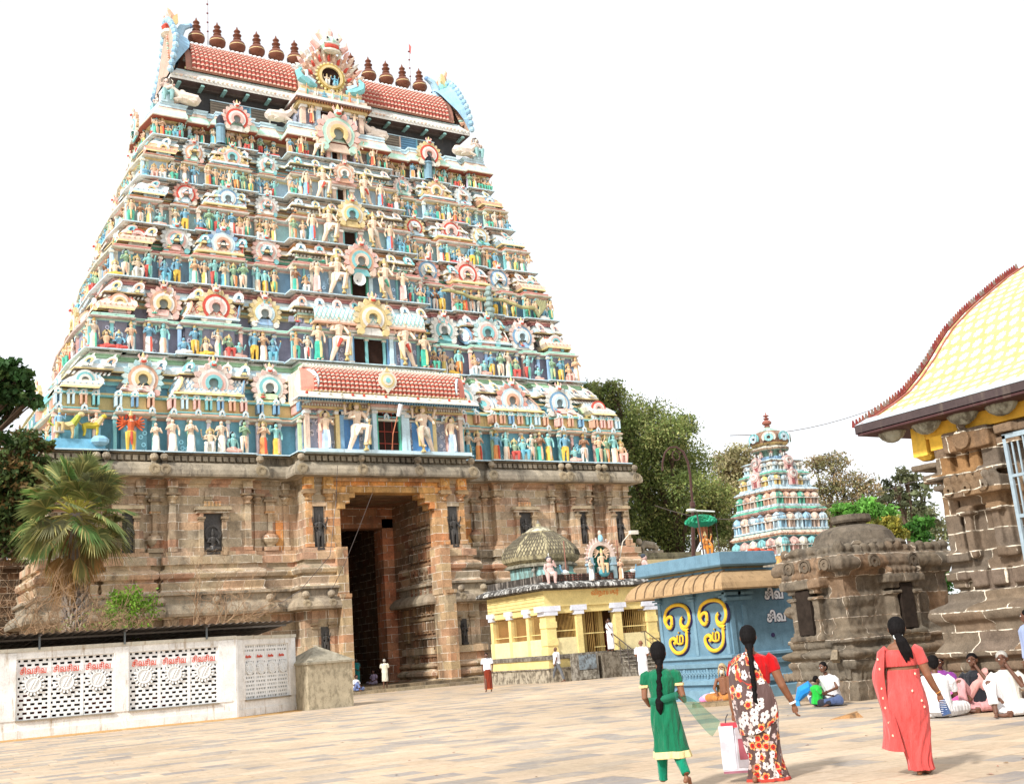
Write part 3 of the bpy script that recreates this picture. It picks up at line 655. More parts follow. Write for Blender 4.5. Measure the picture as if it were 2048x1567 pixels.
for i in range(6):
    s=SCHEME[i]; z0,z1=ZT[i],ZT[i+1]; h=z1-z0; hw=HW[i]; yf=YT[i]; sh=STH[i]; zc=z0+sh+.05
    ins=hw-HW[i+1]; iny=YT[i+1]-yf
    k_=min(iny,.85)
    bp=bayplan(i); B=[]
    for a,b_,k,p in reversed(bp[1:]): B.append((XC-b_,XC-a,p,k))
    B.append((XC-bp[0][1],XC+bp[0][1],bp[0][3],'centre'))
    for a,b_,k,p in bp[1:]: B.append((XC+a,XC+b_,p,k))
    tm_all=tm; tm=MB(); l0=len(lip)
    # continuous plan: recesses between bays
    L=[]
    for j,(a,b_,p,k) in enumerate(B):
        if j: L.append((B[j-1][1],a,-.22))
        L.append((a,b_,p))
    dep=YR-yf; sides=[(yf+dep*.55,yf+dep*1.45,.3)]
    P=stepped(L,yf,XC-hw,XC+hw,YR+dep,sides)
    c=s['c'];d=s['d'];kk=s['k'];l=s['l']
    pr=[(.12,z0,LB),(.12,z0+.07,WH),(-.6,z0+.08,s['w']),(-.6,zc-.1,s['p'][3]),(-.5,zc-.08,c[0]),(-.42,zc,c[1]),(-.22,zc+.04,c[1]),(-.18,zc+.12,c[0]),(-.36,zc+.24,c[2]),(-.3,zc+.26,c[2]),(-.3,zc+.33,c[1]),(-.5,zc+.36,c[3])]
    if i==0: pr+=[(-.62,zc+.5,c[3]),(-.62,zc+1.08,TQ),(-.4,zc+1.1,TQ),(-.4,zc+1.2,MINT),(-.55,zc+1.22,YE),(-.5,zc+1.34,YE),(-.7,zc+1.38,s['w'])]
    if i<5:
        pr+=[(-.95,zc+.4 if i else zc+1.4,s['w']),(-.95,z0+h*.66,d[1]),(-.8,z0+h*.665,d[0]),(-.8,z0+h*.70,WH),(-.68,z0+h*.705,c[3]),(-.68,z0+h*.73,DKB),(-.85,z0+h*.735,d[0]),(-.78,z0+h*.77,OR),(-.62,z0+h*.775,(.2,.16,.12)),(-.3,z0+h*.785,YE),(-.26,z0+h*.80,kk[0]),(-.3,z0+h*.85,kk[1]),(-.42,z0+h*.90,kk[0]),(-.6,z0+h*.925,l[0]),(-.5,z0+h*.93,l[0]),(-.5,z0+h*.95,l[1]),(-.6,z0+h*.955,l[0]),(-.45,z0+h*.97,l[1]),(-.45,z0+h*.999,l[0]),(-1.6,z0+h*1.0,l[0])]
    else:
        pr+=[(-.42,zc+.42,YE),(-.3,zc+.46,(.3,.1,.08)),(.0,0,0)]; pr=pr[:5]+[(-.42,zc-.05,YE),(-.3,zc,(.4,.12,.08)),(.1,zc+.05,CR),(.14,zc+.1,CR),(.13,zc+.16,kk[0]),(.06,zc+.42,kk[0]),(-.04,zc+.62,kk[1]),(-.1,zc+.82,kk[1]),(-.2,z1-.36,WH),(-.1,z1-.34,l[0]),(-.1,z1-.22,l[1]),(-.18,z1-.2,l[0]),(-.06,z1-.1,l[0]),(-.06,z1-.0,l[1]),(-1.6,z1,l[1])]
    pr[-1]=(pr[-1][0],pr[-1][1],l[1])
    # keep the storey's own upper setback in step with the next storey
    zz0=zc+.3; V0=[]
    for q in pr:
        t=max(0,min(1,(q[1]-zz0)/(z1-zz0)))
        V0.append((q[0]+(0 if i==5 else .12-.0*t),*q[1:]))
    sweep(tm,P,V0)
    # inclined: shift is given by the inset of the bays' own work
    rr=random.Random(50+i)
    for (a,b_,p,k) in B:
        bay_work(tm,T((a+b_)/2,yf-p,0),i,b_-a,k,rr)
    for (ya,yb_,p) in sides:
        for sx in (-1,1):
            # local -y must point outwards
            Ms=T(XC+sx*(hw+p),(ya+yb_)/2,0,rz=sx*pi/2)
            bay_work(tm,Ms,i,yb_-ya,'shala',rr)
            for yy in (yf+dep*.2,YR+dep*.8):
                bay_work(tm,T(XC+sx*hw,yy,0,rz=sx*pi/2),i,dep*.36,'corner',rr)
    # the upper half of each storey leans back to the foot of the next
    def wf(z):
        zb=zc+(1.25 if i==0 else .1); t=np.clip((z-zb)/(z1-zb),0,1); return t
    for A in tm.V:
        t=wf(A[:,2]); A[:,0]=XC+(A[:,0]-XC)*(1-t*(ins-.06)/hw); A[:,1]=YR+(A[:,1]-YR)*(1-t*(iny-.04)/dep)
    for q in range(l0,len(lip)):
        M_,a_,b2,c_=lip[q]; p=M_.translation; t=float(wf(p.z)); M2=M_.copy(); M2.translation=(XC+(p.x-XC)*(1-t*ins/hw),YR+(p.y-YR)*(1-t*iny/dep),p.z); lip[q]=(M2,a_,b2,c_)
    tm_all.mesh(tm); tm=tm_all
mDOORWAY=M_flat('unlit_doorway',(.03,.016,.012),.9,.1,.2)  # near-black panels put the shade of open doorways into colour
# ------------------------------------------------ central bays: doors, guardians, women
DO=MB(); FR=MB()
def door(*a):
    global DO,FR
    d0,f0=DO,FR; DO,FR=MB(),MB(); door_(*a); bw(DO,'dark_doorway',mDOORWAY,tower); bw(FR,'door_surround',mPAINT,tower); DO,FR=d0,f0
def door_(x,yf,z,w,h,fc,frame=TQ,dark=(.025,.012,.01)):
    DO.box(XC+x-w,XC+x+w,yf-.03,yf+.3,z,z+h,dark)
    for s in(-1,1):
        a,b_=sorted((XC+x+s*w,XC+x+s*(w+.12))); FR.box(a,b_,yf-.2,yf+.02,z,z+h,frame)
        a,b_=sorted((XC+x+s*(w+.14),XC+x+s*(w+.40))); FR.box(a,b_,yf-.32,yf+.02,z,z+h+.05,fc); FR.box(a-.06,b_+.06,yf-.4,yf,z+h-.18,z+h-.02,WH); FR.box(a-.05,b_+.05,yf-.4,yf,z,z+.15,WH)
    FR.box(XC+x-w-.5,XC+x+w+.5,yf-.42,yf,z+h+.05,z+h+.2,WH); FR.box(XC+x-w-.6,XC+x+w+.6,yf-.5,yf,z+h+.2,z+h+.34,PK)
    FR.box(XC+x-w-.42,XC+x+w+.42,yf-.4,yf,z-.06,z,CR)
DD=[(.15,.68,2.55,4),(.25,1.12,1.95,3),(0,.5,1.6,2),(-.15,.42,1.1,2),(-.2,.35,1.0,2),(-.2,.3,.75,2)]
DVH=[3.0,2.95,2.65,2.45,2.2,1.7]
for i in range(6):
    yf=YT[i]-bayplan(i)[0][3]+.46; z=ZT[i]+.1; x,w,h,_=DD[i]
    if i==0: yf=58.75+.5
    door(x,yf,z,w,h,rv.choice([PCH,PK,LB]),[GRN,(.14,.34,.6),GRN,TQ,TQ,LB][i])
    yl=yf-.62
    gx=w+1.15+(.35 if i==0 else 0)
    for s,v in((-1,DV[(2*i)%6]),(1,DV[(2*i+1)%6])):
        put(T(XC+x+s*gx,yl+.12,z-.02),v,DVH[i]); put(T(XC+x+s*(gx+1.25*(.9 if i>2 else 1.05)+(.6 if i==0 else 0)),yl+.14,z),WOMEN[[1,0,2,3,3,4][i]],DVH[i]*.78)
    if i>=1:
        kz={1:ZT[1]+3.0,2:ZT[2]+2.45,3:ZT[3]+2.2,4:ZT[4]+2.0,5:ZT[5]+1.9}[i]
        lip.append((T(XC+x,yf-.65,kz,s={1:.95,2:.86,3:.75,4:.55,5:1.15}[i]),[[YE,WH,YE,YE],[PCH,TQ,OR,PCH],[TQ,YE,CR,YE],[WH,OR,CR,PK],[YE,PCH,MINT,MINT]][i-1],[YE,PK,YE,OR,PK][i-1],9))
        if i==1:
            lb=MB(); barrel(lb,XC-3.6,XC+3.9,yf-.1,ZT[1]+2.55,.95,[(.82,.80,.72),TQ,OR],depth=.55); bw(lb,'lattice_vault',mPAINT,tower)
GR=MB(); DO_=DO; DO=GR
# iron grille, lamp and wires at the lowest door, loudspeaker
for k in range(3): DO.box(XC+.15-.68,XC+.15+.68,59.17,59.2,14.2+k*.72,14.24+k*.72,(.35,.06,.04))
for k in range(2): DO.box(XC-.1+k*.5,XC-.07+k*.5,59.17,59.2,13.6,16.1,(.35,.06,.04))
bw(GR,'door_grille',mPAINT2,tower); DO=DO_
# ------------------------------------------------ porch with a red tiled barrel roof over the gate
yp=58.75
FR.box(XC-5.35,XC+5.35,yp-.35,61,13.46,13.66,LB)
PW=MB()
for s in(-1,1):
    a,b_=sorted((XC+s*1.15,XC+s*5.0)); PW.box(a,b_,yp+.5,61,13.66,16.5,(.30,.34,.42))
    for x,c in((5.0,PCH),(4.15,PK),(3.15,YE),(2.9,BL),(1.35,LB)):
        FR.box(XC+s*x-.13,XC+s*x+.13,yp+.2,yp+.5,13.66,16.1,c); FR.box(XC+s*x-.2,XC+s*x+.2,yp+.12,yp+.5,15.8,15.98,WH)
    a,b_=sorted((XC+s*1.75,XC+s*2.75)); PW.box(a,b_,yp+.44,yp+.5,13.7,15.9,(.14,.34,.66))
    for q in range(60):
        FR.ring(XC+s*R.uniform(1.5,4.8),R.uniform(13.9,15.9),yp+.5,.05,.12,0,6.28,.05,(.62,.62,.66),7)
PW.box(XC-5.2,XC+5.2,yp+.4,61,16.1,16.6,(.7,.4,.35)); FR.box(XC-5.25,XC+5.25,yp+.32,yp+.4,16.15,16.28,YE)
for k in range(60): FR.box(XC-5.2+k*.175,XC-5.2+k*.175+.09,yp+.28,yp+.42,16.3,16.45,WH)
def vault(mb,x0,x1,y0,z0,prof,tile=True,n=36,rows=6,tc=(.46,.11,.075),rim=(.76,.60,.5)):
    """prof: (y offset forward of y0, z above z0); tiles on the given profile, one small rounded pan each"""
    pts=[(y0-a,z0+b) for a,b in prof]
    mb.add([(x,p[0]+.03,p[1]-.03) for x in(x0,x1) for p in pts],[(i,i+len(pts),i+1+len(pts),i+1) for i in range(len(pts)-1)],(.5,.16,.1))
    Ls=[0]; 
    for a,b in zip(pts,pts[1:]): Ls.append(Ls[-1]+sqrt((a[0]-b[0])**2+(a[1]-b[1])**2))
    def pt(t):
        t=t*Ls[-1]
        for j in range(len(pts)-1):
            if t<=Ls[j+1]+1e-6:
                u=(t-Ls[j])/(Ls[j+1]-Ls[j]); a,b=pts[j],pts[j+1]; nx,nz=-(b[1]-a[1]),(b[0]-a[0]); ln=sqrt(nx*nx+nz*nz)
                return a[0]+(b[0]-a[0])*u,a[1]+(b[1]-a[1])*u,-abs(nx)/ln,abs(nz)/ln
        return pts[-1][0],pts[-1][1],-1,0
    V=[];Fc=[];cl=[];wd=(x1-x0)/n
    for r in range(rows):
        ya,za,na,ma=pt(r/rows); yb,zb,nb,mb_=pt((r+.98)/rows); ym,zm,nm,mm=pt((r+.25)/rows)
        for k in range(n):
            xa=x0+k*wd; o=len(V)
            for (y,z,nn,m2,l) in ((ya,za,na,ma,.13),(ym,zm,nm,mm,.12),(yb,zb,nb,mb_,.02)):
                for j,(u,hh) in enumerate(((.04,.0),(.3,.75),(.5,1),(.7,.75),(.96,.0))): V.append((xa+u*wd,y+nn*l*hh,z+m2*l*hh))
            for a in range(2):
                for j in range(4):
                    Fc.append((o+a*5+j,o+a*5+j+1,o+a*5+j+6,o+a*5+j+5)); t=R.uniform(.85,1.15); cl.append(tuple(q*t for q in tc) if a==1 else tuple(q*t for q in rim))
            Fc.append((o,o+1,o+2,o+3,o+4)[::-1]); cl.append(rim)
    mb.add(V,Fc,cl)
RF=MB()
pp=[(.35,0),(.42,.3),(.36,.75),(.12,1.25),(-.28,1.6)]
RF=MB(); vault(RF,XC-4.75,XC+4.75,yp,17.0,pp,n=34,rows=7)
bw(RF,'red_tiled_vault',mPAINT2,tower)
PW.box(XC-5.3,XC+5.3,yp+.3,61.2,16.6,18.5,(.7,.6,.5))
FR.add([(XC-5.85,yp-.75,16.62),(XC+5.85,yp-.75,16.62),(XC+5.55,yp-.35,16.98),(XC-5.55,yp-.35,16.98)],[(0,1,2,3)],CR); FR.box(XC-5.85,XC+5.85,yp-.77,yp+.4,16.52,16.62,WH)
for k in range(70):
    x=XC-5.8+k*.168; FR.box(x,x+.08,yp-.72,yp-.5,16.4,16.52,DKB)
for k in range(16): FR.ell(XC-5.3+k*.705,yp-.62,16.82,.1,.06,.09,rv.choice([RD,CR]),6,4)
FR.box(XC-5.2,XC+5.2,yp+.2,yp+.9,18.55,18.7,CR)
for k in range(52): FR.ell(XC-5.1+k*.2,yp+.3,18.72,.08,.1,.08,WH,5,3)
for k in range(54): FR.ell(XC-5.2+k*.196,yp-.4,17.02,.07,.06,.06,GD,5,3)
for s in(-1,1): # vault end pieces
    FR.M=T(XC+s*5.0,yp+.1,17.6,rz=s*.9); FR.ring(0,0,.1,0,.22,0,6.28,.2,BL,10); FR.ring(0,0,.1,.2,.5,0,6.28,.14,WH,14); FR.ring(0,0,.1,.48,.8,0,6.28,.1,LB,14); FR.poly([(-.2,-1.2),(.2,-1.2),(.3,-.7),(-.3,-.7)],.1,.1,LB); FR.M=None
    FR.add([(XC+s*4.75,yp-a,17+b) for a,b in pp]+[(XC+s*5.35,yp-a*.5+.25,17+b*.95) for a,b in pp],[(i,i+1,i+6,i+5) for i in range(4)],(.7,.24,.18))
FR.M=T(XC-.15,yp-.5,17.85,s=.52); FR.ring(0,0,.1,0,.3,0,6.28,.3,TQ,10); FR.ring(0,0,.1,.28,.6,0,6.28,.24,CR,14); FR.ring(0,0,.1,.58,.85,0,6.28,.18,YE,16); FR.ring(0,0,.1,.85,1.15,0,6.28,.12,CR,18); FR.poly([(-.3,1.0),(.3,1.0),(0,1.6)],.1,.15,YE); FR.poly([(-.5,-.9),(.5,-.9),(0,-1.5)],.1,.15,CR); FR.M=None
# ------------------------------------------------ crowning storey, vault, finials
TP=MB(); z=37.0
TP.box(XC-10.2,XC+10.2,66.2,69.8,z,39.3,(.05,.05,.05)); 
for s in(-1,1):
    # louvred panels
    for k in range(3):
        x0=XC+s*(4.2 if s>0 else 8.2)+ (k*1.35); c=[(.26,.22,.17),(.16,.34,.5),(.22,.2,.16)][k]
        TP.box(x0,x0+1.25,66.0,66.15,z+.05,z+1.25,c); TP.box(x0+1.25,x0+1.35,65.95,66.15,z+.05,z+1.3,[PCH,(.2,.5,.6),CR][k])
        for q in range(6): TP.box(x0+.05,x0+1.2,65.97,66.0,z+.14+q*.19,z+.2+q*.19,tuple(v*.6 for v in c))
    x0=XC+s*(4.2 if s>0 else 8.2); TP.box(x0-.05,x0+4.1,65.93,65.97,z+1.28,z+1.34,LB)
    for q in range(6): TP.box(XC+s*(2.9+q*1.5)-.12,XC+s*(2.9+q*1.5)+.12,65.3,66.2,38.8,38.93,(.25,.45,.42),tp=.03)
P0=rect(XC-11.0,XC+11.0,65.3,70.7)
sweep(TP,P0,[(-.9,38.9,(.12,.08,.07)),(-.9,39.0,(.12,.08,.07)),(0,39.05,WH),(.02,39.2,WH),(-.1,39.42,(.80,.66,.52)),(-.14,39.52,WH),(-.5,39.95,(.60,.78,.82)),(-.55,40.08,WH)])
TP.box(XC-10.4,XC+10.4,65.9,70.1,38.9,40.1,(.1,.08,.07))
for k in range(74): 
    x=XC-10.9+k*.298
    if abs(x-XC+.2)>2.4: TP.ell(x,65.24,39.32,.13,.06,.09,rv.choice([PCH,WH,CR]),6,3)
for k in range(100):
    x=XC-9.9+k*.2
    if abs(x-XC+.2)>2.2: TP.ell(x,65.72,40.16,.09,.09,.08,(.6,.56,.3),5,3)
pv=[(2.4,0),(2.42,.45),(2.3,1.0),(2.0,1.6),(1.55,2.15),(1.0,2.55)]
for a,b_ in ((-9.5,-2.35),(1.95,9.5)): RF=MB(); vault(RF,XC+a,XC+b_,YR,40.15,pv,n=int((b_-a)*3.6),rows=9,tc=(.44,.10,.075),rim=(.74,.52,.42)); bw(RF,'red_tiled_vault',mPAINT2,tower)
V=[];pr2=[(YR-a,40.1+b) for a,b in pv]; pr2=pr2+[(YR,42.9)]+[(2*YR-a,b) for a,b in reversed(pr2)]
n_=len(pr2); TP.add([(x,p[0]+(.06 if p[0]<YR else -.06),p[1]-.06) for x in(XC-9.9,XC+9.9) for p in pr2],[(i,i+n_,i+1+n_,i+1) for i in range(n_-1)],(.4,.2,.15))
TP.box(XC-9.2,XC+9.2,YR-1.0,YR+1.0,42.55,42.88,(.74,.80,.80)); 
for k in range(60): TP.ell(XC-9.1+k*.31,YR-1.0,42.8,.15,.12,.13,(.78,.84,.84),6,4)
for k in range(60): TP.ell(XC-9.0+k*.31,YR-.55,42.9,.14,.14,.1,WH,6,4)
# flared blue ends with an outward arch plate, curling crest and horns
EB=(.30,.50,.66)
for s in(-1,1):
    prof=[(2.6,-.5),(2.72,.2),(2.6,.9),(2.25,1.6),(1.75,2.3),(1.1,2.95),(.5,3.4)]
    rows=[]; 
    for t,(dx,gz,gs) in enumerate(((9.45,0,1.0),(9.9,.05,1.03),(10.35,.25,1.08),(10.55,.5,1.14))):
        rr_=[(YR-a*gs,40.1+b*gs+gz*b/3.5) for a,b in prof]; rr_=rr_+[(YR,rr_[-1][1]+.2)]+[(YR+(YR-a)*.45,b) for a,b in reversed(rr_)]; rows.append([(XC+s*(dx+ (11.0-dx)*max(0,1-(b-39.8)/2.2)*.9),a,b) for a,b in rr_])
    nn=len(rows[0]); V=[p for r_ in rows for p in r_]; TP.add(V,[(t*nn+i,t*nn+i+1,(t+1)*nn+i+1,(t+1)*nn+i) for t in range(3) for i in range(nn-1)],EB)
    TP.add(rows[-1],[tuple(range(nn))],(.5,.36,.28))
    for i,p in enumerate(rows[-1]):     # scalloped outer rim
        for u in(0,.5):
            q=rows[-1][min(i+1,nn-1)]; c_=[p[k]+(q[k]-p[k])*u for k in range(3)]; TP.ell(c_[0]+s*.02,c_[1],c_[2],.22,.22,.24,EB if u else (.42,.62,.74),7,5)
    for j in range(14):                  # feathers up the end arch
        t=j/13; TP.tube([(XC+s*(10.65-.1*t),YR-2.0+1.6*t,40.2+3.2*t),(XC+s*(11.0-.3*t),YR-2.3+1.7*t,40.35+3.2*t)],[.2,.05],5,rv.choice([PK,CR,OR,MINT,PCH]))
    # crest face, horn, ear leaf
    cx=XC+s*10.35; cz=44.0
    TP.ell(cx,YR-.3,cz+.1,.38,.6,.5,(.3,.6,.52),8,6); TP.ell(cx+s*.3,YR-.5,cz-.1,.35,.5,.22,RD,6,4); TP.ell(cx+s*.25,YR-.5,cz-.55,.45,.55,.3,CR,8,5)
    for q,c_ in ((-.5,OR),(0,PK),(.5,OR)): TP.tube([(cx,YR+q,cz+.4),(cx-s*.05,YR+q*1.2,cz+.8),(cx+s*.15,YR+q*1.2,cz+1.15),(cx+s*.2,YR+q,cz+1.4)],[.24,.2,.12,.03],6,c_)
    TP.tube([(cx-s*.5,YR-.2,cz-.9),(cx-s*.6,YR-.2,cz-.2),(cx-s*.85,YR-.2,cz+.35),(cx-s*1.3,YR-.2,cz+.6)],[.45,.3,.26,.18],8,(.40,.60,.74)); TP.ell(cx-s*1.36,YR-.2,cz+.6,.18,.18,.18,(.2,.36,.6),7,5)
    TP.poly([(cx-s*.1,cz-.1),(cx-s*.42,cz+.3),(cx-s*.36,cz+.95),(cx-s*.1,cz+.7),(cx,cz+.2)][::s],YR-.6,.2,YE)
# central gable facing the court: arched flame frame with an oval opening
gx=XC-.35; gy=64.35
TP.box(gx-2.25,gx+2.3,gy+.2,66.5,37.0,38.3,(.4,.42,.5)); DO.box(gx-.75,gx+.75,gy+.1,gy+.25,37.1,38.2,(.04,.04,.05))
for x,c in((-2.1,PCH),(-1.05,LB),(1.05,LB),(2.1,PCH)): TP.box(gx+x-.16,gx+x+.16,gy-.1,gy+.25,37.0,38.35,c); TP.box(gx+x-.24,gx+x+.24,gy-.2,gy+.2,38.15,38.35,WH)
TP.box(gx-2.5,gx+2.5,gy-.3,66.6,38.35,38.62,YE); TP.box(gx-2.75,gx+2.75,gy-.55,66.6,38.62,38.72,(.2,.12,.1))
for k in range(28): TP.box(gx-2.7+k*.195,gx-2.7+k*.195+.09,gy-.5,gy-.2,38.52,38.64,BR)
TP.box(gx-2.7,gx+2.7,gy-.5,66.6,38.72,38.95,WH); TP.box(gx-2.5,gx+2.5,gy-.3,66.6,38.95,39.25,PCH); TP.box(gx-2.35,gx+2.35,gy-.2,66.6,39.25,39.5,LB); TP.box(gx-2.2,gx+2.2,gy-.1,66.6,39.5,39.75,YE)
GA=MB(); c0=(gx,40.85)
GA.box(gx-1.9,gx+1.9,gy+.3,66.8,39.7,41.8,(.75,.5,.4)); GA.poly([(gx+1.95*cos(a),40.9+1.9*sin(a)) for a in [pi*k/12 for k in range(13)]],66.8,2.3,(.8,.62,.5))
DO.poly([(gx+.72*cos(a),c0[1]+.72*sin(a)) for a in [2*pi*k/16 for k in range(16)]],gy+.2,.2,(.05,.06,.07))
GA.ring(gx,c0[1],gy+.1,.7,.86,0,6.28,.25,YE,18); GA.ring(gx,c0[1],gy+.1,.84,.98,0,6.28,.2,(.5,.35,.1),18)
for k in range(22): a=2*pi*k/22; GA.ell(gx+1.02*cos(a),gy,c0[1]+1.02*sin(a),.12,.1,.12,(.7,.62,.3),5,3)
for ring_,(rad,nn,sz,cs) in enumerate(((1.32,17,.24,[RD,PCH]),(1.7,19,.30,[OR,CR,PCH]),(2.12,21,.36,[PCH,PK,WH]))):
    for k in range(nn):
        a=-.45+(pi+.9)*k/(nn-1); ca,sa=cos(a),sin(a); c=cs[k%len(cs)]
        GA.tube([(gx+rad*ca,gy+.15-ring_*.02,c0[1]+rad*sa),(gx+(rad+sz*.6)*ca-.08*sa,gy+.0,c0[1]+(rad+sz*.6)*sa+.08),(gx+(rad+sz*1.25)*ca,gy-.02,c0[1]+(rad+sz*1.25)*sa+.16)],[sz*.5,sz*.42,.02],5,c)
for s in(-1,1):
    GA.tube([(gx+s*1.1,gy,39.9),(gx+s*1.7,gy-.1,40.0),(gx+s*2.2,gy-.1,40.3),(gx+s*2.35,gy,40.8),(gx+s*2.1,gy,41.1)],[.2,.3,.3,.22,.1],7,TQ); GA.tube([(gx+s*1.2,gy,40.2),(gx+s*1.8,gy-.1,40.5),(gx+s*1.75,gy-.1,41.0)],[.2,.16,.06],6,LB)
    put(T(gx+s*.3,gy-.02,c0[1]-.65),VAR[4 if s>0 else 7],1.05)
fz=43.05
GA.ell(gx,gy-.1,fz+.2,.75,.5,.65,MINT,10,7); GA.ell(gx,gy-.45,fz-.1,.56,.25,.26,RD,10,5); GA.ell(gx,gy-.4,fz-.38,.66,.3,.2,CR,10,5); GA.ell(gx,gy-.62,fz+.3,.16,.2,.2,MINT,7,5)
GA.ell(gx,gy-.5,fz+.08,.62,.22,.11,WH,9,4)
for s in(-1,1):
    GA.ell(gx+s*.36,gy-.45,fz+.45,.2,.18,.2,WH,8,5); GA.ell(gx+s*.36,gy-.62,fz+.45,.09,.05,.09,(.05,.05,.05),6,4); GA.tube([(gx+s*.55,gy,fz+.6),(gx+s*.85,gy,fz+.95),(gx+s*.7,gy,fz+1.35)],[.2,.16,.03],6,PCH); GA.tube([(gx+s*.8,gy,fz-.1),(gx+s*1.25,gy,fz+.3),(gx+s*1.3,gy,fz+.75)],[.25,.2,.02],6,PK)
GA.tube([(gx,gy,fz+.7),(gx,gy-.1,fz+1.15),(gx,gy,fz+1.65)],[.28,.24,.03],7,PK)
for k in range(7): put(T(gx-1.9+k*.62,gy-.35,39.0),VAR[(k*5+2)%46],.8)
for s in(-1,1): put(T(gx+s*1.55,gy-.18,37.05),WOMEN[4 if s<0 else 2],1.35)
# ------------------------------------------------ assemble the painted storeys
for (M,kc,pc,i) in lip[:]: pass
# specials in the lowest row
XS=lambda px,py,y: onY(px,py,y)[0]
def near(x,i,tol=.5):
    global placed
    z=ZT[i]; placed=[p for p in placed if not(abs(p[0].translation.x-x)<tol and abs(p[0].translation.z-z)<.4 and p[0].translation.y<YT[i]+1)]
q=XC-14.55; near(q,0,.8); put(T(q,60.15,13.55),REDGOD,2.1)
for k,x in enumerate((-13.2,-12.3,-11.3,-9.6)): near(XC+x,0,.42); put(T(XC+x,60.2,13.55),PRIEST[k%2],1.95 if k else 1.7)
# yellow-painted lion and steed groups at the left corner
def beast(mb,M,c,mane,n=7):
    old=mb.M; mb.M=M
    mb.tube([(-.5,0,.62),(-.2,0,.7),(.2,0,.7),(.45,0,.8)],[.2,.22,.24,.22],n,c); mb.tube([(.4,0,.8),(.62,0,1.1),(.72,-.02,1.28)],[.22,.17,.14],n,mane); mb.ell(.82,-.02,1.34,.2,.14,.15,c,7,5)
    for x in(-.42,.36):
        for y in(-.12,.12): mb.tube([(x,y,.6),(x+.05,y,.3),(x,y,.0)],[.12,.075,.06],6,c)
    mb.tube([(-.55,0,.7),(-.8,0,.95),(-.7,0,1.25)],[.06,.05,.03],5,mane); mb.M=old
bs=MB(); near(XC-17.4,0,1.4)
beast(bs,T(XC-17.9,60.0,14.1,s=.95,rz=-.2),YE,(.45,.5,.08)); beast(bs,T(XC-16.6,60.1,14.3,s=.8),(.62,.5,.06),YE); bs.box(XC-18.4,XC-15.9,59.9,60.5,13.55,14.1,(.2,.5,.7)); bs.ell(XC-16.2,59.8,14.0,.5,.3,.3,(.3,.56,.74),7,5)
figure(bs,T(XC-16.3,60.2,13.9,s=1.7),(.84,.62,.5),(.3,.6,.75),OR,0,None,4,None,YE,1,R); figure(bs,T(XC-18.2,59.9,14.4,s=1.5),(.3,.55,.75),YE,YE,3,None,2,None,YE,1,R)
bw(bs,'beast_relief',mPAINT2,tower)
# churning serpent across the third storey, right wing
sn=MB(); zz=ZT[2]; pts=[];yy=YT[2]-.35
for k in range(15): pts.append((XC+6.1+k*.52,yy-.1*(k%2),zz+1.35-.035*k+.12*sin(k*.9)))
sn.tube(pts,[.07]+[.13]*13+[.16],6,(.45,.42,.2)); p=pts[-1]
for k in range(5): sn.tube([(p[0],yy,p[2]),(p[0]+.35,yy,p[2]-.55),(p[0]+.55+.1*k,yy,p[2]+.1),(p[0]+.25+.18*k,yy,p[2]+.6)],[.15,.14,.09,.1],5,(.40,.40,.22))
for k in range(6): sn.ell(XC+9.6+.1*(k%2),yy-.15,zz-.1+.38*k,.42-.04*k,.3,.24,(.28,.38,.36),7,5)
bw(sn,'serpent_relief',mPAINT2,tower)
# cylinder-shaped lantern columns and seated bulls on the top ledges
for x,zq,yq in ((-8.0,ZT[5],YT[5]),(6.9,ZT[5],YT[5])):
    ln=MB(); ln.lathe([(.36,zq+.05,(.2,.34,.42)),(.3,zq+.2),(.3,zq+1.2),(.38,zq+1.3),(.3,zq+1.42,(.03,.03,.04)),(.28,zq+1.8,(.03,.03,.04)),(.1,zq+2.1),(.02,zq+2.3)],10,(.2,.34,.42),ox=XC+x,oy=yq-.35); bw(ln,'lantern_column',mPAINT2,tower)
def bull(x,flip):
    b=MB(); b.M=T(XC+x,64.85,37.02,sx=flip,s=1.0); c=(.80,.70,.60)
    b.tube([(-.95,0,.3),(-.75,0,.42),(-.1,0,.45),(.4,0,.5)],[.2,.38,.4,.34],9,c); b.tube([(.35,0,.55),(.7,-.05,.85),(.85,-.08,1.0)],[.3,.2,.16],8,c); b.ell(.15,0,.82,.24,.18,.18,c,7,5)
    b.tube([(.82,-.08,1.05),(1.0,-.1,.98),(1.18,-.1,.88)],[.17,.13,.08],7,c)
    for s in(-1,1): b.tube([(.82,s*.1-.08,1.15),(.84,s*.26-.08,1.3),(.95,s*.22-.08,1.46)],[.05,.04,.01],5,CR); b.ell(.74,s*.22-.08,1.08,.06,.12,.05,PK,5,3); b.tube([(.3,s*.22,.3),(.75,s*.25,.14),(.5,s*.25,.06)],[.14,.09,.07],6,c)
    b.tube([(-.6,-.25,.3),(-.2,-.34,.12),(-.5,-.34,.06)],[.2,.11,.08],6,c); b.M=None
    return bw(b,'bull_statue',mPAINT2,tower)
for x,f in ((-10.2,-1),(-3.9,1),(3.0,-1),(10.2,1)): bull(x,f)
for s in(-1,1): put(T(XC+s*11.3,65.0,37.0),GUARD,2.3); put(T(XC+s*11.5,66.6,36.95,rz=s*pi/2),GUARD,1.8)
bw(tm,'painted_storeys',mPAINT,tower); bw(FR,'porch_trim',mPAINT,tower); bw(PW,'porch_wall',mPAINT,tower); bw(DO,'dark_doorway',mDOORWAY,tower)
for k,(M,kc,pc,i) in enumerate(lip):
    kb=MB(); kudu(kb,M,kc,pc,pc is not None); 
    if k<100: bw(kb,'arch_gable',mPAINT,tower)
tl=bw(TP,'crown_storey',mPAINT,tower);  bw(GA,'flame_gable',mPAINT2,tower)
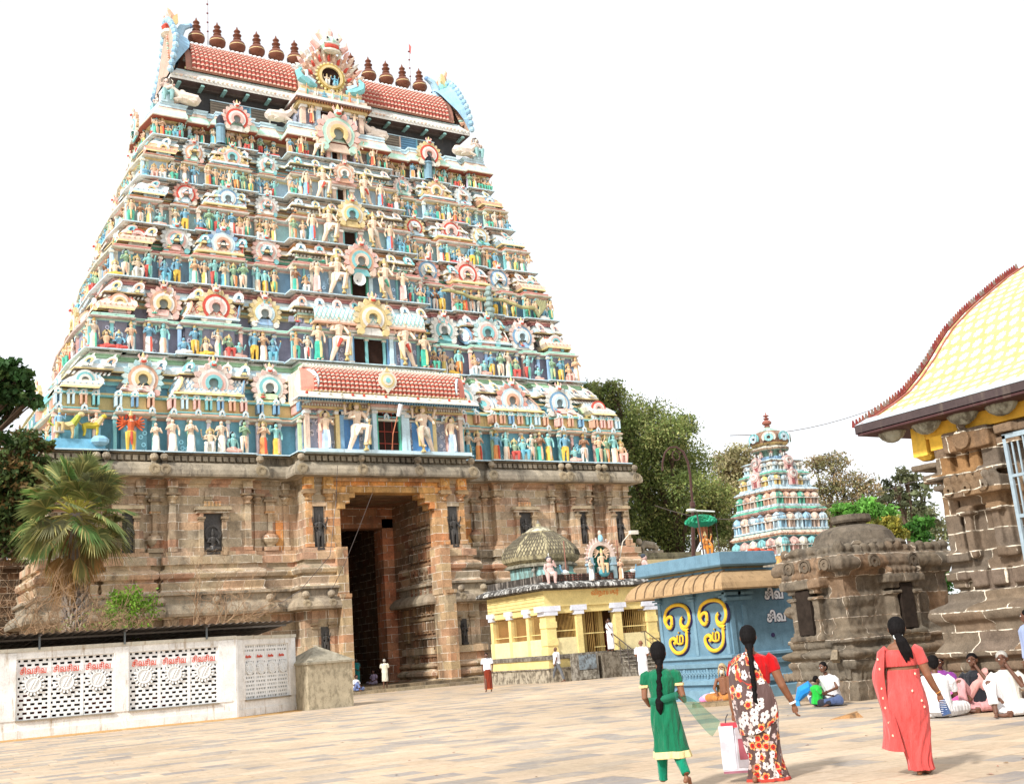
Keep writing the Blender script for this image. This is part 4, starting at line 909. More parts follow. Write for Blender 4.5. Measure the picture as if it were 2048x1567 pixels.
# statues: the hundred largest are parts of their own, the rest one part
def depth(p): return (p[0].translation-CP).dot(fw)
seen=[p for p in placed if not (p[0].translation.x>XC+9 and abs(p[0].to_euler().z-pi/2)<.6 )]
seen.sort(key=lambda p:-p[2]/depth(p))
tw=Matrix.Translation(-tower.location)
for M,mb,h in seen[:100]:
    o=bpy.data.objects.new('statue',stmesh(mb)); COL.objects.link(o); o.parent=tower; o.matrix_basis=tw@M
rest=MB()
for M,mb,h in seen[100:]: rest.mesh(mb,M)
tag(bw(rest,'statue_rows',mPAINT2,tower),kind='stuff')
# finials
fb=MB(); BRN=(.16,.055,.03)
fb.lathe([(.30,0,(.6,.2,.1)),(.34,.1,BRN),(.22,.22),(.2,.32),(.3,.42),(.34,.5),(.2,.56),(.24,.62),(.46,.72),(.62,.95),(.64,1.12,YE),(.635,1.17,BRN),(.56,1.38),(.38,1.55),(.2,1.62),(.3,1.7),(.32,1.76),(.18,1.84),(.16,1.92),(.32,2.0),(.34,2.06),(.16,2.2),(.14,2.26),(.25,2.34),(.26,2.4),(.1,2.56),(.02,2.8)],14,BRN)
mFIN=M_flat('dark_copper_finial',(1,1,1),.45,.5,.2)
mFIN=M_cloth('aged_copper_and_gilt',.45,.1); 
f0=fb.build('finial',mFIN,None,True); f0.parent=tower
xs=[onY(px,py,YR)[0] for px,py in ((393,92),(435,100),(475,108),(514,116),(553,124),(590,131))]+[onY(px,py,YR)[0] for px,py in((703,152),(738,160),(773,167),(806,175),(840,182))]+[onY(640,140,YR)[0]]
for k,x in enumerate(xs):
    o=f0 if k==0 else f0.copy()
    if k: COL.objects.link(o); o.parent=tower
    o.location=(x-tower.location.x,YR-tower.location.y,42.86-tower.location.z); o.scale=(.9,.9,.93)
# flag poles, loudspeaker, hanging lamp
for px,h,fl in ((416,4.9,True),(822,3.6,False)):
    p=onY(px,100 if fl else 178,YR); b=MB(); b.box(p.x-.25,p.x+.25,YR-.25,YR+.25,42.7,43.5,(.75,.84,.86),tp=.1); b.tube([(p.x,YR,43.4),(p.x+.05,YR,43.8+h)],[.035,.02],6,(.45,.4,.4))
    for q in range(4): b.ell(p.x,YR,44.6+q*.7,.08,.08,.06,(.2,.05,.05),6,4)
    bw(b,'flag_pole',mPAINT2,tower)
    b=MB(); b.add([(p.x+.05,YR,43.8+h),(p.x+.65,YR-.1,43.7+h),(p.x+.6,YR+.05,43.2+h),(p.x+.05,YR,43.3+h)] if fl else [(p.x+.05,YR,43.8+h),(p.x+.2,YR-.1,43.5+h),(p.x+.16,YR+.05,42.9+h),(p.x+.05,YR,43.1+h)],[(0,1,2,3)],(.75,.16,.14)); bw(b,'flag',M_cloth('faded_red_flag'),tower)
ls=MB(); ls.M=T(XC-.2,61.9,25.3,rx=radians(90)); ls.lathe([(.04,-.4),(.12,-.3),(.16,0),(.2,.2),(.42,.42),(.44,.44),(.36,.38),(.05,.1)],14,(.75,.75,.72)); ls.M=None; bw(ls,'loudspeaker',M_cloth('grey_speaker_paint',.5,.05),tower)
lm=MB(); lm.tube([(XC+.1,58.7,13.6),(XC+.0,58.2,14.6),(XC+.25,57.9,15.8)],.035,6,(.55,.2,.1)); lm.tube([(XC+.25,57.9,15.6),(XC+.38,57.7,16.3)],[.12,.16],8,(.7,.72,.74)); bw(lm,'flood_lamp',mPAINT2,tower)
# ================================================================ yellow shrine
YL=(.80,.64,.27); YL2=(.80,.69,.38); LAV=(.72,.74,.82)
mYEL=M_paint('yellow_limewash',.35,.8,1.0,lo=.66)
mROOFST=M_paint('mossy_whitewash',.95,.9,1.5,(.035,.03,.026),lo=.40)
mSTAINST=M_paint('stained_plinth_plaster',.75,.9,1.6,(.06,.045,.03),lo=.48,st=2.2,tint=.8)
mMETALD=M_flat('dark_painted_iron',(.06,.045,.04),.5,.5,.2)
ys=empty('yellow_shrine',(33.7,47,0),label='small yellow pillared shrine with a domed roof built against the gate tower',cat='shrine')
x0,x1,y0,y1=30.3,37.15,47.0,52.6
b=MB(); b.box(x0-.25,x1+.25,y0-.25,y1,-.2,.62,(.55,.48,.36)); b.box(x0-.3,x1+.3,y0-.3,y1,.62,.68,(.4,.35,.28)); b.box(x0-.18,x1+.18,y0-.18,y1,1.08,1.24,(.34,.3,.24)); b.box(x0-.1,x1+.1,y0-.1,y1,1.24,1.3,(.3,.27,.22))
bw(b,'plinth',mSTAINST,ys)
b=MB(); b.box(x0-.12,x1+.12,y0-.12,y1,.68,1.08,YL)
sideY=[47.15,48.75,50.5,52.35]
b.box(x0+.0,x0+.16,y0+.3,y1,1.3,2.08,YL2); 
for a,c in ((30.6,32.15),(34.75,36.6)): b.box(a,c,y0+.02,y0+.18,1.3,2.1,YL2)
b.box(x0-.06,x1+.06,y0-.06,y1,3.62,4.42,YL); b.box(x0+.02,x1-.02,y0+.02,y0+.3,3.3,3.62,YL); b.box(x0+.02,x0+.3,y0+.3,y1,3.3,3.62,YL)
for k in range(4): b.box(x0-.075,x0-.06,y0-.05,y1,3.75+k*.17,3.76+k*.17,(.3,.2,.06))
b.box(x1-.25,x1,y0+.2,y1,1.3,3.6,YL)
bw(b,'wall',mYEL,ys)
def ypillar(x,y,w,cap=True):
    p=MB(); p.box(x-w,x+w,y-.02,y+2*w,1.3,3.3,YL); 
    if w>.2:
        for z in (1.3,1.75,2.6): p.box(x-w-.04,x+w+.04,y-.06,y+2*w,z,z+.3,YL)
    o=bw(p,'pillar',mYEL,ys)
    q=MB(); q.box(x-w-.3,x+w+.3,y-.1,y+2*w,3.4,3.66,LAV); q.box(x-w-.12,x+w+.12,y-.08,y+2*w,3.2,3.4,LAV); c=bw(q,'capital',mYEL,o)
for x,w in ((30.55,.28),(32.25,.17),(34.7,.2),(36.85,.3)): ypillar(x,y0-.03,w)
for y in sideY[1:]:
    p=MB(); p.box(x0-.02,x0+.3,y-.13,y+.13,1.3,3.3,YL); o=bw(p,'pillar',mYEL,ys); q=MB(); q.box(x0-.12,x0+.3,y-.34,y+.34,3.4,3.62,LAV); q.box(x0-.1,x0+.3,y-.2,y+.2,3.22,3.4,LAV); bw(q,'capital',mYEL,o)
b=MB(); b.box(x0+.45,x1-.3,y0+1.6,y0+1.8,1.25,3.6,(.11,.05,.02)); b.box(x0+.5,x0+.6,y0+1.8,y1,1.25,3.6,(.30,.11,.04)); b.box(x0+.5,x1-.3,y0+.4,y1,3.5,3.6,(.5,.3,.1)); b.box(x0+.5,x1-.3,y0+.3,y1,1.2,1.26,(.2,.15,.12)); b.box(32.0,32.6,y0+1.5,y0+1.6,1.25,3.0,(.1,.04,.03)); b.box(34.9,36.3,y0+1.5,y0+1.6,1.3,2.2,(.35,.06,.05))  # inner surfaces coloured darker to suggest the shaded interior
for x in (31.0,33.2,34.3): b.box(x,x+.25,y0+1.2,y0+1.45,1.25,3.5,YL)
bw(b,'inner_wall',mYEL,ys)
def bars(x_0,x_1,z_0,z_1,n,yy,hor=(.35,)):
    g=MB()
    for k in range(n): x=x_0+(x_1-x_0)*(k+.5)/n; g.box(x-.011,x+.011,yy,yy+.02,z_0,z_1,(.40,.24,.07))
    for h in hor: z=z_0+(z_1-z_0)*h; g.box(x_0,x_1,yy-.01,yy+.03,z,z+.05,YL)
    g.box(x_0,x_1,yy-.01,yy+.03,z_1-.02,z_1+.04,YL); return bw(g,'window_grille',mYEL,ys)
bars(30.85,32.08,2.1,3.3,15,y0+.1,(.26,)); bars(34.9,36.55,2.1,3.3,13,y0+.1,(.26,)); bars(32.45,33.2,1.3,3.3,7,y0+.12,(.45,)); bars(33.2,33.9,1.3,3.3,6,y0+.2,(.1,.45))
g=MB()
for a,c in zip(sideY,sideY[1:]):
    for k in range(14): y=a+.2+(c-a-.4)*(k+.5)/14; g.box(x0+.12,x0+.14,y-.012,y+.012,2.08,3.3,(.5,.3,.1))
    g.box(x0+.1,x0+.16,a,c,3.26,3.32,YL); g.box(x0+.1,x0+.16,a,c,2.3,2.34,YL)
bw(g,'window_grille',mYEL,ys)
b=MB(); sweep(b,rect(x0,x1,y0,y1),[(.02,4.42,(.2,.18,.15)),(.42,4.46,(.25,.22,.19)),(.48,4.52,WH),(.44,4.66,WH),(.2,4.78,WH),(.05,4.84,WH)],cap=True); b.box(x0+.05,x1-.05,y0+.05,y0+.4,4.84,5.22,(.6,.46,.38)); b.box(x0+.05,x0+.4,y0+.4,y1,4.84,5.2,(.4,.35,.3))
for k in range(3): b.box(x0+.03,x1-.03,y0+.02,y0+.06,4.9+k*.11,4.94+k*.11,(.5,.12,.07))
for k in range(6): b.box(x0-.5,x0-.42,y0+.5+k*.9,y0+.75+k*.9,4.5,4.6,WH)
bw(b,'cornice',mROOFST,ys)
# dome
mDOME=M_paint('weathered_ochre_dome',.75,.9,1.6,(.10,.085,.06),lo=.48)
b=MB(); dx,dy=33.0,51.2; OC=(.46,.40,.24)
def octo(prof,c): b.lathe([(r_,z_,c) if len(q)<3 else q for q in prof for r_,z_ in [q[:2]]],8,c,ox=dx,oy=dy,rot=pi/8)
octo([(1.9,5.0,(.3,.5,.46)),(1.9,5.2,(.3,.5,.46)),(1.75,5.25,(.32,.56,.54)),(1.75,5.85,(.3,.28,.22)),(2.0,5.9,(.3,.28,.22)),(2.0,6.0,(.3,.28,.2)),(1.85,6.1,OC),(2.1,6.25,OC),(2.18,6.45,OC),(2.12,6.75,OC),(1.85,7.1,OC),(1.4,7.45,OC),(.95,7.72,OC),(.95,7.82,(.6,.55,.4)),(.75,7.86,(.6,.55,.4)),(.5,8.05,(.5,.46,.3)),(.15,8.15,OC),(.12,8.3,(.2,.18,.15)),(.02,8.5)],OC)
for k in range(8):
    a0=pi/8+k*pi/4
    for j in range(9):
        for sg in (-1,1):
            pts=[]
            for (r_,z_) in ((2.2,6.45),(2.14,6.75),(1.87,7.1),(1.42,7.46),(.97,7.74)):
                f=(j+.5)/9+sg*(z_-7.0)*.28*(1 if 1 else 0); 
                if 0<=f<=1:
                    p0=Vector((cos(a0),sin(a0)))*r_; p1=Vector((cos(a0+pi/4),sin(a0+pi/4)))*r_; p=p0.lerp(p1,f); pts.append((dx+p.x,dy+p.y,z_+.01))
            if len(pts)>1: b.tube(pts,.022,3,(.16,.14,.10),cap=False)
bw(b,'dome',mDOME,ys)
b=MB(); figure(b,T(31.75,50.0,5.0,s=.95),(.4,.38,.33),(.4,.38,.33),(.4,.38,.33),0,True); bw(b,'statue',mDOME,ys)
# statues along the roof edge
def fatkid(M,c,hair=(.06,.07,.09),peac=False):
    m=MB(); m.M=M
    for s in(-1,1):
        m.tube([(s*.12,-.05,.5),(s*.2,-.3,.48),(s*.18,-.3,.25),(s*.17,-.28,.03)],[.14,.12,.085,.06],8,c); m.ell(s*.17,-.36,.03,.06,.12,.04,c,6,3)
    m.ell(0,-.02,.62,.25,.2,.22,c,10,6); m.ell(0,0,.88,.2,.15,.18,c,10,6); m.tube([(-.13,-.15,.48),(.13,-.15,.48)],.13,8,(.7,.68,.62))
    m.tube([(-.18,0,.98),(-.28,-.08,.74),(-.24,-.22,.54)],[.07,.06,.045],7,c); m.tube([(.18,0,.98),(.3,-.1,.84),(.16,-.2,1.12)],[.07,.06,.045],7,c)
    m.ell(0,-.03,1.18,.13,.14,.15,c,10,7); m.ell(0,.02,1.25,.16,.15,.13,hair,9,5); m.ell(0,-.165,1.17,.03,.04,.035,c,5,3)
    for s in(-1,1): m.ell(s*.05,-.155,1.21,.022,.015,.016,(.04,.04,.04),5,3)
    if peac: m.ell(.0,-.02,1.42,.03,.05,.12,(.8,.8,.75),6,4)
    return bw(m,'statue',mPAINT2,ys)
fatkid(T(30.75,47.0,4.75,rz=-.3),(.62,.44,.40),peac=True); fatkid(T(36.75,47.0,4.75,rz=1.2),(.62,.44,.40))
def peacock(M):
    m=MB(); m.M=M; c=(.30,.50,.56)
    m.tube([(-.16,0,.25),(0,0,.27),(.16,0,.24)],[.09,.13,.08],8,(.7,.74,.72)); m.tube([(-.14,0,.3),(-.24,0,.45),(-.22,0,.56)],[.06,.04,.03],6,(.16,.34,.5)); m.ell(-.25,0,.58,.05,.035,.035,(.16,.34,.5),6,4); m.tube([(.12,0,.26),(.5,0,.17),(1.05,0,.04)],[.08,.07,.04],6,(.14,.34,.28),sq=.6)
    for s in(-1,1): m.tube([(0,s*.05,.2),(0,s*.05,0)],.015,4,(.4,.4,.3))
    return bw(m,'peacock_statue',mPAINT2,ys)
peacock(T(31.75,47.1,4.98,s=1.15)); peacock(T(36.0,47.1,4.98,s=1.0,rz=pi*.95))
b=MB(); kx,kz=34.1,6.0
b.ring(kx,kz,47.35,.62,.82,-.25,pi+.25,.3,(.70,.56,.48),16); b.poly([(kx+.66*cos(a),kz+.66*sin(a)) for a in [pi*k/12 for k in range(13)]]+[(kx-.66,5.0),(kx+.66,5.0)],47.5,.1,(.03,.22,.18))
for s in(-1,1): b.box(kx+s*.72-.12,kx+s*.72+.12,47.0,47.35,4.9,6.0,(.3,.42,.46)); b.box(kx+s*.74-.18,kx+s*.74+.18,46.95,47.35,5.6,5.7,(.35,.5,.6))
for k in range(17):
    a=-.25+(pi+.5)*k/16; b.tube([(kx+.8*cos(a),47.2,kz+.8*sin(a)),(kx+1.02*cos(a),47.15,kz+1.02*sin(a)+.03)],[.11,.04],5,(.66,.5,.44))
b.ell(kx,47.05,kz+.98,.14,.12,.2,(.3,.6,.75),7,5); b.ell(kx,47.1,kz+1.25,.1,.1,.16,(.6,.5,.4),6,4)
bw(b,'arch_gable',mPAINT2,ys)
b=MB(); figure(b,T(kx,47.12,5.15,s=1.55),(.74,.52,.36),(.70,.5,.3),YE,3,None,6); b.ell(kx,47.0,5.2,.35,.15,.22,(.1,.34,.4),8,5); bw(b,'statue',mPAINT2,ys)
b=MB(); figure(b,T(33.15,46.85,4.8,s=1.15,rz=.4),(.66,.56,.46),(.72,.70,.66),GD,1,True,2,None,WH,2); bw(b,'statue',mPAINT2,ys)
b=MB(); figure(b,T(35.05,46.85,4.8,s=1.15),(.68,.44,.30),(.72,.42,.26),(.1,.08,.06),1,True,2,None,WH,2); bw(b,'statue',mPAINT2,ys)
b=MB()
for x in(31.95,35.3): q_=MB(); q_.tube([(x,47.3,4.9),(x,47.3,6.9)],.035,5,(.3,.14,.1)); bw(q_,'roof_rod',mPAINT2,ys)
b.ell(35.45,47.6,5.4,.28,.2,.6,(.28,.2,.15),8,6); b.ell(32.1,47.6,5.35,.25,.2,.45,(.14,.12,.1),8,6); b.tube([(35.5,47.5,5.8),(35.7,47.3,6.8),(36.1,47.0,7.3)],[.03,.03,.03],5,(.7,.65,.55)); b.box(36.0,36.5,46.9,47.1,7.15,7.35,(.74,.7,.6))
bw(b,'roof_lamp',mPAINT2,ys)
# stairs and handrails
b=MB(); sx0,sx1=33.95,36.0
for k in range(7): b.box(sx0,sx1,y0-.3-.3*(7-k),y0-.3,(-.1 if k==0 else k*.178-.02)+.003*k,(k+1)*.178,(.30,.27,.22))
for k in range(7): b.box(sx0-.04,sx1+.04,y0-.34-.3*(7-k),y0-.02-.3*(7-k),(k+1)*.178,(k+1)*.178+.03,(.62,.56,.46))
b.box(32.9,sx0,y0-.9,y0-.25,-.1,1.22,(.30,.26,.2))
bw(b,'stairs',mSTAINST,ys)
for sx in (33.9,36.0):
    b=MB(); pts=[(sx,y0-.1,2.1),(sx,y0-.5,2.1),(sx,y0-2.4,1.05),(sx,y0-2.42,.35)]; b.tube(pts,.03,6); 
    b.tube([(sx,y0-.5,1.7),(sx,y0-2.35,.7)],.018,5)
    for k in range(4): t=k/3; b.tube([(sx,y0-.4-1.85*t,.9-.8*t),(sx,y0-.4-1.85*t,2.08-.98*t)],.022,5,(3,.8,.6))
    bw(b,'handrail',mMETALD,ys)
b=MB(); b.box(31.35,32.65,46.2,46.75,-.1,1.3,(.36,.33,.28)); b.box(31.5,32.5,46.16,46.22,.5,1.2,(.30,.36,.40)); b.box(31.5,32.5,46.17,46.2,.05,.45,(.45,.42,.35)); bw(b,'meter_cabinet',mSTAINST,ys)
def text(body,size,M,mat,parent,name='lettering',off=0,ext=.004,label=None):
    c=bpy.data.curves.new(name,'FONT'); c.body=body; c.size=size; c.offset=off; c.extrude=ext; c.materials.append(mat); c.resolution_u=4
    q=bpy.data.objects.new(name,c); COL.objects.link(q); bpy.context.view_layer.update()
    me=bpy.data.meshes.new_from_object(q.evaluated_get(bpy.context.evaluated_depsgraph_get())); bpy.data.objects.remove(q)
    o=bpy.data.objects.new(name,me); COL.objects.link(o); o.parent=parent
    p=parent; l=Vector()
    while p: l=l+p.location; p=p.parent
    o.matrix_basis=Matrix.Translation(-l)@M; return o
FRONT=Matrix.Rotation(pi/2,4,'X')
mORT=M_flat('orange_sign_paint',(.75,.25,.05)); mRDT=M_flat('red_sign_paint',(.62,.10,.06),.7,.2,.2,20); mWHT=M_flat('white_sign_paint',(.88,.88,.9)); mPUR=M_flat('dark_purple_outline',(.03,.02,.08)); mYOM=M_flat('yellow_relief_paint',(.74,.46,.04),.7,.2,.12)
text('விநாயகர்',.34,T(33.1,y0-.075,4.1)@FRONT,mORT,ys,off=.006)
# ================================================================ blue shrine
mBLUE=M_paint('blue_limewash',.4,.85,2.2,(.05,.10,.13),lo=.60)
mTANE=M_paint('tan_eave_plaster',.5,.85,2.5,(.10,.06,.03),lo=.56)
bs_=empty('blue_shrine',(20.2,22.7,0),label='blue painted shrine with two yellow Om signs and a curved tan eave',cat='shrine')
X0,X1,Y0,Y1=19.18,21.9,21.41,24.15; B1=(.14,.25,.325); B2=(.175,.30,.38)
b=MB(); P=rect(X0,X1,Y0,Y1)
sweep(b,P,[(.12,-.1,B2),(.12,.26,B2),(.02,.3,B1),(.02,.38,B2),(.1,.4,B2),(.1,.5,B2),(.0,.54,B1),(.0,.8,B1),(.06,.82,B2),(.08,.92,B2),(.02,.94,B1),(.02,1.02,B2),(.09,1.04,B2),(.09,1.1,B2),(.0,1.12,B1),(.0,2.72,B1),(.06,2.76,B1),(.06,2.86,B1),(.14,2.9,B1),(.14,3.2,B1)])
for yy in (Y0+.06,22.66,Y1-.1): 
    b.box(X0-.035,X0,yy-.05,yy+.05,1.12,2.5,B2); b.box(X0-.08,X0,yy-.12,yy+.12,2.5,2.55,B2); b.box(X0-.12,X0,yy-.16,yy+.16,2.58,2.62,B2); b.box(X0-.07,X0,yy-.1,yy+.1,2.62,2.75,B2)
for xx in (X0+.12,X0+.55,): b.box(xx-.07,xx+.07,Y0-.05,Y0,1.12,2.3,B1); b.box(xx-.2,xx+.24,Y0-.12,Y0,2.42,2.5,B2); b.box(xx-.24,xx+.28,Y0-.14,Y0,2.55,2.62,B2)
for k in range(26):
    b.ring(0,0,0,.03,.07,0,6.28,.03,B2,8) if 0 else None
for k in range(22): # carved frieze
    y=Y0+.1+k*.12; b.M=T(X0,y,.67,rz=-pi/2); b.ring(0,0,0,.02,.055,0,6.28,.035,B2,8); b.tube([(0,-.01,-.1),(.03,-.03,0),(-.02,-.02,.1)],.018,4,B1); b.M=None
for k in range(3): b.box(X0-.03,X0,Y0+.05+k*.9,Y0+.1+k*.9,.54,.8,B2)
bw(b,'wall',mBLUE,bs_)
b=MB(); n=34
prof=[(.60,2.66),(.62,2.70),(.57,2.84),(.47,2.98),(.30,3.10),(.14,3.15)]; PE=rect(X0,20.35,Y0,Y1)
V=[]
per=[(X0,Y1+.0,-1,1),(X0,Y0,-1,-1),(X1,Y0,1,-1),(X1,Y1,1,1)]
sweep(b,PE,[(.2,2.78,(.3,.2,.1))]+[(o,z,(.40,.265,.14)) for o,z in prof])
for k in range(9): # ribs
    y=Y0-.35+k*.4; b.tube([(X0-o-.004-(0),y+.18*(z-2.6),z+.01) for o,z in prof[1:]],.02,4,(.14,.09,.05))
b.box(X0-.12,20.47,Y0-.12,Y1+.12,3.14,3.26,(.36,.27,.13))
bw(b,'eave',mTANE,bs_)
b=MB(); sweep(b,PE,[(.16,3.24,B1),(.34,3.26,B1),(.37,3.3,B1),(.34,3.6,B2),(.2,3.62,B2)],cap=True); bw(b,'parapet',mBLUE,bs_)
# relief Om characters
def px2(a): return [onX(1240+x*.281,980+y*.281,X0) for x,y in a]
OMA=[[(632,925),(620,950),(600,945),(585,915),(592,885),(612,868),(628,880),(632,925)],[(588,925),(576,900),(577,865),(590,820),(630,788),(680,778),(725,790),(755,825),(767,880),(757,925),(735,944),(712,938),(700,915),(702,890),(712,872)],
 [(700,915),(708,945),(728,962),(757,968),(746,985),(749,1040),(742,1095),(712,1130),(672,1137),(640,1115),(620,1075),(622,1042),(642,1028),(660,1040),(662,1058),(650,1066)]]
MMA=[[(672,1005),(672,1064),(712,1062),(712,1012),(692,1012),(692,1060)],[(679,985),(682,986)]]
for dxy,sc in (((0,0),1),((0,0),.94)):
    if sc!=1:
        fx=lambda a:[(330+(x-575)*.915,812+(y-778)*.955) for x,y in a]
    else: fx=lambda a:a
    b=MB(); b2=MB()
    for st,r_ in [(q,.050) for q in OMA]+[(q,.026) for q in MMA]:
        pts=px2(fx(st)); 
        # round the stroke with a Catmull pass
        Q=[]
        for i in range(len(pts)-1):
            p0,p1,p2,p3=pts[max(i-1,0)],pts[i],pts[i+1],pts[min(i+2,len(pts)-1)]
            for u in (0,.33,.66): Q.append(.5*((2*p1)+(-p0+p2)*u+(2*p0-5*p1+4*p2-p3)*u*u+(-p0+3*p1-3*p2+p3)*u**3))
        Q.append(pts[-1])
        b.tube([(q.x-.045,q.y,q.z) for q in Q],r_,8,None); b2.tube([(q.x-.004,q.y-.01,q.z-.012) for q in Q],r_*1.3,8,None)
    bw(b,'om_sign',mYOM,bs_); bw(b2,'sign_outline',mPUR,bs_)
for z,xx in ((2.40,20.49),(1.83,20.48)):
    text('சிவ',.33,T(xx+.01,Y0-.012,z)@FRONT,mPUR,bs_,off=.026,ext=.002); text('சிவ',.33,T(xx-.006,Y0-.022,z+.006)@FRONT,mWHT,bs_,off=.013,ext=.004)
b=MB(); b.ring(20.62,1.5,Y0,0,.055,0,6.28,.03,(.02,.02,.02),10); bw(b,'drain_hole',mPUR,bs_)
# sculpted tree with seated figure on the blue shrine
tc_=onY(1412,1105,22.6); tx,ty=tc_.x,22.6
ts=empty('tree_sculpture',(tx,ty,3.61),label='small painted tree sculpture with green canopy over an orange seated figure',cat='sculpture')
b=MB()
for k in range(7): a=k*.9; b.tube([(tx+.02+.10*cos(a),ty+.08*sin(a),3.6),(tx+.0+.06*cos(a),ty+.05*sin(a),4.0),(tx-.04+.12*cos(a),ty+.1*sin(a),4.5)],[.05,.035,.05],6,(.36,.13,.06))
for k in range(4): b.tube([(tx+.2+.03*k,ty,4.5),(tx+.22+.02*k,ty,3.7)],.012,4,(.2,.08,.04))
bw(b,'trunk',mPAINT2,ts)
b=MB(); b.ell(tx-.05,ty,4.55,.42,.36,.15,(.02,.26,.13),16,7)
for k in range(260):
    a=R.uniform(0,6.28); e=R.uniform(-.2,1.4); b.ell(tx-.05+.42*cos(a)*cos(e),ty+.36*sin(a)*cos(e),4.55+.17*sin(e),.045,.045,.03,R.choice([(.02,.30,.15),(.05,.42,.24),(.02,.2,.1)]),5,3)
bw(b,'canopy',mPAINT2,ts)
b=MB(); figure(b,T(tx-.14,ty-.2,3.62,s=.78),(.72,.30,.08),(.74,.26,.04),YE,3,None,4); bw(b,'seated_figure',mPAINT2,ts)
tl_=empty('tube_light',(tx-.3,ty-.35,3.61),label='fluorescent tube lamp on thin black poles above the blue shrine',cat='lamp')
b=MB(); b.tube([(tx-.38,ty-.35,3.58),(tx-.42,ty-.3,4.78)],.022,6); b.tube([(tx+.3,ty-.2,3.58),(tx+.28,ty-.2,4.72)],.014,6); bw(b,'pole',mMETALD,tl_)
b=MB(); b.tube([(tx-.72,ty-.3,4.82),(tx+.28,ty-.2,4.80)],.022,6,(.85,.85,.8)); b.ell(tx-.6,ty-.3,4.82,.18,.09,.045,(.8,.78,.7),8,5); bw(b,'lamp_tube',M_cloth('lamp_enamel',.4,.03),tl_)
b=MB()
for k in range(9): b.ell(20.9+k*.09,22.2+R.uniform(-.1,.1),3.65+R.uniform(0,.1),.12,.1,.06,(.5,.08,.03),6,4)
o=bw(b,'red_cloth_heap',mPAINT2,bs_); 
# ================================================================ arched street lamp
pl=empty('street_lamp',(26.4,31.1,0),label='rusty street lamp pole bending over in a tall hook beside the trees',cat='street lamp')
b=MB(); b.tube([(26.6,31.1,-.2),(26.5,31.0,4.46),(26.3,30.5,6.2)],[.09,.075,.06],8,(.07,.035,.03)); b.lathe([(.06,6.1),(.1,6.15),(.1,6.3),(.05,6.35)],8,(.07,.035,.03),ox=26.3,oy=30.5)
b.tube([(26.3,30.5,6.2),(26.24,30.38,7.3),(26.2,30.38,7.75),(26.05,30.38,8.1),(25.8,30.45,8.3),(25.62,30.6,8.3),(25.45,30.7,8.12),(25.38,30.8,7.8),(25.38,30.85,7.5)],[.045]*4+[.035]*5,8,(.07,.035,.03)); b.ring(25.82,8.0,30.55,.16,.19,0,6.28,.03,(.07,.035,.03),12); bw(b,'pole',M_cloth('rusty_pole_paint',.6,.1),pl)
# ================================================================ second small tower
sv=empty('small_shrine_tower',(38.3,38.3,0),label='small pastel stepped shrine tower with a ribbed dome and copper finial',cat='temple tower')
b=MB(); vx,vy=36.65+1.62,36.7+1.62
mVIM=M_paint('weathered_pastel_stucco',.75,.85,2.2,(.09,.08,.08),lo=.50,tint=.92)
b.box(vx-1.85,vx+1.85,vy-1.85,vy+1.85,-.1,3.9,(.36,.34,.30)); b.box(vx-2.1,vx+2.1,vy-2.1,vy+2.1,3.9,4.1,(.3,.55,.45)); b.box(vx-2.0,vx+2.0,vy-2.0,vy+2.0,4.1,4.4,(.3,.26,.2))
zz=[4.75,6.3,7.75,8.95,9.95,10.75]; hh=[1.62,1.5,1.32,1.13,.95,.78]
b.box(vx-1.95,vx+1.95,vy-1.95,vy+1.95,4.4,4.72,(.74,.40,.12),tp=.1)
VC=[[TQ,PK,CR],[(.34,.58,.74),PCH,LB],[GRN,OR,PCH],[(.74,.54,.2),LB,BL],[LB,CR,TQ]]
for i in range(5):
    z0,z1,h0,h1=zz[i],zz[i+1],hh[i],hh[i+1]; H=z1-z0; c=[(.66,.58,.66),(.55,.50,.58),(.60,.62,.70),(.70,.52,.46),(.34,.46,.58)][i]
    sweep(b,rect(vx-h0,vx+h0,vy-h0,vy+h0),[(.06,z0,LB),(.06,z0+.1,WH),(-.1,z0+.12,c),(-.1,z0+H*.55,(.2,.2,.24)),(-.14,z0+H*.7,[TQ,OR,PK,TQ,PK][i]),(.02,z0+H*.76,[OR,PK,PCH,WH,CR][i]),(.1,z0+H*.84,[PCH,GRN,LB,GRN,LB][i]),(-.02,z0+H*.95,[MINT,WH,LB,MINT,WH][i]),(-.15,z1)],cap=True)
    for f in range(4):
        Mf=T(vx,vy,z0+.1)@Matrix.Rotation(f*pi/2,4,'Z')
        n=6-(i>2)
        for k in range(n):
            x=-h0+.18+(2*h0-.36)*k/(n-1); w_=.27*(1-.08*i); mid=abs(x)<.1
            b.M=Mf@T(x,-h0+.04,0,s=1)
            cc=VC[i][k%3] if not mid else (.78,.52,.48)
            if mid:
                b.box(-.26,.26,-.16,.2,0,H*.62,cc); b.box(-.1,.1,-.18,-.15,.05,H*.48,(.35,.1,.1)); b.ring(0,H*.68,-.0,0,.3,0,6.28,.2,cc,12); b.ring(0,H*.68,-.19,.12,.2,0,6.28,.05,WH,10); b.ell(0,-.1,H*.98,.08,.08,.12,cc,6,4)
            else:
                for q in(-1,1): b.box(q*w_*.6-.035,q*w_*.6+.035,-.1,.1,0,H*.3,cc)
                b.box(-w_*.6,w_*.6,-.04,.1,0,H*.3,tuple(v*.6 for v in cc)); b.box(-w_,w_,-.14,.12,H*.3,H*.35,WH); b.lathe([(w_*1.0,H*.35),(w_*1.1,H*.42),(w_*.9,H*.54),(w_*.4,H*.62),(.02,H*.66)],7,cc,oy=-.0,sy=.75); b.ring(0,H*.46,-.1,.02,.07,0,6.28,.08,WH,7)
            b.M=None
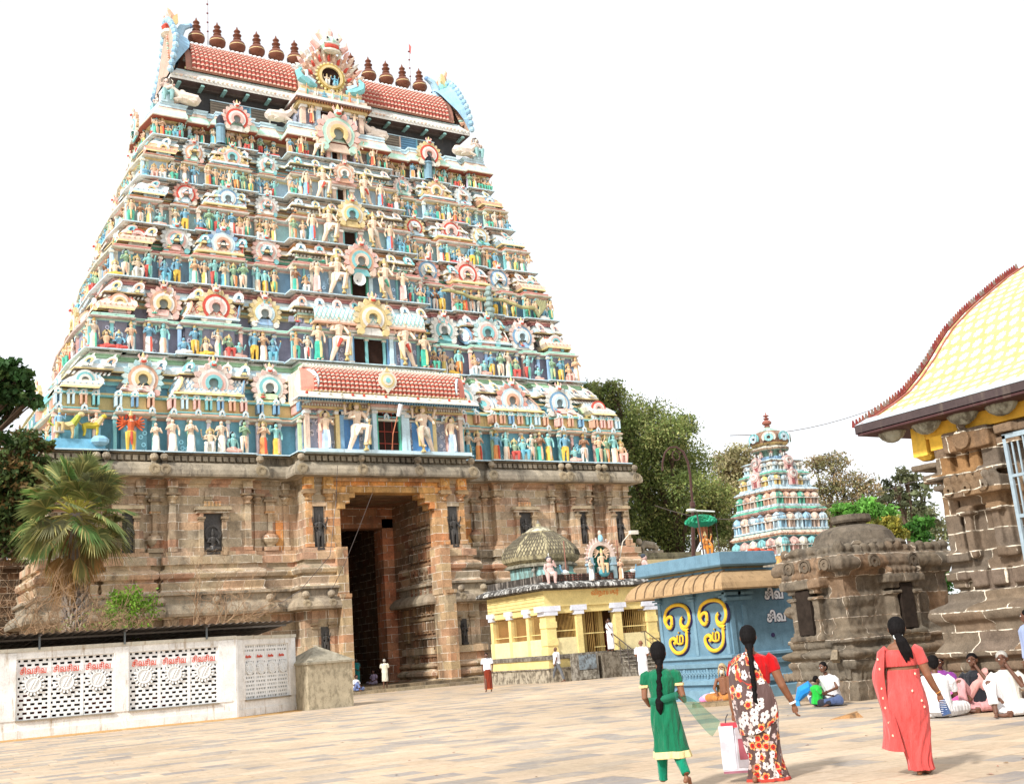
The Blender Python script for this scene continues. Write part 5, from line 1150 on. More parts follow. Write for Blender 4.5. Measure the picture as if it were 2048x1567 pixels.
def squash(b_):
    for A in b_.V:
        z=A[:,2]; A[:,2]=np.where(z<4.75,z*4.9/4.75,np.where(z<10.75,4.9+(z-4.75)*.765,np.where(z<12.75,9.49+(z-10.75)*.84,11.17+(z-12.75)*.62)))
squash(b); bw(b,'stepped_storeys',mVIM,sv)
b=MB(); DC=(.34,.20,.13)
b.lathe([(.7,10.75,BL),(.7,10.95,LB),(.5,11.0,(.3,.5,.4)),(.48,11.3,(.35,.5,.4)),(.9,11.32,(.4,.3,.2)),(.95,11.42,CR),(.7,11.6,YE),(.92,11.72,DC),(1.0,11.95,DC),(.92,12.2,DC),(.55,12.45,MINT),(.35,12.58,MINT),(.18,12.66,(.4,.5,.4)),(.1,12.75)],8,DC,ox=vx,oy=vy,rot=pi/8)
for k in range(40): a=R.uniform(0,6.28); zq=R.uniform(11.7,12.3); b.ell(vx+.82*cos(a),vy+.82*sin(a),zq,.07,.07,.07,R.choice([OR,DC,PCH,(.5,.3,.2)]),5,3)
for k in range(8):
    a=k*pi/4; b.M=T(vx+1.0*cos(a),vy+1.0*sin(a),11.98,rz=a+pi/2,s=.3); b.ring(0,0,.1,.3,.75,0,6.28,.2,[LB,(.3,.6,.6)][k%2],10); b.ring(0,0,.1,.75,1.1,-.6,pi+.6,.15,[TQ,CR][k%2],10); b.M=None; figure(b,T(vx+.66*cos(a),vy+.66*sin(a),10.93,rz=a+pi/2,s=.55),PK,CR,GD,3,None,2,None,None,1,R,5)
squash(b); bw(b,'dome',mVIM,sv)
b=MB(); b.lathe([(.08,12.7),(.16,12.8),(.1,12.88),(.22,13.0),(.24,13.12),(.16,13.26),(.07,13.32),(.16,13.42),(.08,13.5),(.05,13.56),(.15,13.62),(.14,13.68),(.04,13.74),(.01,13.95)],12,(.30,.11,.08),ox=vx,oy=vy); squash(b); bw(b,'finial',mFIN,sv)
# ================================================================ dark stone shrine
mDST=M_stone('old_carved_granite',[(.185,.145,.10),(.15,.125,.095),(.21,.15,.095),(.165,.14,.105)],1.3,1.1,.008,(.74,.66,.54),.6,.75,(.05,.042,.034),2.2,.50)
mDSTN=M_stone('worn_carved_granite',[(.185,.145,.10),(.16,.13,.095),(.235,.15,.09),(.165,.14,.105),(.2,.155,.11)],.9,.45,.007,(.74,.66,.54),.7,.7,(.05,.042,.034),2.2,.50,usecol=False)
ss=empty('stone_shrine',(20.2,18.3,0),label='dark carved stone shrine with round corner pillar, niches and bell dome',cat='shrine')
b=MB(); X0,X1,Y0,Y1=19.05,22.5,17.4,19.0
OW=(1.4,1.0,.75)
P=rect(X0,X1,Y0,Y1)
sweep(b,P,[(.14,-.1),(.14,.3),(.12,.32),(.12,.4,OW),(.08,.42,OW),(.08,.64,OW),(.16,.66),(.2,.74),(.2,.82),(.1,.86),(.26,.92),(.3,1.0),(.22,1.06),(.1,1.1),(.1,1.2),(.2,1.24),(.16,1.34),(.06,1.38),(.06,1.5),(.0,1.54),(.0,2.62),(.1,2.66,OW),(.12,2.76),(.26,2.8),(.3,2.9),(.27,3.02),(.16,3.12),(.1,3.14),(.1,3.3),(-.1,3.32)],cap=True); b.add([(p[0]+(-.14 if p[0]<20 else .14),p[1]+(-.14 if p[1]<18 else .14),-.1) for p in P],[(3,2,1,0)],None); rb=MB(); NB=rb
# corner pot pillar: broad bulging block at the corner
for (cx,cy,w) in ((X0+.42,Y0+.42,.52),):
    b.lathe([(.001,1.1),(w*1.02,1.1),(w*1.0,1.5),(w*.94,1.55),(w*.96,1.9),(w*1.18,1.98),(w*1.3,2.12),(w*1.22,2.28),(w*1.0,2.36),(w*1.0,2.42),(w*.92,2.48),(w*.95,2.76),(.001,2.77)],4,None,rot=pi/4,ox=cx,oy=cy)
    b.box(cx-.62,cx+.62,cy-.62,cy+.62,2.76,3.14)
def stn(M,pw=.34):
    b.M=M
    for s in(-1,1):
        b.box(s*pw-.09,s*pw+.09,-.24,.02,1.42,2.2,OW); b.box(s*pw-.16,s*pw+.16,-.3,.02,2.2,2.27); b.box(s*pw-.13,s*pw+.13,-.27,.02,2.33,2.4)
    b.box(-.62,.62,-.34,.02,2.44,2.62); b.box(-.56,.56,-.3,.02,2.66,2.78); b.box(-.5,.5,-.3,.0,1.3,1.42); b.tube([(-.62,-.16,1.2),(.62,-.16,1.2)],.09,8)
    for k in range(7): b.ell(-.48+k*.16,-.3,2.72,.07,.06,.06,None,6,4)
    b.M=None
stn(T(X0,18.42,0,rz=-pi/2)); stn(T(20.75,Y0,0))
b.lathe([(.001,1.8),(.15,1.8),(.27,1.88),(.32,1.97),(.28,2.03),(.2,2.1),(.001,2.11)],8,None,ox=X0-.0,oy=18.9)
def lumps(xa,ya,xb,yb,n,z,r_):
    for k in range(n):
        t=k/(n-1); b.ell(xa+(xb-xa)*t,ya+(yb-ya)*t,z+R.uniform(-.03,.04),r_*R.uniform(.9,1.5),r_,r_*R.uniform(.8,1.3),None,7,5)
lumps(X0-.05,Y0-.05,X0-.05,Y1,13,3.24,.11); lumps(X0-.05,Y0-.05,X1,Y0-.05,14,3.26,.12)
for k in range(24): b.box(X0-.17,X0-.12,Y0+k*.1,Y0+.05+k*.1,.44,.62,OW); b.box(X0+k*.12,X0+.06+k*.12,Y0-.13,Y0-.08,.44,.62,OW)
for (x,y,rz) in ((X0-.25,18.7,-pi/2),(X0-.25,18.2,-pi/2),(X0-.25,17.6,-pi/2),(19.8,Y0-.25,0),(21.1,Y0-.25,0)):
    rb.M=T(x,y,2.92,rz=rz); rb.ring(0,0,0,.05,.12,0,6.28,.06,None,10); rb.ring(0,.0,0,.14,.18,-.6,pi+.6,.06,None,10); rb.M=None
bw(rb,'carved_medallions',mDST,ss); o=bw(b,'carved_wall',mDSTN,ss)
m_=o.modifiers.new('worn','REMESH'); m_.mode='VOXEL'; m_.voxel_size=.028; m_.use_smooth_shade=True
tx_=bpy.data.textures.new('erosion','CLOUDS'); tx_.noise_scale=.22; tx_.noise_depth=3
m_=o.modifiers.new('erosion','DISPLACE'); m_.texture=tx_; m_.texture_coords='GLOBAL'; m_.strength=.07; m_.mid_level=.55
b=MB(); b.box(X0-.27,X0-.05,18.2,18.64,1.44,2.42,(.5,.5,.5)); mDN=M_flat('niche_shade_colour',(.03,.022,.017),.9,.1,.3); bw(b,'niche_shade_block',mDN,ss); b=MB(); b.box(20.55,20.95,Y0-.27,Y0-.05,1.44,2.42,(.5,.5,.5)); bw(b,'niche_shade_block',mDN,ss)  # near-black blocks stand for the shade inside the niches
b=MB(); cx,cy=20.75,18.45; prof=[(1.02,3.3),(1.06,3.36),(.98,3.44),(.96,3.5),(.88,3.68),(.74,3.80),(.5,3.87),(.34,3.88),(.34,3.93),(.44,3.95),(.47,4.0),(.46,4.12),(.3,4.14)]
b.lathe(prof,16,None,ox=cx,oy=cy)
for k in range(16): a=k*pi/8; b.ell(cx+1.0*cos(a),cy+1.0*sin(a),3.38,.18,.18,.10,None,7,4)
bw(b,'dome',mDST,ss)
# stone chip leaning on the ledge
b=MB(); b.M=T(18.62,17.55,.86,rz=.4,ry=.5); b.box(-.07,.09,-.08,.08,0,.24,(1.7,1.7,1.6),tp=.02); b.M=None; o=b.build('stone_fragment',mDST); tag(o,'pale broken stone block propped on the ledge of the dark shrine','stone fragment')
# ================================================================ tiled hall on the right
hs_=empty('tiled_hall',(18.5,10,0),label='brown stone hall with an upswept yellow roof patterned with white flowers',cat='temple hall')
mHST=M_stone('red_brown_granite_blocks',[(.155,.115,.082),(.19,.13,.085),(.135,.11,.085),(.175,.135,.095),(.24,.14,.065),(.16,.12,.09),(.15,.12,.09)],.82,.34,.010,(.80,.72,.58),1.0,.5,(.055,.045,.04),1.8,.56)
b=MB(); HX=17.2; YE_=13.05; P=rect(HX,21.5,5.5,YE_); rb=MB()
sweep(b,P,[(.22,-.1),(.22,.32),(.16,.36),(.16,.62),(.30,.66),(.30,.78),(.24,.84),(.42,.9),(.42,1.0),(.3,1.14),(.3,1.44),(.32,1.46),(.4,1.52),(.44,1.62),(.4,1.72),(.3,1.78),(.16,1.82),(.16,1.98),(.0,2.0),(.0,2.34),(.06,2.36),(.06,2.5),(.0,2.52),(.0,4.8)],cap=True); b.add([(p[0]+(-.22 if p[0]<20 else .22),p[1]+(-.22 if p[1]<9 else .22),-.1) for p in P],[(3,2,1,0)],None)
def pilh(y,z0=2.52,z1=4.3,w=.16):
    b.box(HX-.14,HX,y-w,y+w,z0,z1-.5); b.box(HX-.2,HX,y-w-.07,y+w+.07,z0,z0+.18); b.box(HX-.24,HX,y-w*1.5,y+w*1.5,z1-.5,z1-.4); b.box(HX-.3,HX,y-w*2,y+w*2,z1-.32,z1-.22); b.box(HX-.16,HX,y-w,y+w,z1-.22,z1+.3)
pilh(12.85); pilh(11.85,w=.13)
# niche frame and canopy
b.box(HX-.24,HX,11.85,12.0,2.55,3.3); b.box(HX-.24,HX,12.42,12.55,2.55,3.3); b.box(HX-.3,HX,11.75,12.05,3.3,3.42); b.box(HX-.3,HX,12.36,12.65,3.3,3.42)
b.box(HX-.22,HX,11.8,12.6,3.44,3.58); b.box(HX-.42,HX,11.6,12.75,3.6,3.88); 
for k in range(7): b.M=T(HX-.42,11.72+k*.155,3.92,rz=-pi/2); b.ell(0,.03,0,.08,.08,.08,None,6,4); b.M=None
for y in(11.9,12.25,12.6): rb.M=T(HX-.44,y,3.74,rz=-pi/2); rb.ring(0,0,0,.03,.1,0,6.28,.03,None,10); rb.M=None
b.box(HX-.2,HX,11.8,12.56,3.98,4.1); 
for k in range(3): b.box(HX-.16,HX,11.85+k*.26,12.03+k*.26,4.12,4.42)
b.box(HX-.3,HX,11.75,12.7,4.42,4.78); rb.M=T(HX-.32,12.25,4.6,rz=-pi/2); rb.ring(0,0,0,0,.17,0,6.28,.05,None,12); rb.M=None; b.ell(HX-.3,12.25,4.84,.08,.09,.08,None,6,4)
# corner bracket slabs projecting past the edge
b.box(HX-.1,HX+1,YE_,YE_+.55,4.25,4.36); b.box(HX-.12,HX+1,YE_,YE_+.32,3.98,4.14); b.box(HX-.18,HX+.6,YE_-.3,YE_+.12,2.2,2.36)
for k in range(5): b.box(HX-.1,HX-.0,11.2+k*.4,11.5+k*.4,2.06,2.32,(1.8,1.1,.5) if k in(1,3) else None)
for k in range(3): b.lathe([(.001,4.5),(.05,4.5),(.16,4.55),(.16,4.66),(.04,4.7),(.001,4.7)],8,None,ox=HX-.12,oy=11.1-k*.9,sx=1.6)
b.box(HX-.42,HX,11.2,11.55,4.55,4.7); b.box(HX-.34,HX,11.15,11.6,4.36,4.5)
bw(rb,'wall_medallions',mHST,hs_)
mHSN=M_stone('red_brown_granite_masonry',[(.155,.115,.082),(.20,.135,.085),(.135,.11,.085),(.175,.135,.095),(.27,.15,.065),(.16,.12,.09),(.15,.12,.09)],.82,.34,.010,(.80,.72,.58),1.0,.5,(.055,.045,.04),1.8,.56,usecol=False)
o=bw(b,'wall',mHSN,hs_)
m_=o.modifiers.new('worn','REMESH'); m_.mode='VOXEL'; m_.voxel_size=.026; m_.use_smooth_shade=True
m_=o.modifiers.new('erosion','DISPLACE'); m_.texture=tx_; m_.texture_coords='GLOBAL'; m_.strength=.035; m_.mid_level=.5
b=MB(); b.box(HX-.12,24,4,YE_+.3,4.78,5.16,(.80,.46,.06)); b.box(HX-.14,HX+.5,YE_+.1,YE_+.42,4.5,5.16,(.82,.52,.08),tp=.02); b.box(HX-.16,HX+.3,YE_-.32,YE_-.0,4.55,4.8,(.80,.48,.06)); b.lathe([(.1,4.42),(.2,4.5)],6,(.8,.5,.08),ox=HX+.04,oy=YE_+.24); bw(b,'beam',mYEL,hs_)
RP=[(16.55,5.22),(16.72,5.28),(17.59,5.69),(18.1,5.96),(18.53,6.28),(19.02,6.70),(19.35,7.02),(19.75,7.38),(20.44,7.86),(21.14,8.28),(21.97,8.76),(22.93,9.24)]
def roof_mat():
    k=NT('flower_painted_roof',.6,.25); tc=k.n('UVMap'); sp=k.n('SeparateXYZ'); k.l(tc,0,sp,0)
    def mth(op,a,b_=None,c=None):
        x=k.n('Math',operation=op)
        for j,v in enumerate((a,b_,c)):
            if v is None: continue
            if isinstance(v,(int,float)): x.inputs[j].default_value=v
            else: k.l(v[0],v[1],x,j)
        return (x,0)
    u=(sp,0); v=(sp,1); row=mth('FLOOR',v); uu=mth('ADD',u,mth('MULTIPLY',mth('MODULO',row,2),.5))
    fu=mth('SUBTRACT',mth('FRACT',uu),.5); fv=mth('SUBTRACT',mth('FRACT',v),.5)
    r_=mth('SQRT',mth('ADD',mth('MULTIPLY',fu,fu),mth('MULTIPLY',fv,fv))); th=mth('ARCTAN2',fv,fu)
    pet=mth('MULTIPLY',mth('ABSOLUTE',mth('COSINE',mth('MULTIPLY',th,4))),.14); edge=mth('ADD',pet,.23)
    ins=mth('LESS_THAN',r_,edge); core=mth('LESS_THAN',r_,.1); rng=mth('MULTIPLY',mth('GREATER_THAN',r_,.15),1); m1=mth('MULTIPLY',ins,mth('MAXIMUM',core,rng))
    g=k.pos(); n1=k.noise(3,g,5); rr=k.ramp(n1,[(.35,.8),(.65,1.12)]); base=k.mix((.55,.45,.19),0,rr,0,mode='MULTIPLY',f=1)
    fl=k.mix(base,2,(.76,.74,.68),0,m1[0],0); n2=k.noise(6,g,6,.7); r2=k.ramp(n2,[(.6,0),(.68,.7)]); o=k.mix(fl,2,(.2,.16,.09),0,r2,0); k.l(o,2,k.b,0); k.bump(n2,0,.3,.02); return k.m
me=bpy.data.meshes.new('roof'); V=[];Fc=[]; ya=14.25; ny=40
L=[0]
for a,c in zip(RP,RP[1:]): L.append(L[-1]+sqrt((a[0]-c[0])**2+(a[1]-c[1])**2))
RP2=[];L2=[]
for j in range(len(RP)-1):
    for t in range(4): RP2.append([RP[j][q]+(RP[j+1][q]-RP[j][q])*t/4 for q in(0,1)]); L2.append(L[j]+(L[j+1]-L[j])*t/4)
for i in range(ny+1):
    y=ya-.02-i*.28
    for p in RP2: V.append((p[0]-hs_.location.x,y-hs_.location.y,p[1]+.02))
m_=len(RP2); Fc=[(i*m_+j,i*m_+j+1,(i+1)*m_+j+1,(i+1)*m_+j) for i in range(ny) for j in range(m_-1)]
me.from_pydata(V,[],Fc); uv=me.uv_layers.new(name='UVMap')
for p in me.polygons:
    for li in p.loop_indices:
        vi=me.loops[li].vertex_index; i,j=divmod(vi,m_); uv.data[li].uv=(i*.28/.27,L2[j]/.40)
me.materials.append(roof_mat()); o=bpy.data.objects.new('roof',me); COL.objects.link(o); o.parent=hs_
b=MB(); n=len(RP2)
b.add([(p[0]+.05,y,p[1]-.14) for y in(ya,4) for p in RP2],[(i,i+1,i+n+1,i+n) for i in range(n-1)],(.20,.05,.04))
b.box(16.5,16.62,4,ya,5.08,5.24,(.07,.05,.05)); b.box(16.5,18.2,4,ya-.05,5.04,5.1,(.07,.03,.03))
b.add([(16.5,ya,5.25),(16.5,4,5.25),(16.86,4,5.41),(16.86,ya,5.41)],[(0,1,2,3)],(.50,.54,.57))
bw(b,'roof_edge',mPAINT,hs_)
b=MB()
for j in range(n-1):
    p,q=RP2[j],RP2[j+1]; b.tube([(p[0],ya+.03,p[1]+.02),(q[0],ya+.03,q[1]+.02)],.03,6,(.22,.05,.04)); b.tube([(p[0],ya-.14,p[1]+.04),(q[0],ya-.14,q[1]+.04)],.02,5,(.36,.12,.09))
for k in range(70):
    t=k/69*L2[-1]; j=max(i for i in range(n) if L2[i]<=t); p=RP2[min(j,n-2)]; q=RP2[min(j,n-2)+1]; u=(t-L2[min(j,n-2)])/(L2[min(j,n-2)+1]-L2[min(j,n-2)]); x=p[0]+(q[0]-p[0])*u; z=p[1]+(q[1]-p[1])*u
    b.tube([(x,ya+.05,z+.02),(x-.05,ya+.02,z+.14)],[.045,.015],5,R.choice([(.22,.04,.035),(.24,.18,.15),(.27,.09,.06)]))
bw(b,'ridge_tiles',mPAINT2,hs_)
for k in range(9):
    b=MB(); y=13.75-k*.78; b.lathe([(.02,4.84),(.1,4.86),(.2,4.93),(.26,5.02),(.26,5.08)],10,(.42,.42,.34),ox=16.92,oy=y,sx=.75,sy=1.15); bw(b,'lotus_bracket',mSTAINST,hs_)
b=MB(); gc=(.30,.38,.43); gx=HX-.32
b.box(gx-.03,gx+.03,11.4,11.46,2.3,4.5,gc); b.box(gx-.03,gx+.03,9.0,11.46,4.44,4.52,gc); b.box(gx-.025,gx+.025,9.0,11.46,3.78,3.83,gc); b.box(gx-.025,gx+.025,9.0,11.46,3.1,3.16,gc); b.box(gx-.025,gx+.025,9.0,11.46,2.32,2.38,gc)
for k in range(16): y=11.3-k*.11; b.box(gx-.012,gx+.012,y,y+.024,2.36,4.46,gc)
bw(b,'window_grille',M_cloth('pale_blue_iron',.5,.05),hs_)
# ================================================================ boundary walls
def bwall(nm,x0,x1,y,z1,c,label,mat,th=.8):
    b=MB(); b.box(x0,x1,y,y+th,-.1,z1-.5,c); b.box(x0-.15,x1+.15,y-.22,y+th+.2,z1-.5,z1-.22,tuple(v*.9 for v in c)); b.box(x0,x1,y-.1,y+th,z1-.22,z1,c)
    k=0
    while x0+k*2.6<x1: b.box(x0+k*2.6,x0+k*2.6+.4,y-.12,y,-.1,z1-.5,c); k+=1
    o=b.build(nm,mat,loc=((x0+x1)/2,y,0)); return tag(o,label,'wall')
bwall('boundary_wall',-25,9.3,66.5,8.6,(.42,.36,.30),'dark stained stone enclosure wall running off behind the fan palm',mDARKST)
w2=bwall('boundary_wall',46.5,75,63,7.7,(.85,.9,.75),'low stone enclosure wall with a cream band behind the yellow shrine',mGREY)
b=MB(); b.box(46.5,75,62.5,62.72,6.65,7.2,(.72,.60,.34)); b.box(46.5,75,62.7,62.78,5.6,6.65,(.1,.08,.06)); bw(b,'painted_band',mYEL,w2)
b=MB(); b.tube([(49.3,63.3,8.1),(49.7,63.3,8.35),(50.4,63.3,8.25),(50.8,63.3,8.0)],[.18,.3,.3,.2],8,None); b.ell(49.15,63.2,8.55,.25,.2,.24,None,8,5); b.tube([(49.5,63.2,8.2),(49.4,63.1,7.9)],.08,5,None); b.box(49.3,51.1,63.0,63.6,7.7,7.9); bw(b,'reclining_bull_statue',mGREY,w2)
# ================================================================ trees and plants
def leaf_mat(name,tr=.35):
    k=NT(name,.6,.2); c=k.col(); g=k.pos(); n=k.noise(.7,g,3); r=k.ramp(n,[(.3,.75),(.7,1.3)]); a=k.mix(c,0,r,0,mode='MULTIPLY',f=1); k.l(a,2,k.b,0)
    t=k.n('BsdfTranslucent'); k.l(a,2,t,0); mx=k.n('MixShader'); mx.inputs[0].default_value=tr; k.l(k.b,0,mx,1); k.l(t,0,mx,2); k.l(mx,0,k.o,0); return k.m
mLEAF=leaf_mat('tree_foliage'); mBARK=M_flat('brown_bark',(.10,.07,.05),.9,.1,.3,5,0,.4); mDRY=M_flat('dry_twig_bark',(.34,.22,.13),.9,.1,.25,5,0,.3)
def leaves(P,size,cols,rs,asp=2.2,droop=.0,out=None):
    """P: (n,3) positions -> small pointed leaf blades, random attitude"""
    n=len(P); a=rs.normal(size=(n,3)); a[:,2]-=droop; a/=np.linalg.norm(a,axis=1)[:,None]; b=np.cross(a,rs.normal(size=(n,3))); b/=np.linalg.norm(b,axis=1)[:,None]
    s=size*rs.uniform(.6,1.35,(n,1)); w=s/asp
    V=np.stack([P-a*s*.5,P+b*w*.5,P+a*s*.5,P-b*w*.5],1).reshape(-1,3); return V
def leafmesh(name,V,C,mat,parent,off):
    n=len(V)//4; me=bpy.data.meshes.new(name); me.vertices.add(4*n); me.vertices.foreach_set('co',(V-np.array(off)).ravel()); me.loops.add(4*n); me.loops.foreach_set('vertex_index',np.arange(4*n)); me.polygons.add(n); me.polygons.foreach_set('loop_start',np.arange(n)*4); me.polygons.foreach_set('loop_total',np.full(n,4)); me.update()
    a=me.attributes.new('Col','FLOAT_COLOR','FACE'); a.data.foreach_set('color',np.hstack([C,np.ones((n,1))]).ravel()); me.materials.append(mat); me.validate()
    o=bpy.data.objects.new(name,me); COL.objects.link(o); o.parent=parent; return o
def tree(base,clumps,n,size,cols,label,seed=0,tr=.45,name='tree',group=None,kind_cat='tree',spray=.5,droop=.2,trunkcol=None,branches=True,asp=2.2):
    rs=np.random.RandomState(seed); rr=random.Random(seed)
    root=empty(name,tuple(base),0,label,kind_cat,group)
    tb=MB(); B=Vector(base); cen=sum((Vector(c[0]) for c in clumps),Vector())/len(clumps)
    fork=B+(cen-B)*.42+Vector((rr.uniform(-.3,.3),rr.uniform(-.3,.3),0)); fork.x=B.x*.6+fork.x*.4; 
    tb.tube([B-Vector((0,0,.3)),B.lerp(fork,.5)+Vector((rr.uniform(-.2,.2),0,0)),fork],[tr,tr*.8,tr*.65],8)
    for c,r in clumps:
        c=Vector(c); m_=fork.lerp(c,.5)+Vector((rr.uniform(-1,1),rr.uniform(-1,1),rr.uniform(-.5,.5)))*r*.25
        tb.tube([fork,m_,c],[tr*.42,tr*.26,tr*.07],5)
        for k in range(7):
            d=Vector((rr.gauss(0,1),rr.gauss(0,1),rr.gauss(0,.7))); d.normalize(); tb.tube([m_.lerp(c,rr.uniform(.3,1)),c+d*r*.5+Vector((0,0,rr.uniform(-.1,.2)*r)),c+d*r*.95],[tr*.12,tr*.07,.01],4)
    bw(tb,'trunk',trunkcol or mBARK,root)
    tot=sum(r**2 for _,r in clumps); Vs=[];Cs=[]
    for c,r in clumps:
        k=int(n*r*r/tot); ns=max(6,k//26)
        d=rs.normal(size=(ns,3)); d/=np.linalg.norm(d,axis=1)[:,None]; rad=r*rs.uniform(.25,1.0,(ns,1))**.6; ctr=np.array(c)+d*rad*np.array([1,1,.8])
        idx=rs.randint(0,ns,k); P=ctr[idx]+rs.normal(size=(k,3))*r*spray*.5*np.array([1,1,.55])
        tone=rs.uniform(.55,1.45,(ns,1)); ci=rs.randint(0,len(cols),ns); C=np.array(cols)[ci]*tone; C=C[idx]*rs.uniform(.8,1.2,(k,1))
        Vs.append(leaves(P,size,cols,rs,asp,droop)); Cs.append(C)
    leafmesh('crown',np.concatenate(Vs),np.concatenate(Cs),mLEAF,root,base); return root
def cl(L,d): return [(tuple(at(x,y,d+dd)),r*d/2220) for x,y,r,dd in L]
OLV=[(.24,.29,.09),(.18,.24,.07),(.32,.33,.12),(.12,.16,.05)]
g_='trees beyond the enclosure wall'
p=at(1370,1200,88); p.z=0
tree(p,cl([(1200,800,38,0),(1235,830,55,3),(1290,850,60,0),(1250,900,60,4),(1340,870,48,-3),(1310,930,66,0),(1280,985,62,2),(1370,930,55,2),(1385,980,50,-3),(1290,1040,60,0),(1340,1030,62,4),(1265,1075,44,0),(1400,1040,48,3),(1430,1000,40,0),(1350,1075,45,0),(1225,780,26,0),(1370,850,26,0),(1180,778,24,2),(1440,1050,36,2)],88),75000,.25,OLV,'tall feathery olive tree rising directly behind the gate tower',1,.7,group=g_)
p=at(1470,1200,100); p.z=0
tree(p,cl([(1450,930,30,0),(1475,915,34,0),(1500,950,30,0),(1460,970,34,0),(1440,1000,30,0),(1490,1000,30,0),(1475,1050,36,0)],100),12000,.32,[(.42,.36,.2),(.34,.32,.16)],'thin brownish tree between the hooked lamp pole and the small tower',2,.5,group=g_)
p=at(1680,1200,104); p.z=0
tree(p,cl([(1630,925,26,0),(1665,930,34,0),(1690,965,36,0),(1650,970,34,0),(1720,1000,34,0),(1690,1015,36,0),(1640,1020,34,0),(1730,965,26,0),(1760,990,28,0)],104),9000,.28,[(.36,.27,.15),(.27,.25,.12),(.2,.2,.09)],'sparse bare-topped tree just right of the small tower',3,.5,group=g_)
p=at(1600,1200,118); p.z=0
tree(p,cl([(1580,985,34,0),(1610,1010,40,0),(1665,1050,44,0),(1720,1055,40,0),(1770,1040,40,0),(1830,1040,40,0),(1540,1040,40,0),(1445,1080,34,0),(1500,1060,36,0),(1880,1060,40,0)],118),16000,.34,[(.26,.27,.12),(.20,.23,.10),(.30,.29,.15)],'distant olive tree line closing the gap behind the small tower',13,.5,group=g_)
p=at(1825,1200,80); p.z=0
tree(p,cl([(1790,965,24,0),(1815,950,24,0),(1840,975,28,0),(1800,1000,26,0),(1835,1020,28,0),(1775,1000,18,0),(1850,1050,26,0)],80),2000,.40,[(.16,.17,.09),(.12,.14,.07)],'dark branching tree with gaps of sky beside the tiled hall',4,.6,group=g_)
p=at(1720,1200,66); p.z=0
tree(p,cl([(1700,1030,24,0),(1735,1015,26,0),(1765,1030,26,0),(1680,1020,16,0),(1725,1050,24,0)],66),5000,.3,[(.10,.26,.04),(.14,.33,.06)],'bright green bushy tree above the stone shrine dome',5,.3,group=g_,droop=0)
p=at(1765,1200,60); p.z=0
tree(p,cl([(1750,1055,20,0),(1780,1050,20,0),(1765,1075,22,0),(1795,1070,18,0)],60),3600,.24,[(.28,.24,.04),(.22,.22,.04)],'yellow-green bush behind the stone shrine',6,.2,group=g_,droop=0)
p=at(1835,1200,62); p.z=0
tree(p,cl([(1820,1060,18,0),(1845,1045,20,0),(1840,1075,20,0),(1868,1110,26,0),(1875,1160,30,0),(1880,1210,30,0),(1850,1120,20,0)],62),6500,.25,[(.07,.2,.03),(.05,.14,.03)],'fresh green bush against the corner of the tiled hall',7,.2,group=g_,droop=0)
# left trees
p=at(-420,1330,46); p.z=0
tree(p,cl([(20,740,26,0),(45,760,24,0),(15,785,30,0),(55,800,22,0),(20,825,18,1),(0,880,16,0),(-40,760,50,0),(-60,860,50,0)],46),6500,.30,[(.05,.11,.03),(.03,.075,.02),(.09,.15,.045)],'dark broad-leaved tree reaching in at the left edge of the picture above the palm',8,.4,name='tree',asp=1.6)
p=at(-260,1330,52); p.z=0
tree(p,cl([(45,885,34,0),(20,930,44,0),(70,940,30,0),(40,990,46,0),(10,1030,44,0),(75,1010,28,0),(50,1060,40,0),(-20,960,60,0),(15,1085,36,0),(85,890,18,1),(78,1060,26,0)],54),15000,.30,[(.09,.13,.04),(.06,.095,.03),(.2,.13,.05)],'dense dark tree behind the fan palm, left of the gate tower',9,.5,name='tree',asp=1.8)
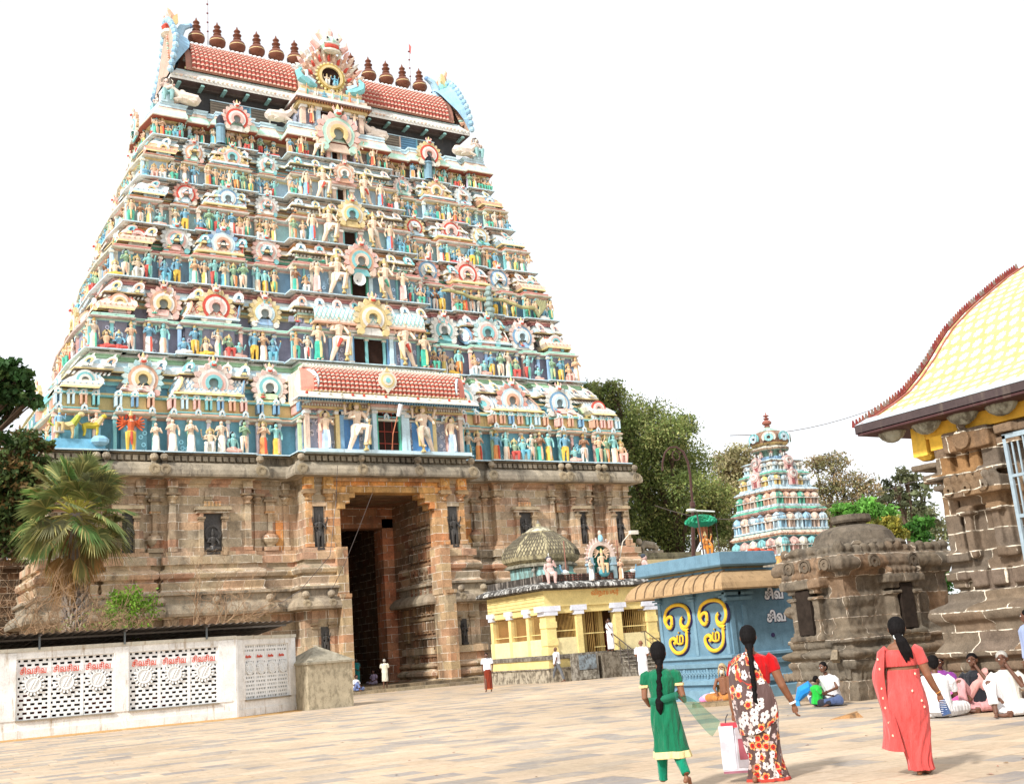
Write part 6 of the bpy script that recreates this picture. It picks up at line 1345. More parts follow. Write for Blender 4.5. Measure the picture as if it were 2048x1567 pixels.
# fan palm
def palm():
    base=Vector((9.3,52.6,0)); root=empty('fan_palm',tuple(base),0,'fan palm with stiff pleated leaves and a skirt of dead fronds','palm tree')
    top=Vector((9.3,52.6,9.15)); rr=random.Random(11)
    tb=MB(); tb.tube([base,base+Vector((-.05,0,3)),base+Vector((0,0,5.6)),top],[.42,.36,.30,.28],10,(.26,.22,.19))
    for k in range(150):
        z=2.6+3.4*k/150; a=k*2.4; r_=.36; tb.tube([(base.x+r_*cos(a),base.y+r_*sin(a),z),(base.x+(r_+.2)*cos(a+.25),base.y+(r_+.2)*sin(a+.25),z+.38)],[.11,.04],4,rr.choice([(.30,.26,.22),(.2,.17,.15),(.4,.33,.26)]))
    bw(tb,'trunk',M_cloth('palm_trunk_bark',.9,.4),root)
    V=[];Fc=[];C=[]; SV=MB()
    def fan(org,dirv,L,Rr,cols,stalk=(.42,.44,.10),droop=.0,spread=2.1,nb=40,closed=1.0):
        d=dirv.normalized(); tip=org+d*L+Vector((0,0,-droop*L*.5)); 
        SV.tube([org,org.lerp(tip,.5)+Vector((0,0,.08*L)),tip],[.06,.04,.028],5,stalk)
        d2=(tip-org).normalized(); d2.z-=droop*.6; d2.normalize()
        side=d2.cross(Vector((rr.uniform(-.5,.5),rr.uniform(-.5,.5),1))).normalized(); nrm=side.cross(d2).normalized()
        for k in range(nb):
            t=(k/(nb-1)-.5)*2*spread*closed; 
            e=d2*cos(t)+side*sin(t); fold=.10*(-1)**k
            e2=(e+nrm*(.22*abs(t)/spread)).normalized(); ln=Rr*(1-.30*(abs(t)/spread)**2)*rr.uniform(.9,1.08)
            w=side*cos(t)-d2*sin(t); wd=Rr*.04
            mid=tip+e2*ln*.55; end=tip+e2*ln+Vector((0,0,-.10*ln-rr.uniform(0,.14)*ln-droop*.3*ln))
            c=cols[0]; f=rr.uniform(.75,1.3); c=tuple(q*f for q in (cols[1] if rr.random()<.2 else cols[0]))
            o=len(V); n2=nrm*wd*.5
            V.extend([tip,mid+w*wd-n2,end,mid-w*wd+n2,mid+n2*.6]); 
            Fc.extend([(o,o+1,o+4),(o+1,o+2,o+4),(o+2,o+3,o+4),(o+3,o,o+4)]); C.extend([c,tuple(q*1.1 for q in c),c,tuple(q*.85 for q in c)])
    G=[(.21,.27,.10),(.48,.44,.17)]
    n=46
    for k in range(n):
        a=k*2.39996; e=1.45-2.0*(k/n)**.8+rr.uniform(-.1,.1)
        d=Vector((cos(a)*cos(e),sin(a)*cos(e),sin(e))); org=top+Vector((0,0,.25-.5*k/n))+Vector((cos(a),sin(a),0))*.12
        g=tuple(q*rr.uniform(.8,1.25) for q in G[0]); fan(org,d,rr.uniform(1.2,1.6)*(1 if e<.6 else 1.15),rr.uniform(1.15,1.4),(g,G[1]),(.46,.42,.08) if e>.2 else (.3,.26,.08),.12 if e>0 else .35)
    for k in range(26):
        a=k*2.39996+.5; e=-.75-.75*(k/26); d=Vector((cos(a)*cos(e),sin(a)*cos(e),sin(e))); 
        fan(top+Vector((0,0,-.3-1.4*(k/26)))+Vector((cos(a),sin(a),0))*.2,d,rr.uniform(.6,1.1),rr.uniform(.8,1.2),((.34,.19,.07),(.44,.28,.12)) if k>7 else ((.2,.19,.06),(.36,.24,.08)),(.3,.18,.08),.9,closed=.4,nb=16)
    b=MB(); b.add([tuple(v) for v in V],Fc,C); bw(b,'crown',mLEAF,root); bw(SV,'leaf_stalks',M_cloth('palm_stalk',.6,.1),root)
palm()
# dry bare shrubs and small green shrub behind the white wall
def twigs(name,base,h,spread,label,seed,mat,depth_=4,cat='shrub',n0=6,leaf=None,group=None):
    rr=random.Random(seed); root=empty(name,tuple(base),0,label,cat,group); b=MB(); tips=[]
    def grow(p,d,L,r,k):
        q=p+d*L*.5+Vector((rr.gauss(0,.1),rr.gauss(0,.1),rr.gauss(0,.06)))*L; e=q+(d+Vector((rr.gauss(0,.25),rr.gauss(0,.25),rr.gauss(0,.2)))).normalized()*L*.5
        b.tube([p,q,e],[r,r*.8,r*.55],4,(1,1,1),cap=False)
        if k==0: tips.append(e); return
        for _ in range(3 if k>1 else 4):
            dd=(d+Vector((rr.gauss(0,.65),rr.gauss(0,.5),rr.gauss(0,.5)))).normalized(); grow(e.lerp(q,rr.uniform(0,.6)),dd,L*rr.uniform(.55,.85),r*.55,k-1)
    for k in range(n0):
        d=Vector((rr.uniform(-1,1)*spread,rr.uniform(-.6,.6)*spread,1)).normalized(); grow(Vector(base)+Vector((rr.uniform(-.4,.4),rr.uniform(-.3,.3),0)),d,h*rr.uniform(.35,.5),.05,depth_)
    bw(b,'branches',mat,root)
    if leaf:
        rs=np.random.RandomState(seed); t=np.array([tuple(x) for x in tips]); P=t[rs.randint(0,len(t),leaf[0])]+rs.normal(size=(leaf[0],3))*leaf[1]; 
        leafmesh('leaves',leaves(P,leaf[2],None,rs,2),np.array(leaf[3])[None,:]*rs.uniform(.6,1.5,(leaf[0],1)),mLEAF,root,base)
    return root
gd='dry shrubs behind the white wall'
twigs('dry_shrub',(7.0,48.5,1.2),5.2,.9,'bare tangled shrub left of the fan palm trunk',21,mDRY,4,n0=7,group=gd)
twigs('dry_shrub',(11.0,48.8,1.0),5.0,.9,'bare tangled shrub right of the fan palm trunk',22,mDRY,4,n0=7,group=gd)
twigs('dry_shrub',(13.3,49.5,1.5),5.2,1.0,'bare shrub with long reaching branches before the stone storey',23,mDRY,4,n0=5,group=gd)
twigs('dry_shrub',(9.2,46.8,2.2),2.2,1.3,'low dry thicket around the foot of the fan palm',24,mDRY,4,n0=9,leaf=(500,.2,.14,(.16,.19,.05)),group=gd)
sg=at(265,1225,47); sg.z=3.4
twigs('green_shrub',tuple(sg),1.7,.5,'small shrub with bright green leaves rising beside the dry branches',25,mDRY,3,n0=4,leaf=(1500,.14,.17,(.16,.30,.03)))
# ================================================================ white lattice wall, shed roof, concrete tank
mWHW=M_paint('peeling_white_limewash',.75,.85,1.4,(.36,.26,.15),lo=.585,tint=1.0)
mWHJ=M_flat('white_cement_lattice',(.80,.80,.78),.8,.2,.06)
WW=(.82,.80,.76)
def segwall(root,p0,p1,h,panels,z0=.62,z1=2.62,first=False):
    d=Vector((p1[0]-p0[0],p1[1]-p0[1],0)); L=d.length; rz=math.atan2(d.y,d.x); M=T(p0[0],p0[1],0,rz=rz)
    b=MB(); b.M=M; x=0
    cuts=sorted(panels)
    b.box(0,L,0,.28,-.15,z0,WW); b.box(0,L,0,.28,z1,h-.12,WW); b.box(-.02,L+.02,-.05,.33,h-.12,h,(.62,.58,.48)); b.box(0,L,-.035,0,-.15,.3,WW)
    xs=[0]+[v for c in cuts for v in (c[0],c[0]+c[1]*c[2])]+[L]
    for i in range(0,len(xs),2): 
        b.box(xs[i],xs[i+1],.0,.28,z0,z1,WW); 
        if xs[i+1]-xs[i]>.25: b.box(xs[i]+.02,xs[i+1]-.02,-.03,0,z0,h-.15,WW)
    for c in cuts: b.box(c[0]-.02,c[0]+c[1]*c[2]+.02,-.06,.1,z0-.05,z0,(.3,.26,.2)); 
    bw(b,'wall',mWHW,root)
    for (x0,n,w,small) in cuts:
        for k in range(n):
            g=MB(); g.M=M@T(x0+k*w,.07,0); H=z1-z0; nr=14; rh=H/nr
            g.box(0,.05,0,.1,z0,z1); g.box(w-.05,w,0,.1,z0,z1); nb=4; bwid=(w-.1)/nb
            for r_ in range(nr+1): 
                if r_==11: continue
                z=z0+r_*rh; g.box(.05,w-.05,.01,.09,max(z0,z-rh*.24),min(z1,z+rh*.24))
            for r_ in range(nr):
                if r_ in(10,11): continue
                for q in range(nb+1):
                    x=.05+bwid*(q+(.5 if r_%2 else 0)); 
                    if x>w-.06: continue
                    a=max(.05,x-bwid*.2); c_=min(w-.05,x+bwid*.2); g.box(a,c_,.012,.088,z0+r_*rh+rh*.2,z0+(r_+1)*rh-rh*.2)
            g.box(.05,w-.05,.02,.08,z0+10*rh,z0+12*rh)
            cx,cz=w/2,z0+8.0*rh; rr_=min(w*.36,.36); g.ring(cx,cz,.05,0,rr_*.72,0,6.28,.08,(1,1,1),18); g.ring(cx,cz,.05,rr_*.62,rr_*.72,0,6.28,.11,(1,1,1),20)
            for q in range(18):
                a=2*pi*q/18; g.box(0,0,0,0,0,0) if 0 else g.tube([(cx+rr_*.74*cos(a),-.02,cz+rr_*.74*sin(a)),(cx+rr_*cos(a),-.02,cz+rr_*sin(a))],[.03,.042],5)
            for sgn in (-1,1): g.tube([(cx+sgn*.05-.06,-.045,cz-.14),(cx+sgn*.05+.1,-.045,cz+.16)],.018,4); g.tube([(cx+sgn*.09-.08,-.045,cz+.06),(cx+sgn*.09+.02,-.045,cz-.1)],.014,4)
            g.M=None; o=bw(g,'lattice_panel',mWHJ,root)
            sz=.215 if not small else .135
            if small: M3=M@T(x0+k*w+.05,.012,z0+10.6*rh,sz=1.5)@FRONT
            else: M3=M@T(x0+k*w+.10,.012,z0+10.5*rh,sz=1.3)@FRONT
            t=text('சிவசிவ',sz*(w/1.08),M3,mRDT,root,off=.004,ext=.006)
        
wl=empty('white_lattice_wall',(9,41.5,0),label='long whitewashed wall with pierced lattice panels and red Tamil lettering',cat='wall')
XL=lambda px: onY(px,1360,41.5).x
xa=XL(33);xb=XL(228);xc=XL(258);xd=XL(437); P0=(-1.0,41.5); P1=(13.0,41.5)
segwall(wl,P0,P1,2.97,[(xa-P0[0],3,(xb-xa)/3,False),(xc-P0[0],3,(xd-xc)/3,False)])
E2=(16.0,43.4); L2_=sqrt((E2[0]-13)**2+(E2[1]-41.5)**2)
segwall(wl,P1,E2,2.95,[(L2_*.14,4,L2_*.185,True)])
b=MB(); b.tube([(12.98,41.62,-.1),(12.98,41.62,2.85)],.16,12,WW); bw(b,'corner_post',mWHW,wl)
# corrugated shed behind the wall
sh_=empty('corrugated_shed',(6,44,0),label='low corrugated metal shed roof resting just behind the white wall',cat='shed')
b=MB(); V=[];Fc=[];cs=[];nx=420
for k in range(nx+1):
    x=-4+k*(19.6/nx); dz=.03*sin(k*2*pi/6)
    lim=max(0,(x-12.3))*.32
    for y,z in ((41.1+lim,3.42),(44,3.3),(46.8,3.12)): V.append((x,y,z+dz+.0*lim))
Fc=[(k*3+j,k*3+j+1,k*3+j+4,k*3+j+3) for k in range(nx) for j in range(2)]
b.add(V,Fc,(.10,.08,.065)); bw(b,'corrugated_roof',M_cloth('rusted_corrugated_iron',.6,.3),sh_)
b=MB()
for x in (6.2,9.0,11.9,4.9): b.tube([(x,41.4,2.9),(x,41.4,3.4)],.035,6,(.14,.16,.17)); b.tube([(x,41.1,3.36),(x,46.5,3.1)],.03,6,(.1,.08,.07))
for y in (41.6,44,46.6): b.box(-4,15,y-.04,y+.04,3.22 if y<46 else 3.0,3.28 if y<46 else 3.06,(.08,.07,.06))
bw(b,'roof_frame',M_cloth('shed_frame_paint',.6,.1),sh_)
b=MB(); b.box(-4,15.4,46.8,47.0,-.1,3.1,(.24,.13,.09)); bw(b,'back_wall',mDST,sh_)
rr=random.Random(31)
for k in range(15): # goods standing in the shed
    x=2+k*.78+rr.uniform(-.2,.2); b=MB(); c=rr.choice([(.5,.06,.04),(.55,.12,.08),(.5,.3,.08),(.2,.16,.12),(.35,.32,.28),(.12,.2,.06)]); y=42.6+rr.uniform(0,1.6); w_=rr.uniform(.2,.45); h=rr.uniform(.7,1.9)
    b.box(x-w_,x+w_,y,y+.4,0,h,c,tp=.04); b.box(x-w_-.03,x+w_+.03,y-.02,y+.42,h,h+.06,tuple(q*1.3 for q in c)); b.tube([(x-w_*.6,y-.02,h*.7),(x,y-.05,h*.6),(x+w_*.6,y-.02,h*.7)],.03,5,tuple(q*.7 for q in c))
    o=b.build('stored_crate',M_cloth('crate_%d'%k) if k==0 else bpy.data.materials['crate_0'],loc=(x,y,0)); tag(o,'stacked crate glimpsed through the lattice of the white wall','crate','crates in the shed behind the lattice')
# concrete tank
tk=empty('concrete_tank',(16.95,42.9,0),label='stained concrete tank with a low pyramid top at the end of the white wall',cat='tank')
mCONC=M_paint('stained_concrete',.5,.9,1.6,(.085,.07,.04),lo=.52,st=2.0)
b=MB(); b.M=T(16.98,43.2,0,rz=.1); b.box(-1.0,.95,-.85,1.3,-.1,1.72,(.46,.39,.27)); bw(b,'tank_body',mCONC,tk)
b=MB(); b.M=T(16.98,43.2,0,rz=.1); b.box(-1.08,1.03,-.93,1.38,1.72,1.80,(.38,.33,.24)); b.add([(-1.08,-.93,1.8),(1.03,-.93,1.8),(1.03,1.38,1.8),(-1.08,1.38,1.8),(-.1,.2,2.45)],[(0,1,4),(1,2,4),(2,3,4),(3,0,4)],(.36,.32,.24)); bw(b,'tank_lid',mCONC,tk)
# sand drifted along the wall foot
k=NT('orange_sand',.95,.05); g=k.pos(); n=k.noise(9,g,6,.7); r=k.ramp(n,[(.3,(.40,.22,.08)),(.7,(.58,.38,.18))]); k.l(r,0,k.b,0); k.bump(n,0,.5,.02); mSAND=k.m
b=MB(); pts0=[];pts1=[]
for j in range(121):
    t=j/120; 
    if t<.8: x=-1+14.0*t/.8; y=41.46; nx_,ny_=0,-1
    else: u=(t-.8)/.2; x=13+3*u; y=41.46+1.9*u; nx_,ny_=.53,-.85
    w_=.22+.28*abs(sin(j*.37))+.2*abs(sin(j*.91+1))+rr.uniform(0,.15); pts0.append((x,y+.1,.05)); pts1.append((x+nx_*w_,y+ny_*w_,.004))
b.add(pts0+pts1,[(i,i+1,i+122,i+121) for i in range(120)],None); tag(b.build('sand_drift',mSAND),kind='stuff')
# overhead wires
for nm,A,B_,lab in (('overhead_wire',at(1310,1010,70),at(2200,850,16),'thin slack wire crossing the sky to the tiled hall eave'),('overhead_wire',at(1460,870,70),at(2200,600,30),'upper thin wire rising across the white sky to the right'),):
    b=MB(); b.tube([A.lerp(B_,t/16)-Vector((0,0,1.1*sin(pi*t/16))) for t in range(17)],[.022*(1-t/16)+.005 for t in range(17)],4); o=b.build(nm,mMETALD,loc=tuple(A)); tag(o,lab,'wire')
# hanging cords on the tower front
for pts,lab in (([(675,930,56),(672,1000,56),(660,1110,55),(600,1180,55),(530,1225,55),(470,1260,55)],'dark cord slung from the tower cornice down across the stone storey'),([(745,985,56),(716,1060,56),(690,1125,56),(668,1170,56),(658,1180,56)],'loose cord with a forked end hanging in the gateway')):
    b=MB(); b.tube([at(*q) for q in pts],.016,4); o=b.build('hanging_cord',mMETALD,loc=tuple(at(*pts[0]))); tag(o,lab,'cord')
# ================================================================ people
SKB=(.22,.095,.05); SKD=(.13,.058,.034); SKM=(.28,.13,.075)
def skin_mat(name,c):
    k=NT(name,.5,.35); tc=k.n('TexCoord'); n=k.noise(14,tc,4,sock=3); r=k.ramp(n,[(.3,.88),(.7,1.1)]); a=k.mix(c,0,r,0,mode='MULTIPLY',f=1); k.l(a,2,k.b,0); k.b.inputs['Subsurface Weight'].default_value=.08; k.b.inputs['Subsurface Scale'].default_value=.02; k.bump(n,0,.08,.005); return k.m
mSK=[skin_mat('brown_skin',SKB),skin_mat('dark_brown_skin',SKD),skin_mat('light_brown_skin',SKM)]
k=NT('black_hair',.72,.1); tc=k.n('TexCoord'); mp=k.n('Mapping'); mp.inputs['Scale'].default_value=(90,90,8); k.l(tc,3,mp,0); n=k.noise(1,mp,3); r=k.ramp(n,[(.3,(.004,.0035,.0035)),(.7,(.010,.008,.008))]); k.l(r,0,k.b,0); k.bump(n,0,.5,.01); mHAIR=k.m
mGREYH=M_flat('grey_hair',(.38,.36,.32),.8,.2,.3,30)
FAB={}
def fab(c,name='cloth',fold=.3):
    k=tuple(c); 
    if k not in FAB: 
        q=NT(name,.85,.1); tc=q.n('TexCoord'); mp=q.n('Mapping'); mp.inputs['Scale'].default_value=(17,17,3.2); mp.inputs['Rotation'].default_value=(0,.35,0); q.l(tc,3,mp,0); n1=q.noise(1,mp,4,.55); n2=q.noise(120,tc,2,sock=3); r=q.ramp(n1,[(.3,.78),(.7,1.14)]); a=q.mix(c,0,r,0,mode='MULTIPLY',f=1); q.l(a,2,q.b,0); q.b.inputs['Sheen Weight'].default_value=.2; q.bump(n1,0,min(1,fold*2),.05); FAB[k]=q.m
    return FAB[k]
def solid(name,mb,mat,parent,vox=.008,sm=4,fac=.5):
    """grown together into one continuous surface"""
    o=mb.build(name,mat); o.parent=parent
    m_=o.modifiers.new('grow','REMESH'); m_.mode='VOXEL'; m_.voxel_size=vox; m_.use_smooth_shade=True
    s_=o.modifiers.new('relax','SMOOTH'); s_.factor=fac; s_.iterations=sm; return o
def loft(name,secs,mat,parent,n=72,rows=46,thick=.006,closed=True,arc=(0,2*pi),cap=False,mb=None,col=None):
    """secs: (z,cx,cy,rx,ry,fold amplitude,fold count,phase) from bottom to top"""
    secs=sorted(secs); S_=[list(s)+[0]*(8-len(s)) for s in secs]
    def ev(t):
        t=t*(len(S_)-1); i=min(int(t),len(S_)-2); u=t-i; p0,p1,p2,p3=S_[max(i-1,0)],S_[i],S_[i+1],S_[min(i+2,len(S_)-1)]
        return [.5*((2*b_)+(-a+c)*u+(2*a-5*b_+4*c-d)*u*u+(-a+3*b_-3*c+d)*u**3) for a,b_,c,d in zip(p0,p1,p2,p3)]
    V=[];uv=[]; m_=n if closed else n+1
    for r_ in range(rows+1):
        z,cx,cy,rx,ry,am,nf,ph=ev(r_/rows)
        for k in range(m_):
            t=arc[0]+(arc[1]-arc[0])*k/n; f=1+am*(sin(nf*t+ph)+.5*sin(nf*1.7*t+ph*2.1+z*5))
            V.append((cx+rx*f*cos(t),cy+ry*f*sin(t),z+.25*am*rx*sin(nf*t*.5))); uv.append((t*.22,z))
    Fc=[]
    for r_ in range(rows):
        for k in range(m_ if closed else n): a=r_*m_+k; b_=r_*m_+(k+1)%m_; Fc.append((a,b_,b_+m_,a+m_))
    if mb is not None: mb.add(V,Fc,col); return
    me=bpy.data.meshes.new(name); me.from_pydata(V,[],Fc); u=me.uv_layers.new(name='UVMap')
    for p in me.polygons:
        p.use_smooth=True
        for li in p.loop_indices:
            x=me.loops[li].vertex_index; u.data[li].uv=uv[x]
    a=me.attributes.new('Col','FLOAT_COLOR','FACE'); a.data.foreach_set('color',np.ones(4*len(Fc)).ravel())
    me.materials.append(mat); o=bpy.data.objects.new(name,me); COL.objects.link(o); o.parent=parent
    if thick: q=o.modifiers.new('thickness','SOLIDIFY'); q.thickness=thick
    return o
def hand(b,p,d,side,curl=.6,s=1.0):
    """palm, four fingers of unequal length and a thumb leaving the palm's side; d points to the fingertips, side is the thumb side"""
    p=Vector(p); d=Vector(d).normalized(); side=Vector(side); side=(side-d*side.dot(d)).normalized(); nr=d.cross(side)
    b.tube([p,p+d*.045*s,p+d*.085*s],[.024*s,.036*s,.034*s],8,None,.55)
    for k,(o_,l) in enumerate(((.028,.062),(.010,.072),(-.008,.067),(-.026,.052))):
        q=p+d*.085*s+side*o_*s; a=q+d*l*.45*s+nr*curl*.012*s; c=a+(d*(1-curl*.6)+nr*curl).normalized()*l*.35*s; e=c+(d*(1-curl)+nr*curl*1.2).normalized()*l*.28*s
        b.tube([q,a,c,e],[.0105*s,.0098*s,.009*s,.0075*s],6)
    q=p+d*.03*s+side*.028*s; a=q+(d*.6+side*.8).normalized()*.035*s; c=a+(d*.9+side*.3+nr*.3).normalized()*.03*s; b.tube([q,a,c],[.014*s,.012*s,.009*s],6)
def limb(b,pts,rad,n=10,sq=1.0): b.tube(pts,rad,n,None,sq)
def torso(b,pts,rad,sq=.68): b.tube(pts,rad,16,None,sq)
def head(b,c,f,s=1.0,nose=True):
    """skull, jaw, nose, ears, lips, brow; f = unit facing direction"""
    c=Vector(c); f=Vector(f).normalized(); r_=Vector((f.y,-f.x,0)).normalized()
    b.ell(c.x,c.y,c.z+.01*s,.074*s,.078*s,.095*s,None,14,10)
    q=c-f*.012*s; b.ell(q.x,q.y,q.z+.025*s,.074*s,.08*s,.08*s,None,14,8)
    q=c+f*.022*s+Vector((0,0,-.055*s)); b.ell(q.x,q.y,q.z,.052*s,.052*s,.05*s,None,12,8)
    q=c+f*.088*s+Vector((0,0,-.018*s)); b.tube([c+f*.07*s+Vector((0,0,.02*s)),q,c+f*.075*s+Vector((0,0,-.03*s))],[.009*s,.014*s,.013*s],6)
    q=c+f*.072*s+Vector((0,0,-.055*s)); b.ell(q.x,q.y,q.z,.022*s,.014*s,.010*s,None,8,5); q=c+f*.066*s+Vector((0,0,.035*s)); b.ell(q.x,q.y,q.z,.045*s if abs(f.y)>.5 else .02*s,.02*s if abs(f.y)>.5 else .045*s,.012*s,None,8,5)
    for k in(-1,1): q=c+r_*k*.077*s-f*.005*s; b.ell(q.x,q.y,q.z-.005*s,.014*s if abs(r_.x)>.5 else .022*s,.022*s if abs(r_.x)>.5 else .014*s,.032*s,None,7,6)
def eyes(parent,c,f,s=1.0):
    c=Vector(c); f=Vector(f).normalized(); r_=Vector((f.y,-f.x,0)).normalized(); m=MB()
    for k in(-1,1):
        q=c+f*.070*s+r_*k*.031*s+Vector((0,0,.012*s)); m.ell(q.x,q.y,q.z,.014*s,.012*s,.009*s,(.75,.72,.68),8,6); q=q+f*.008*s; m.ell(q.x,q.y,q.z,.006*s,.006*s,.007*s,(.01,.008,.006),6,5)
        q=c+f*.078*s+r_*k*.032*s+Vector((0,0,.035*s)); m.tube([q-r_*.02*s,q+Vector((0,0,.006*s)),q+r_*.02*s],.0045*s,4,(.015,.01,.01))
    o=m.build('eyes',M_cloth_eye); o.parent=parent
M_cloth_eye=M_cloth('eye_and_brow',.4,0)
def person(px,py,d,label,group=None,z=None):
    p=onZ(px,py) if d is None else at(px,py,d)
    if z is not None: p.z=z
    az=math.atan2(p.x,p.y); return empty('person',tuple(p),-az,label,'person',group)
def foot(b,a,t,s=1.0):
    a=Vector(a); t=Vector(t); d=(t-a); d.z=0; d.normalize(); g=a.z if False else min(a.z,t.z)
    b.tube([a-d*.035*s+Vector((0,0,-.02)),a+d*.05*s+Vector((0,0,-.035)),Vector((t.x,t.y,t.z))],[.032*s,.033*s,.022*s],9,None,.8); b.ell(a.x-d.x*.04*s,a.y-d.y*.04*s,a.z-.045,.03*s,.03*s,.028*s,None,8,5)
    sd_=Vector((-d.y,d.x,0))
    for k in range(5): q=Vector((t.x,t.y,t.z))+sd_*(.028-.014*k)*s; b.tube([q,q+d*(.03-.004*k)*s-Vector((0,0,.004))],[.010*s,.007*s],5)
VIEW=(0,1,0)   # local frame of every figure: x to the picture's right, y away from the camera, z up
# ---------------------------------------------------------------- girl in green
g1=person(1345,1582,None,'girl in a green tunic with cream hem and long plait, gauzy scarf blowing behind her')
b=MB(); limb(b,[(0,.02,1.19),(0,.0,1.28),(0,.0,1.345)],[.045,.04,.042]); head(b,(0,.015,1.44),(0,1,0),.98)
limb(b,[(-.155,.01,1.235),(-.185,-.01,1.10),(-.195,-.03,.985),(-.15,.07,.90),(-.10,.16,.93)],[.04,.038,.033,.028,.02]); hand(b,(-.10,.16,.93),(.3,.6,.4),(0,0,1),.8,.85)
limb(b,[(.155,.01,1.235),(.195,-.01,1.10),(.215,-.03,.985),(.23,.06,.92),(.18,.15,.96)],[.04,.038,.033,.028,.02]); hand(b,(.18,.15,.96),(-.3,.7,.3),(0,0,1),.8,.85)
torso(b,[(0,0,1.24),(0,0,1.0),(0,0,.85)],[.09,.10,.11]); 
limb(b,[(-.06,.0,.8),(-.07,.05,.45),(-.09,.10,.10)],[.05,.04,.033]); foot(b,(-.09,.10,.07),(-.10,.24,.02),.95)
limb(b,[(.07,.0,.8),(.09,.0,.45),(.165,-.17,.19)],[.05,.04,.033]); foot(b,(.165,-.17,.17),(.20,-.10,.04),.95)
solid('body',b,mSK[0],g1,.0065,4)
mGRN=fab((.008,.15,.07),'green_gauze_cotton',.5); mLEG=fab((.003,.20,.11),'green_leggings',.4); mCRM=fab((.74,.62,.30),'cream_gold_border',.4)
b=MB(); torso(b,[(0,0,1.275),(0,0,1.25),(0,0,1.18),(0,0,1.0),(0,0,.90)],[.07,.125,.16,.132,.142],.7)
for s in(-1,1): limb(b,[(s*.12,0,1.225),(s*.165,0,1.205),(s*.19,-.005,1.115)],[.05,.062,.052],10)
solid('tunic_bodice',b,mGRN,g1,.008,5)
loft('tunic_skirt',[(.415,.035,.02,.19,.15,.06,9,0),(.55,.03,.01,.17,.125,.045,9,.3),(.75,.005,0,.158,.12,.03,8,.5),(.93,0,0,.138,.10,.012,7,.8),(1.0,0,0,.125,.09,.0,7,1)],mGRN,g1)
loft('hem_band',[(.345,.042,.02,.203,.162,.07,9,0),(.385,.04,.02,.198,.158,.065,9,0),(.418,.036,.02,.193,.153,.06,9,0)],mCRM,g1,rows=6)
for s in(-1,1): loft('sleeve_band',[(1.085,s*.192,-.008,.05,.052,.06,6,0),(1.115,s*.189,-.005,.053,.055,.05,6,0)],mCRM,g1,n=24,rows=3)
b=MB(); limb(b,[(-.055,0,.5),(-.07,.05,.42),(-.08,.085,.22),(-.085,.10,.11)],[.085,.068,.052,.045]); 
for k in range(6): z=.12+.035*k; b.tube([(-.085,.10-.002*k,z),(-.083,.10,z+.012)],[.052,.05],10)
solid('legging',b,mLEG,g1,.008,3)
b=MB(); limb(b,[(.06,0,.5),(.085,.0,.43),(.13,-.09,.29),(.165,-.165,.19)],[.085,.07,.056,.048]); solid('legging',b,mLEG,g1,.008,3)
b=MB(); b.ell(0,.0,1.475,.087,.092,.10,None,16,10); b.ell(.0,-.03,1.43,.083,.07,.095,None,14,8); b.ell(0,-.045,1.36,.05,.045,.06,None,12,6)
for k in range(12): t=k/11; b.ell(.005*sin(k*1.9)+.0-.035*t,-.075-.035*t,1.33-.34*t,.034-.003*abs(sin(k*1.57)),.028,.036,None,10,6)
b.ell(-.04,-.115,.93,.048,.03,.06,None,10,6); b.tube([(-.04,-.115,.93),(-.045,-.115,.86),(-.04,-.11,.80)],[.045,.04,.008],8); solid('hair',b,mHAIR,g1,.0065,2)
def gauze(name,c,alpha):
    k=NT(name,.8,.1); k.b.inputs['Base Color'].default_value=(*c,1); t=k.n('BsdfTransparent'); mx=k.n('MixShader'); mx.inputs[0].default_value=alpha; k.l(t,0,mx,1); k.l(k.b,0,mx,2); k.l(mx,0,k.o,0); return k.m
mGZ=gauze('sheer_green_gauze',(.02,.17,.10),.5)
def sheet(name,rows_,mat,parent,sub=6,thick=0,uvs=(1,1)):
    """cloth sheet through rows of 3-D points, smoothly subdivided"""
    R_=len(rows_);C_=len(rows_[0]); P=[[Vector(p) for p in r_] for r_ in rows_]
    def cr_(a,b_,c,d,u): return .5*((2*b_)+(-a+c)*u+(2*a-5*b_+4*c-d)*u*u+(-a+3*b_-3*c+d)*u**3)
    def dens(L):
        o=[]
        for i in range(len(L)-1):
            for s in range(sub): o.append(cr_(L[max(i-1,0)],L[i],L[i+1],L[min(i+2,len(L)-1)],s/sub))
        o.append(L[-1]); return o
    A=[dens(r_) for r_ in P]; A=list(zip(*[dens(list(c)) for c in zip(*A)])); nr=len(A[0]) ; A=[list(x) for x in A]
    nr=len(A);nc=len(A[0]); V=[tuple(v) for r_ in A for v in r_]; Fc=[(i*nc+j,i*nc+j+1,(i+1)*nc+j+1,(i+1)*nc+j) for i in range(nr-1) for j in range(nc-1)]
    me=bpy.data.meshes.new(name); me.from_pydata(V,[],Fc); u=me.uv_layers.new(name='UVMap')
    for p in me.polygons:
        p.use_smooth=True
        for li in p.loop_indices: i,j=divmod(me.loops[li].vertex_index,nc); u.data[li].uv=(uvs[0]*j/nc,uvs[1]*i/nr)
    a=me.attributes.new('Col','FLOAT_COLOR','FACE'); a.data.foreach_set('color',np.ones(4*len(Fc)))
    me.materials.append(mat); o=bpy.data.objects.new(name,me); COL.objects.link(o); o.parent=parent
    if thick: q=o.modifiers.new('thickness','SOLIDIFY'); q.thickness=thick
    return o
sheet('scarf',[[(.16,-.02,1.00),(.20,-.06,.95),(.22,-.04,.90)],[(.27,-.10,.97),(.30,-.05,.88),(.28,-.1,.80)],[(.37,-.12,.90),(.37,-.17,.80),(.36,-.12,.68)],[(.47,-.18,.80),(.47,-.13,.70),(.44,-.18,.58)],[(.575,-.18,.70),(.54,-.2,.63),(.48,-.18,.55)]],mGZ,g1)
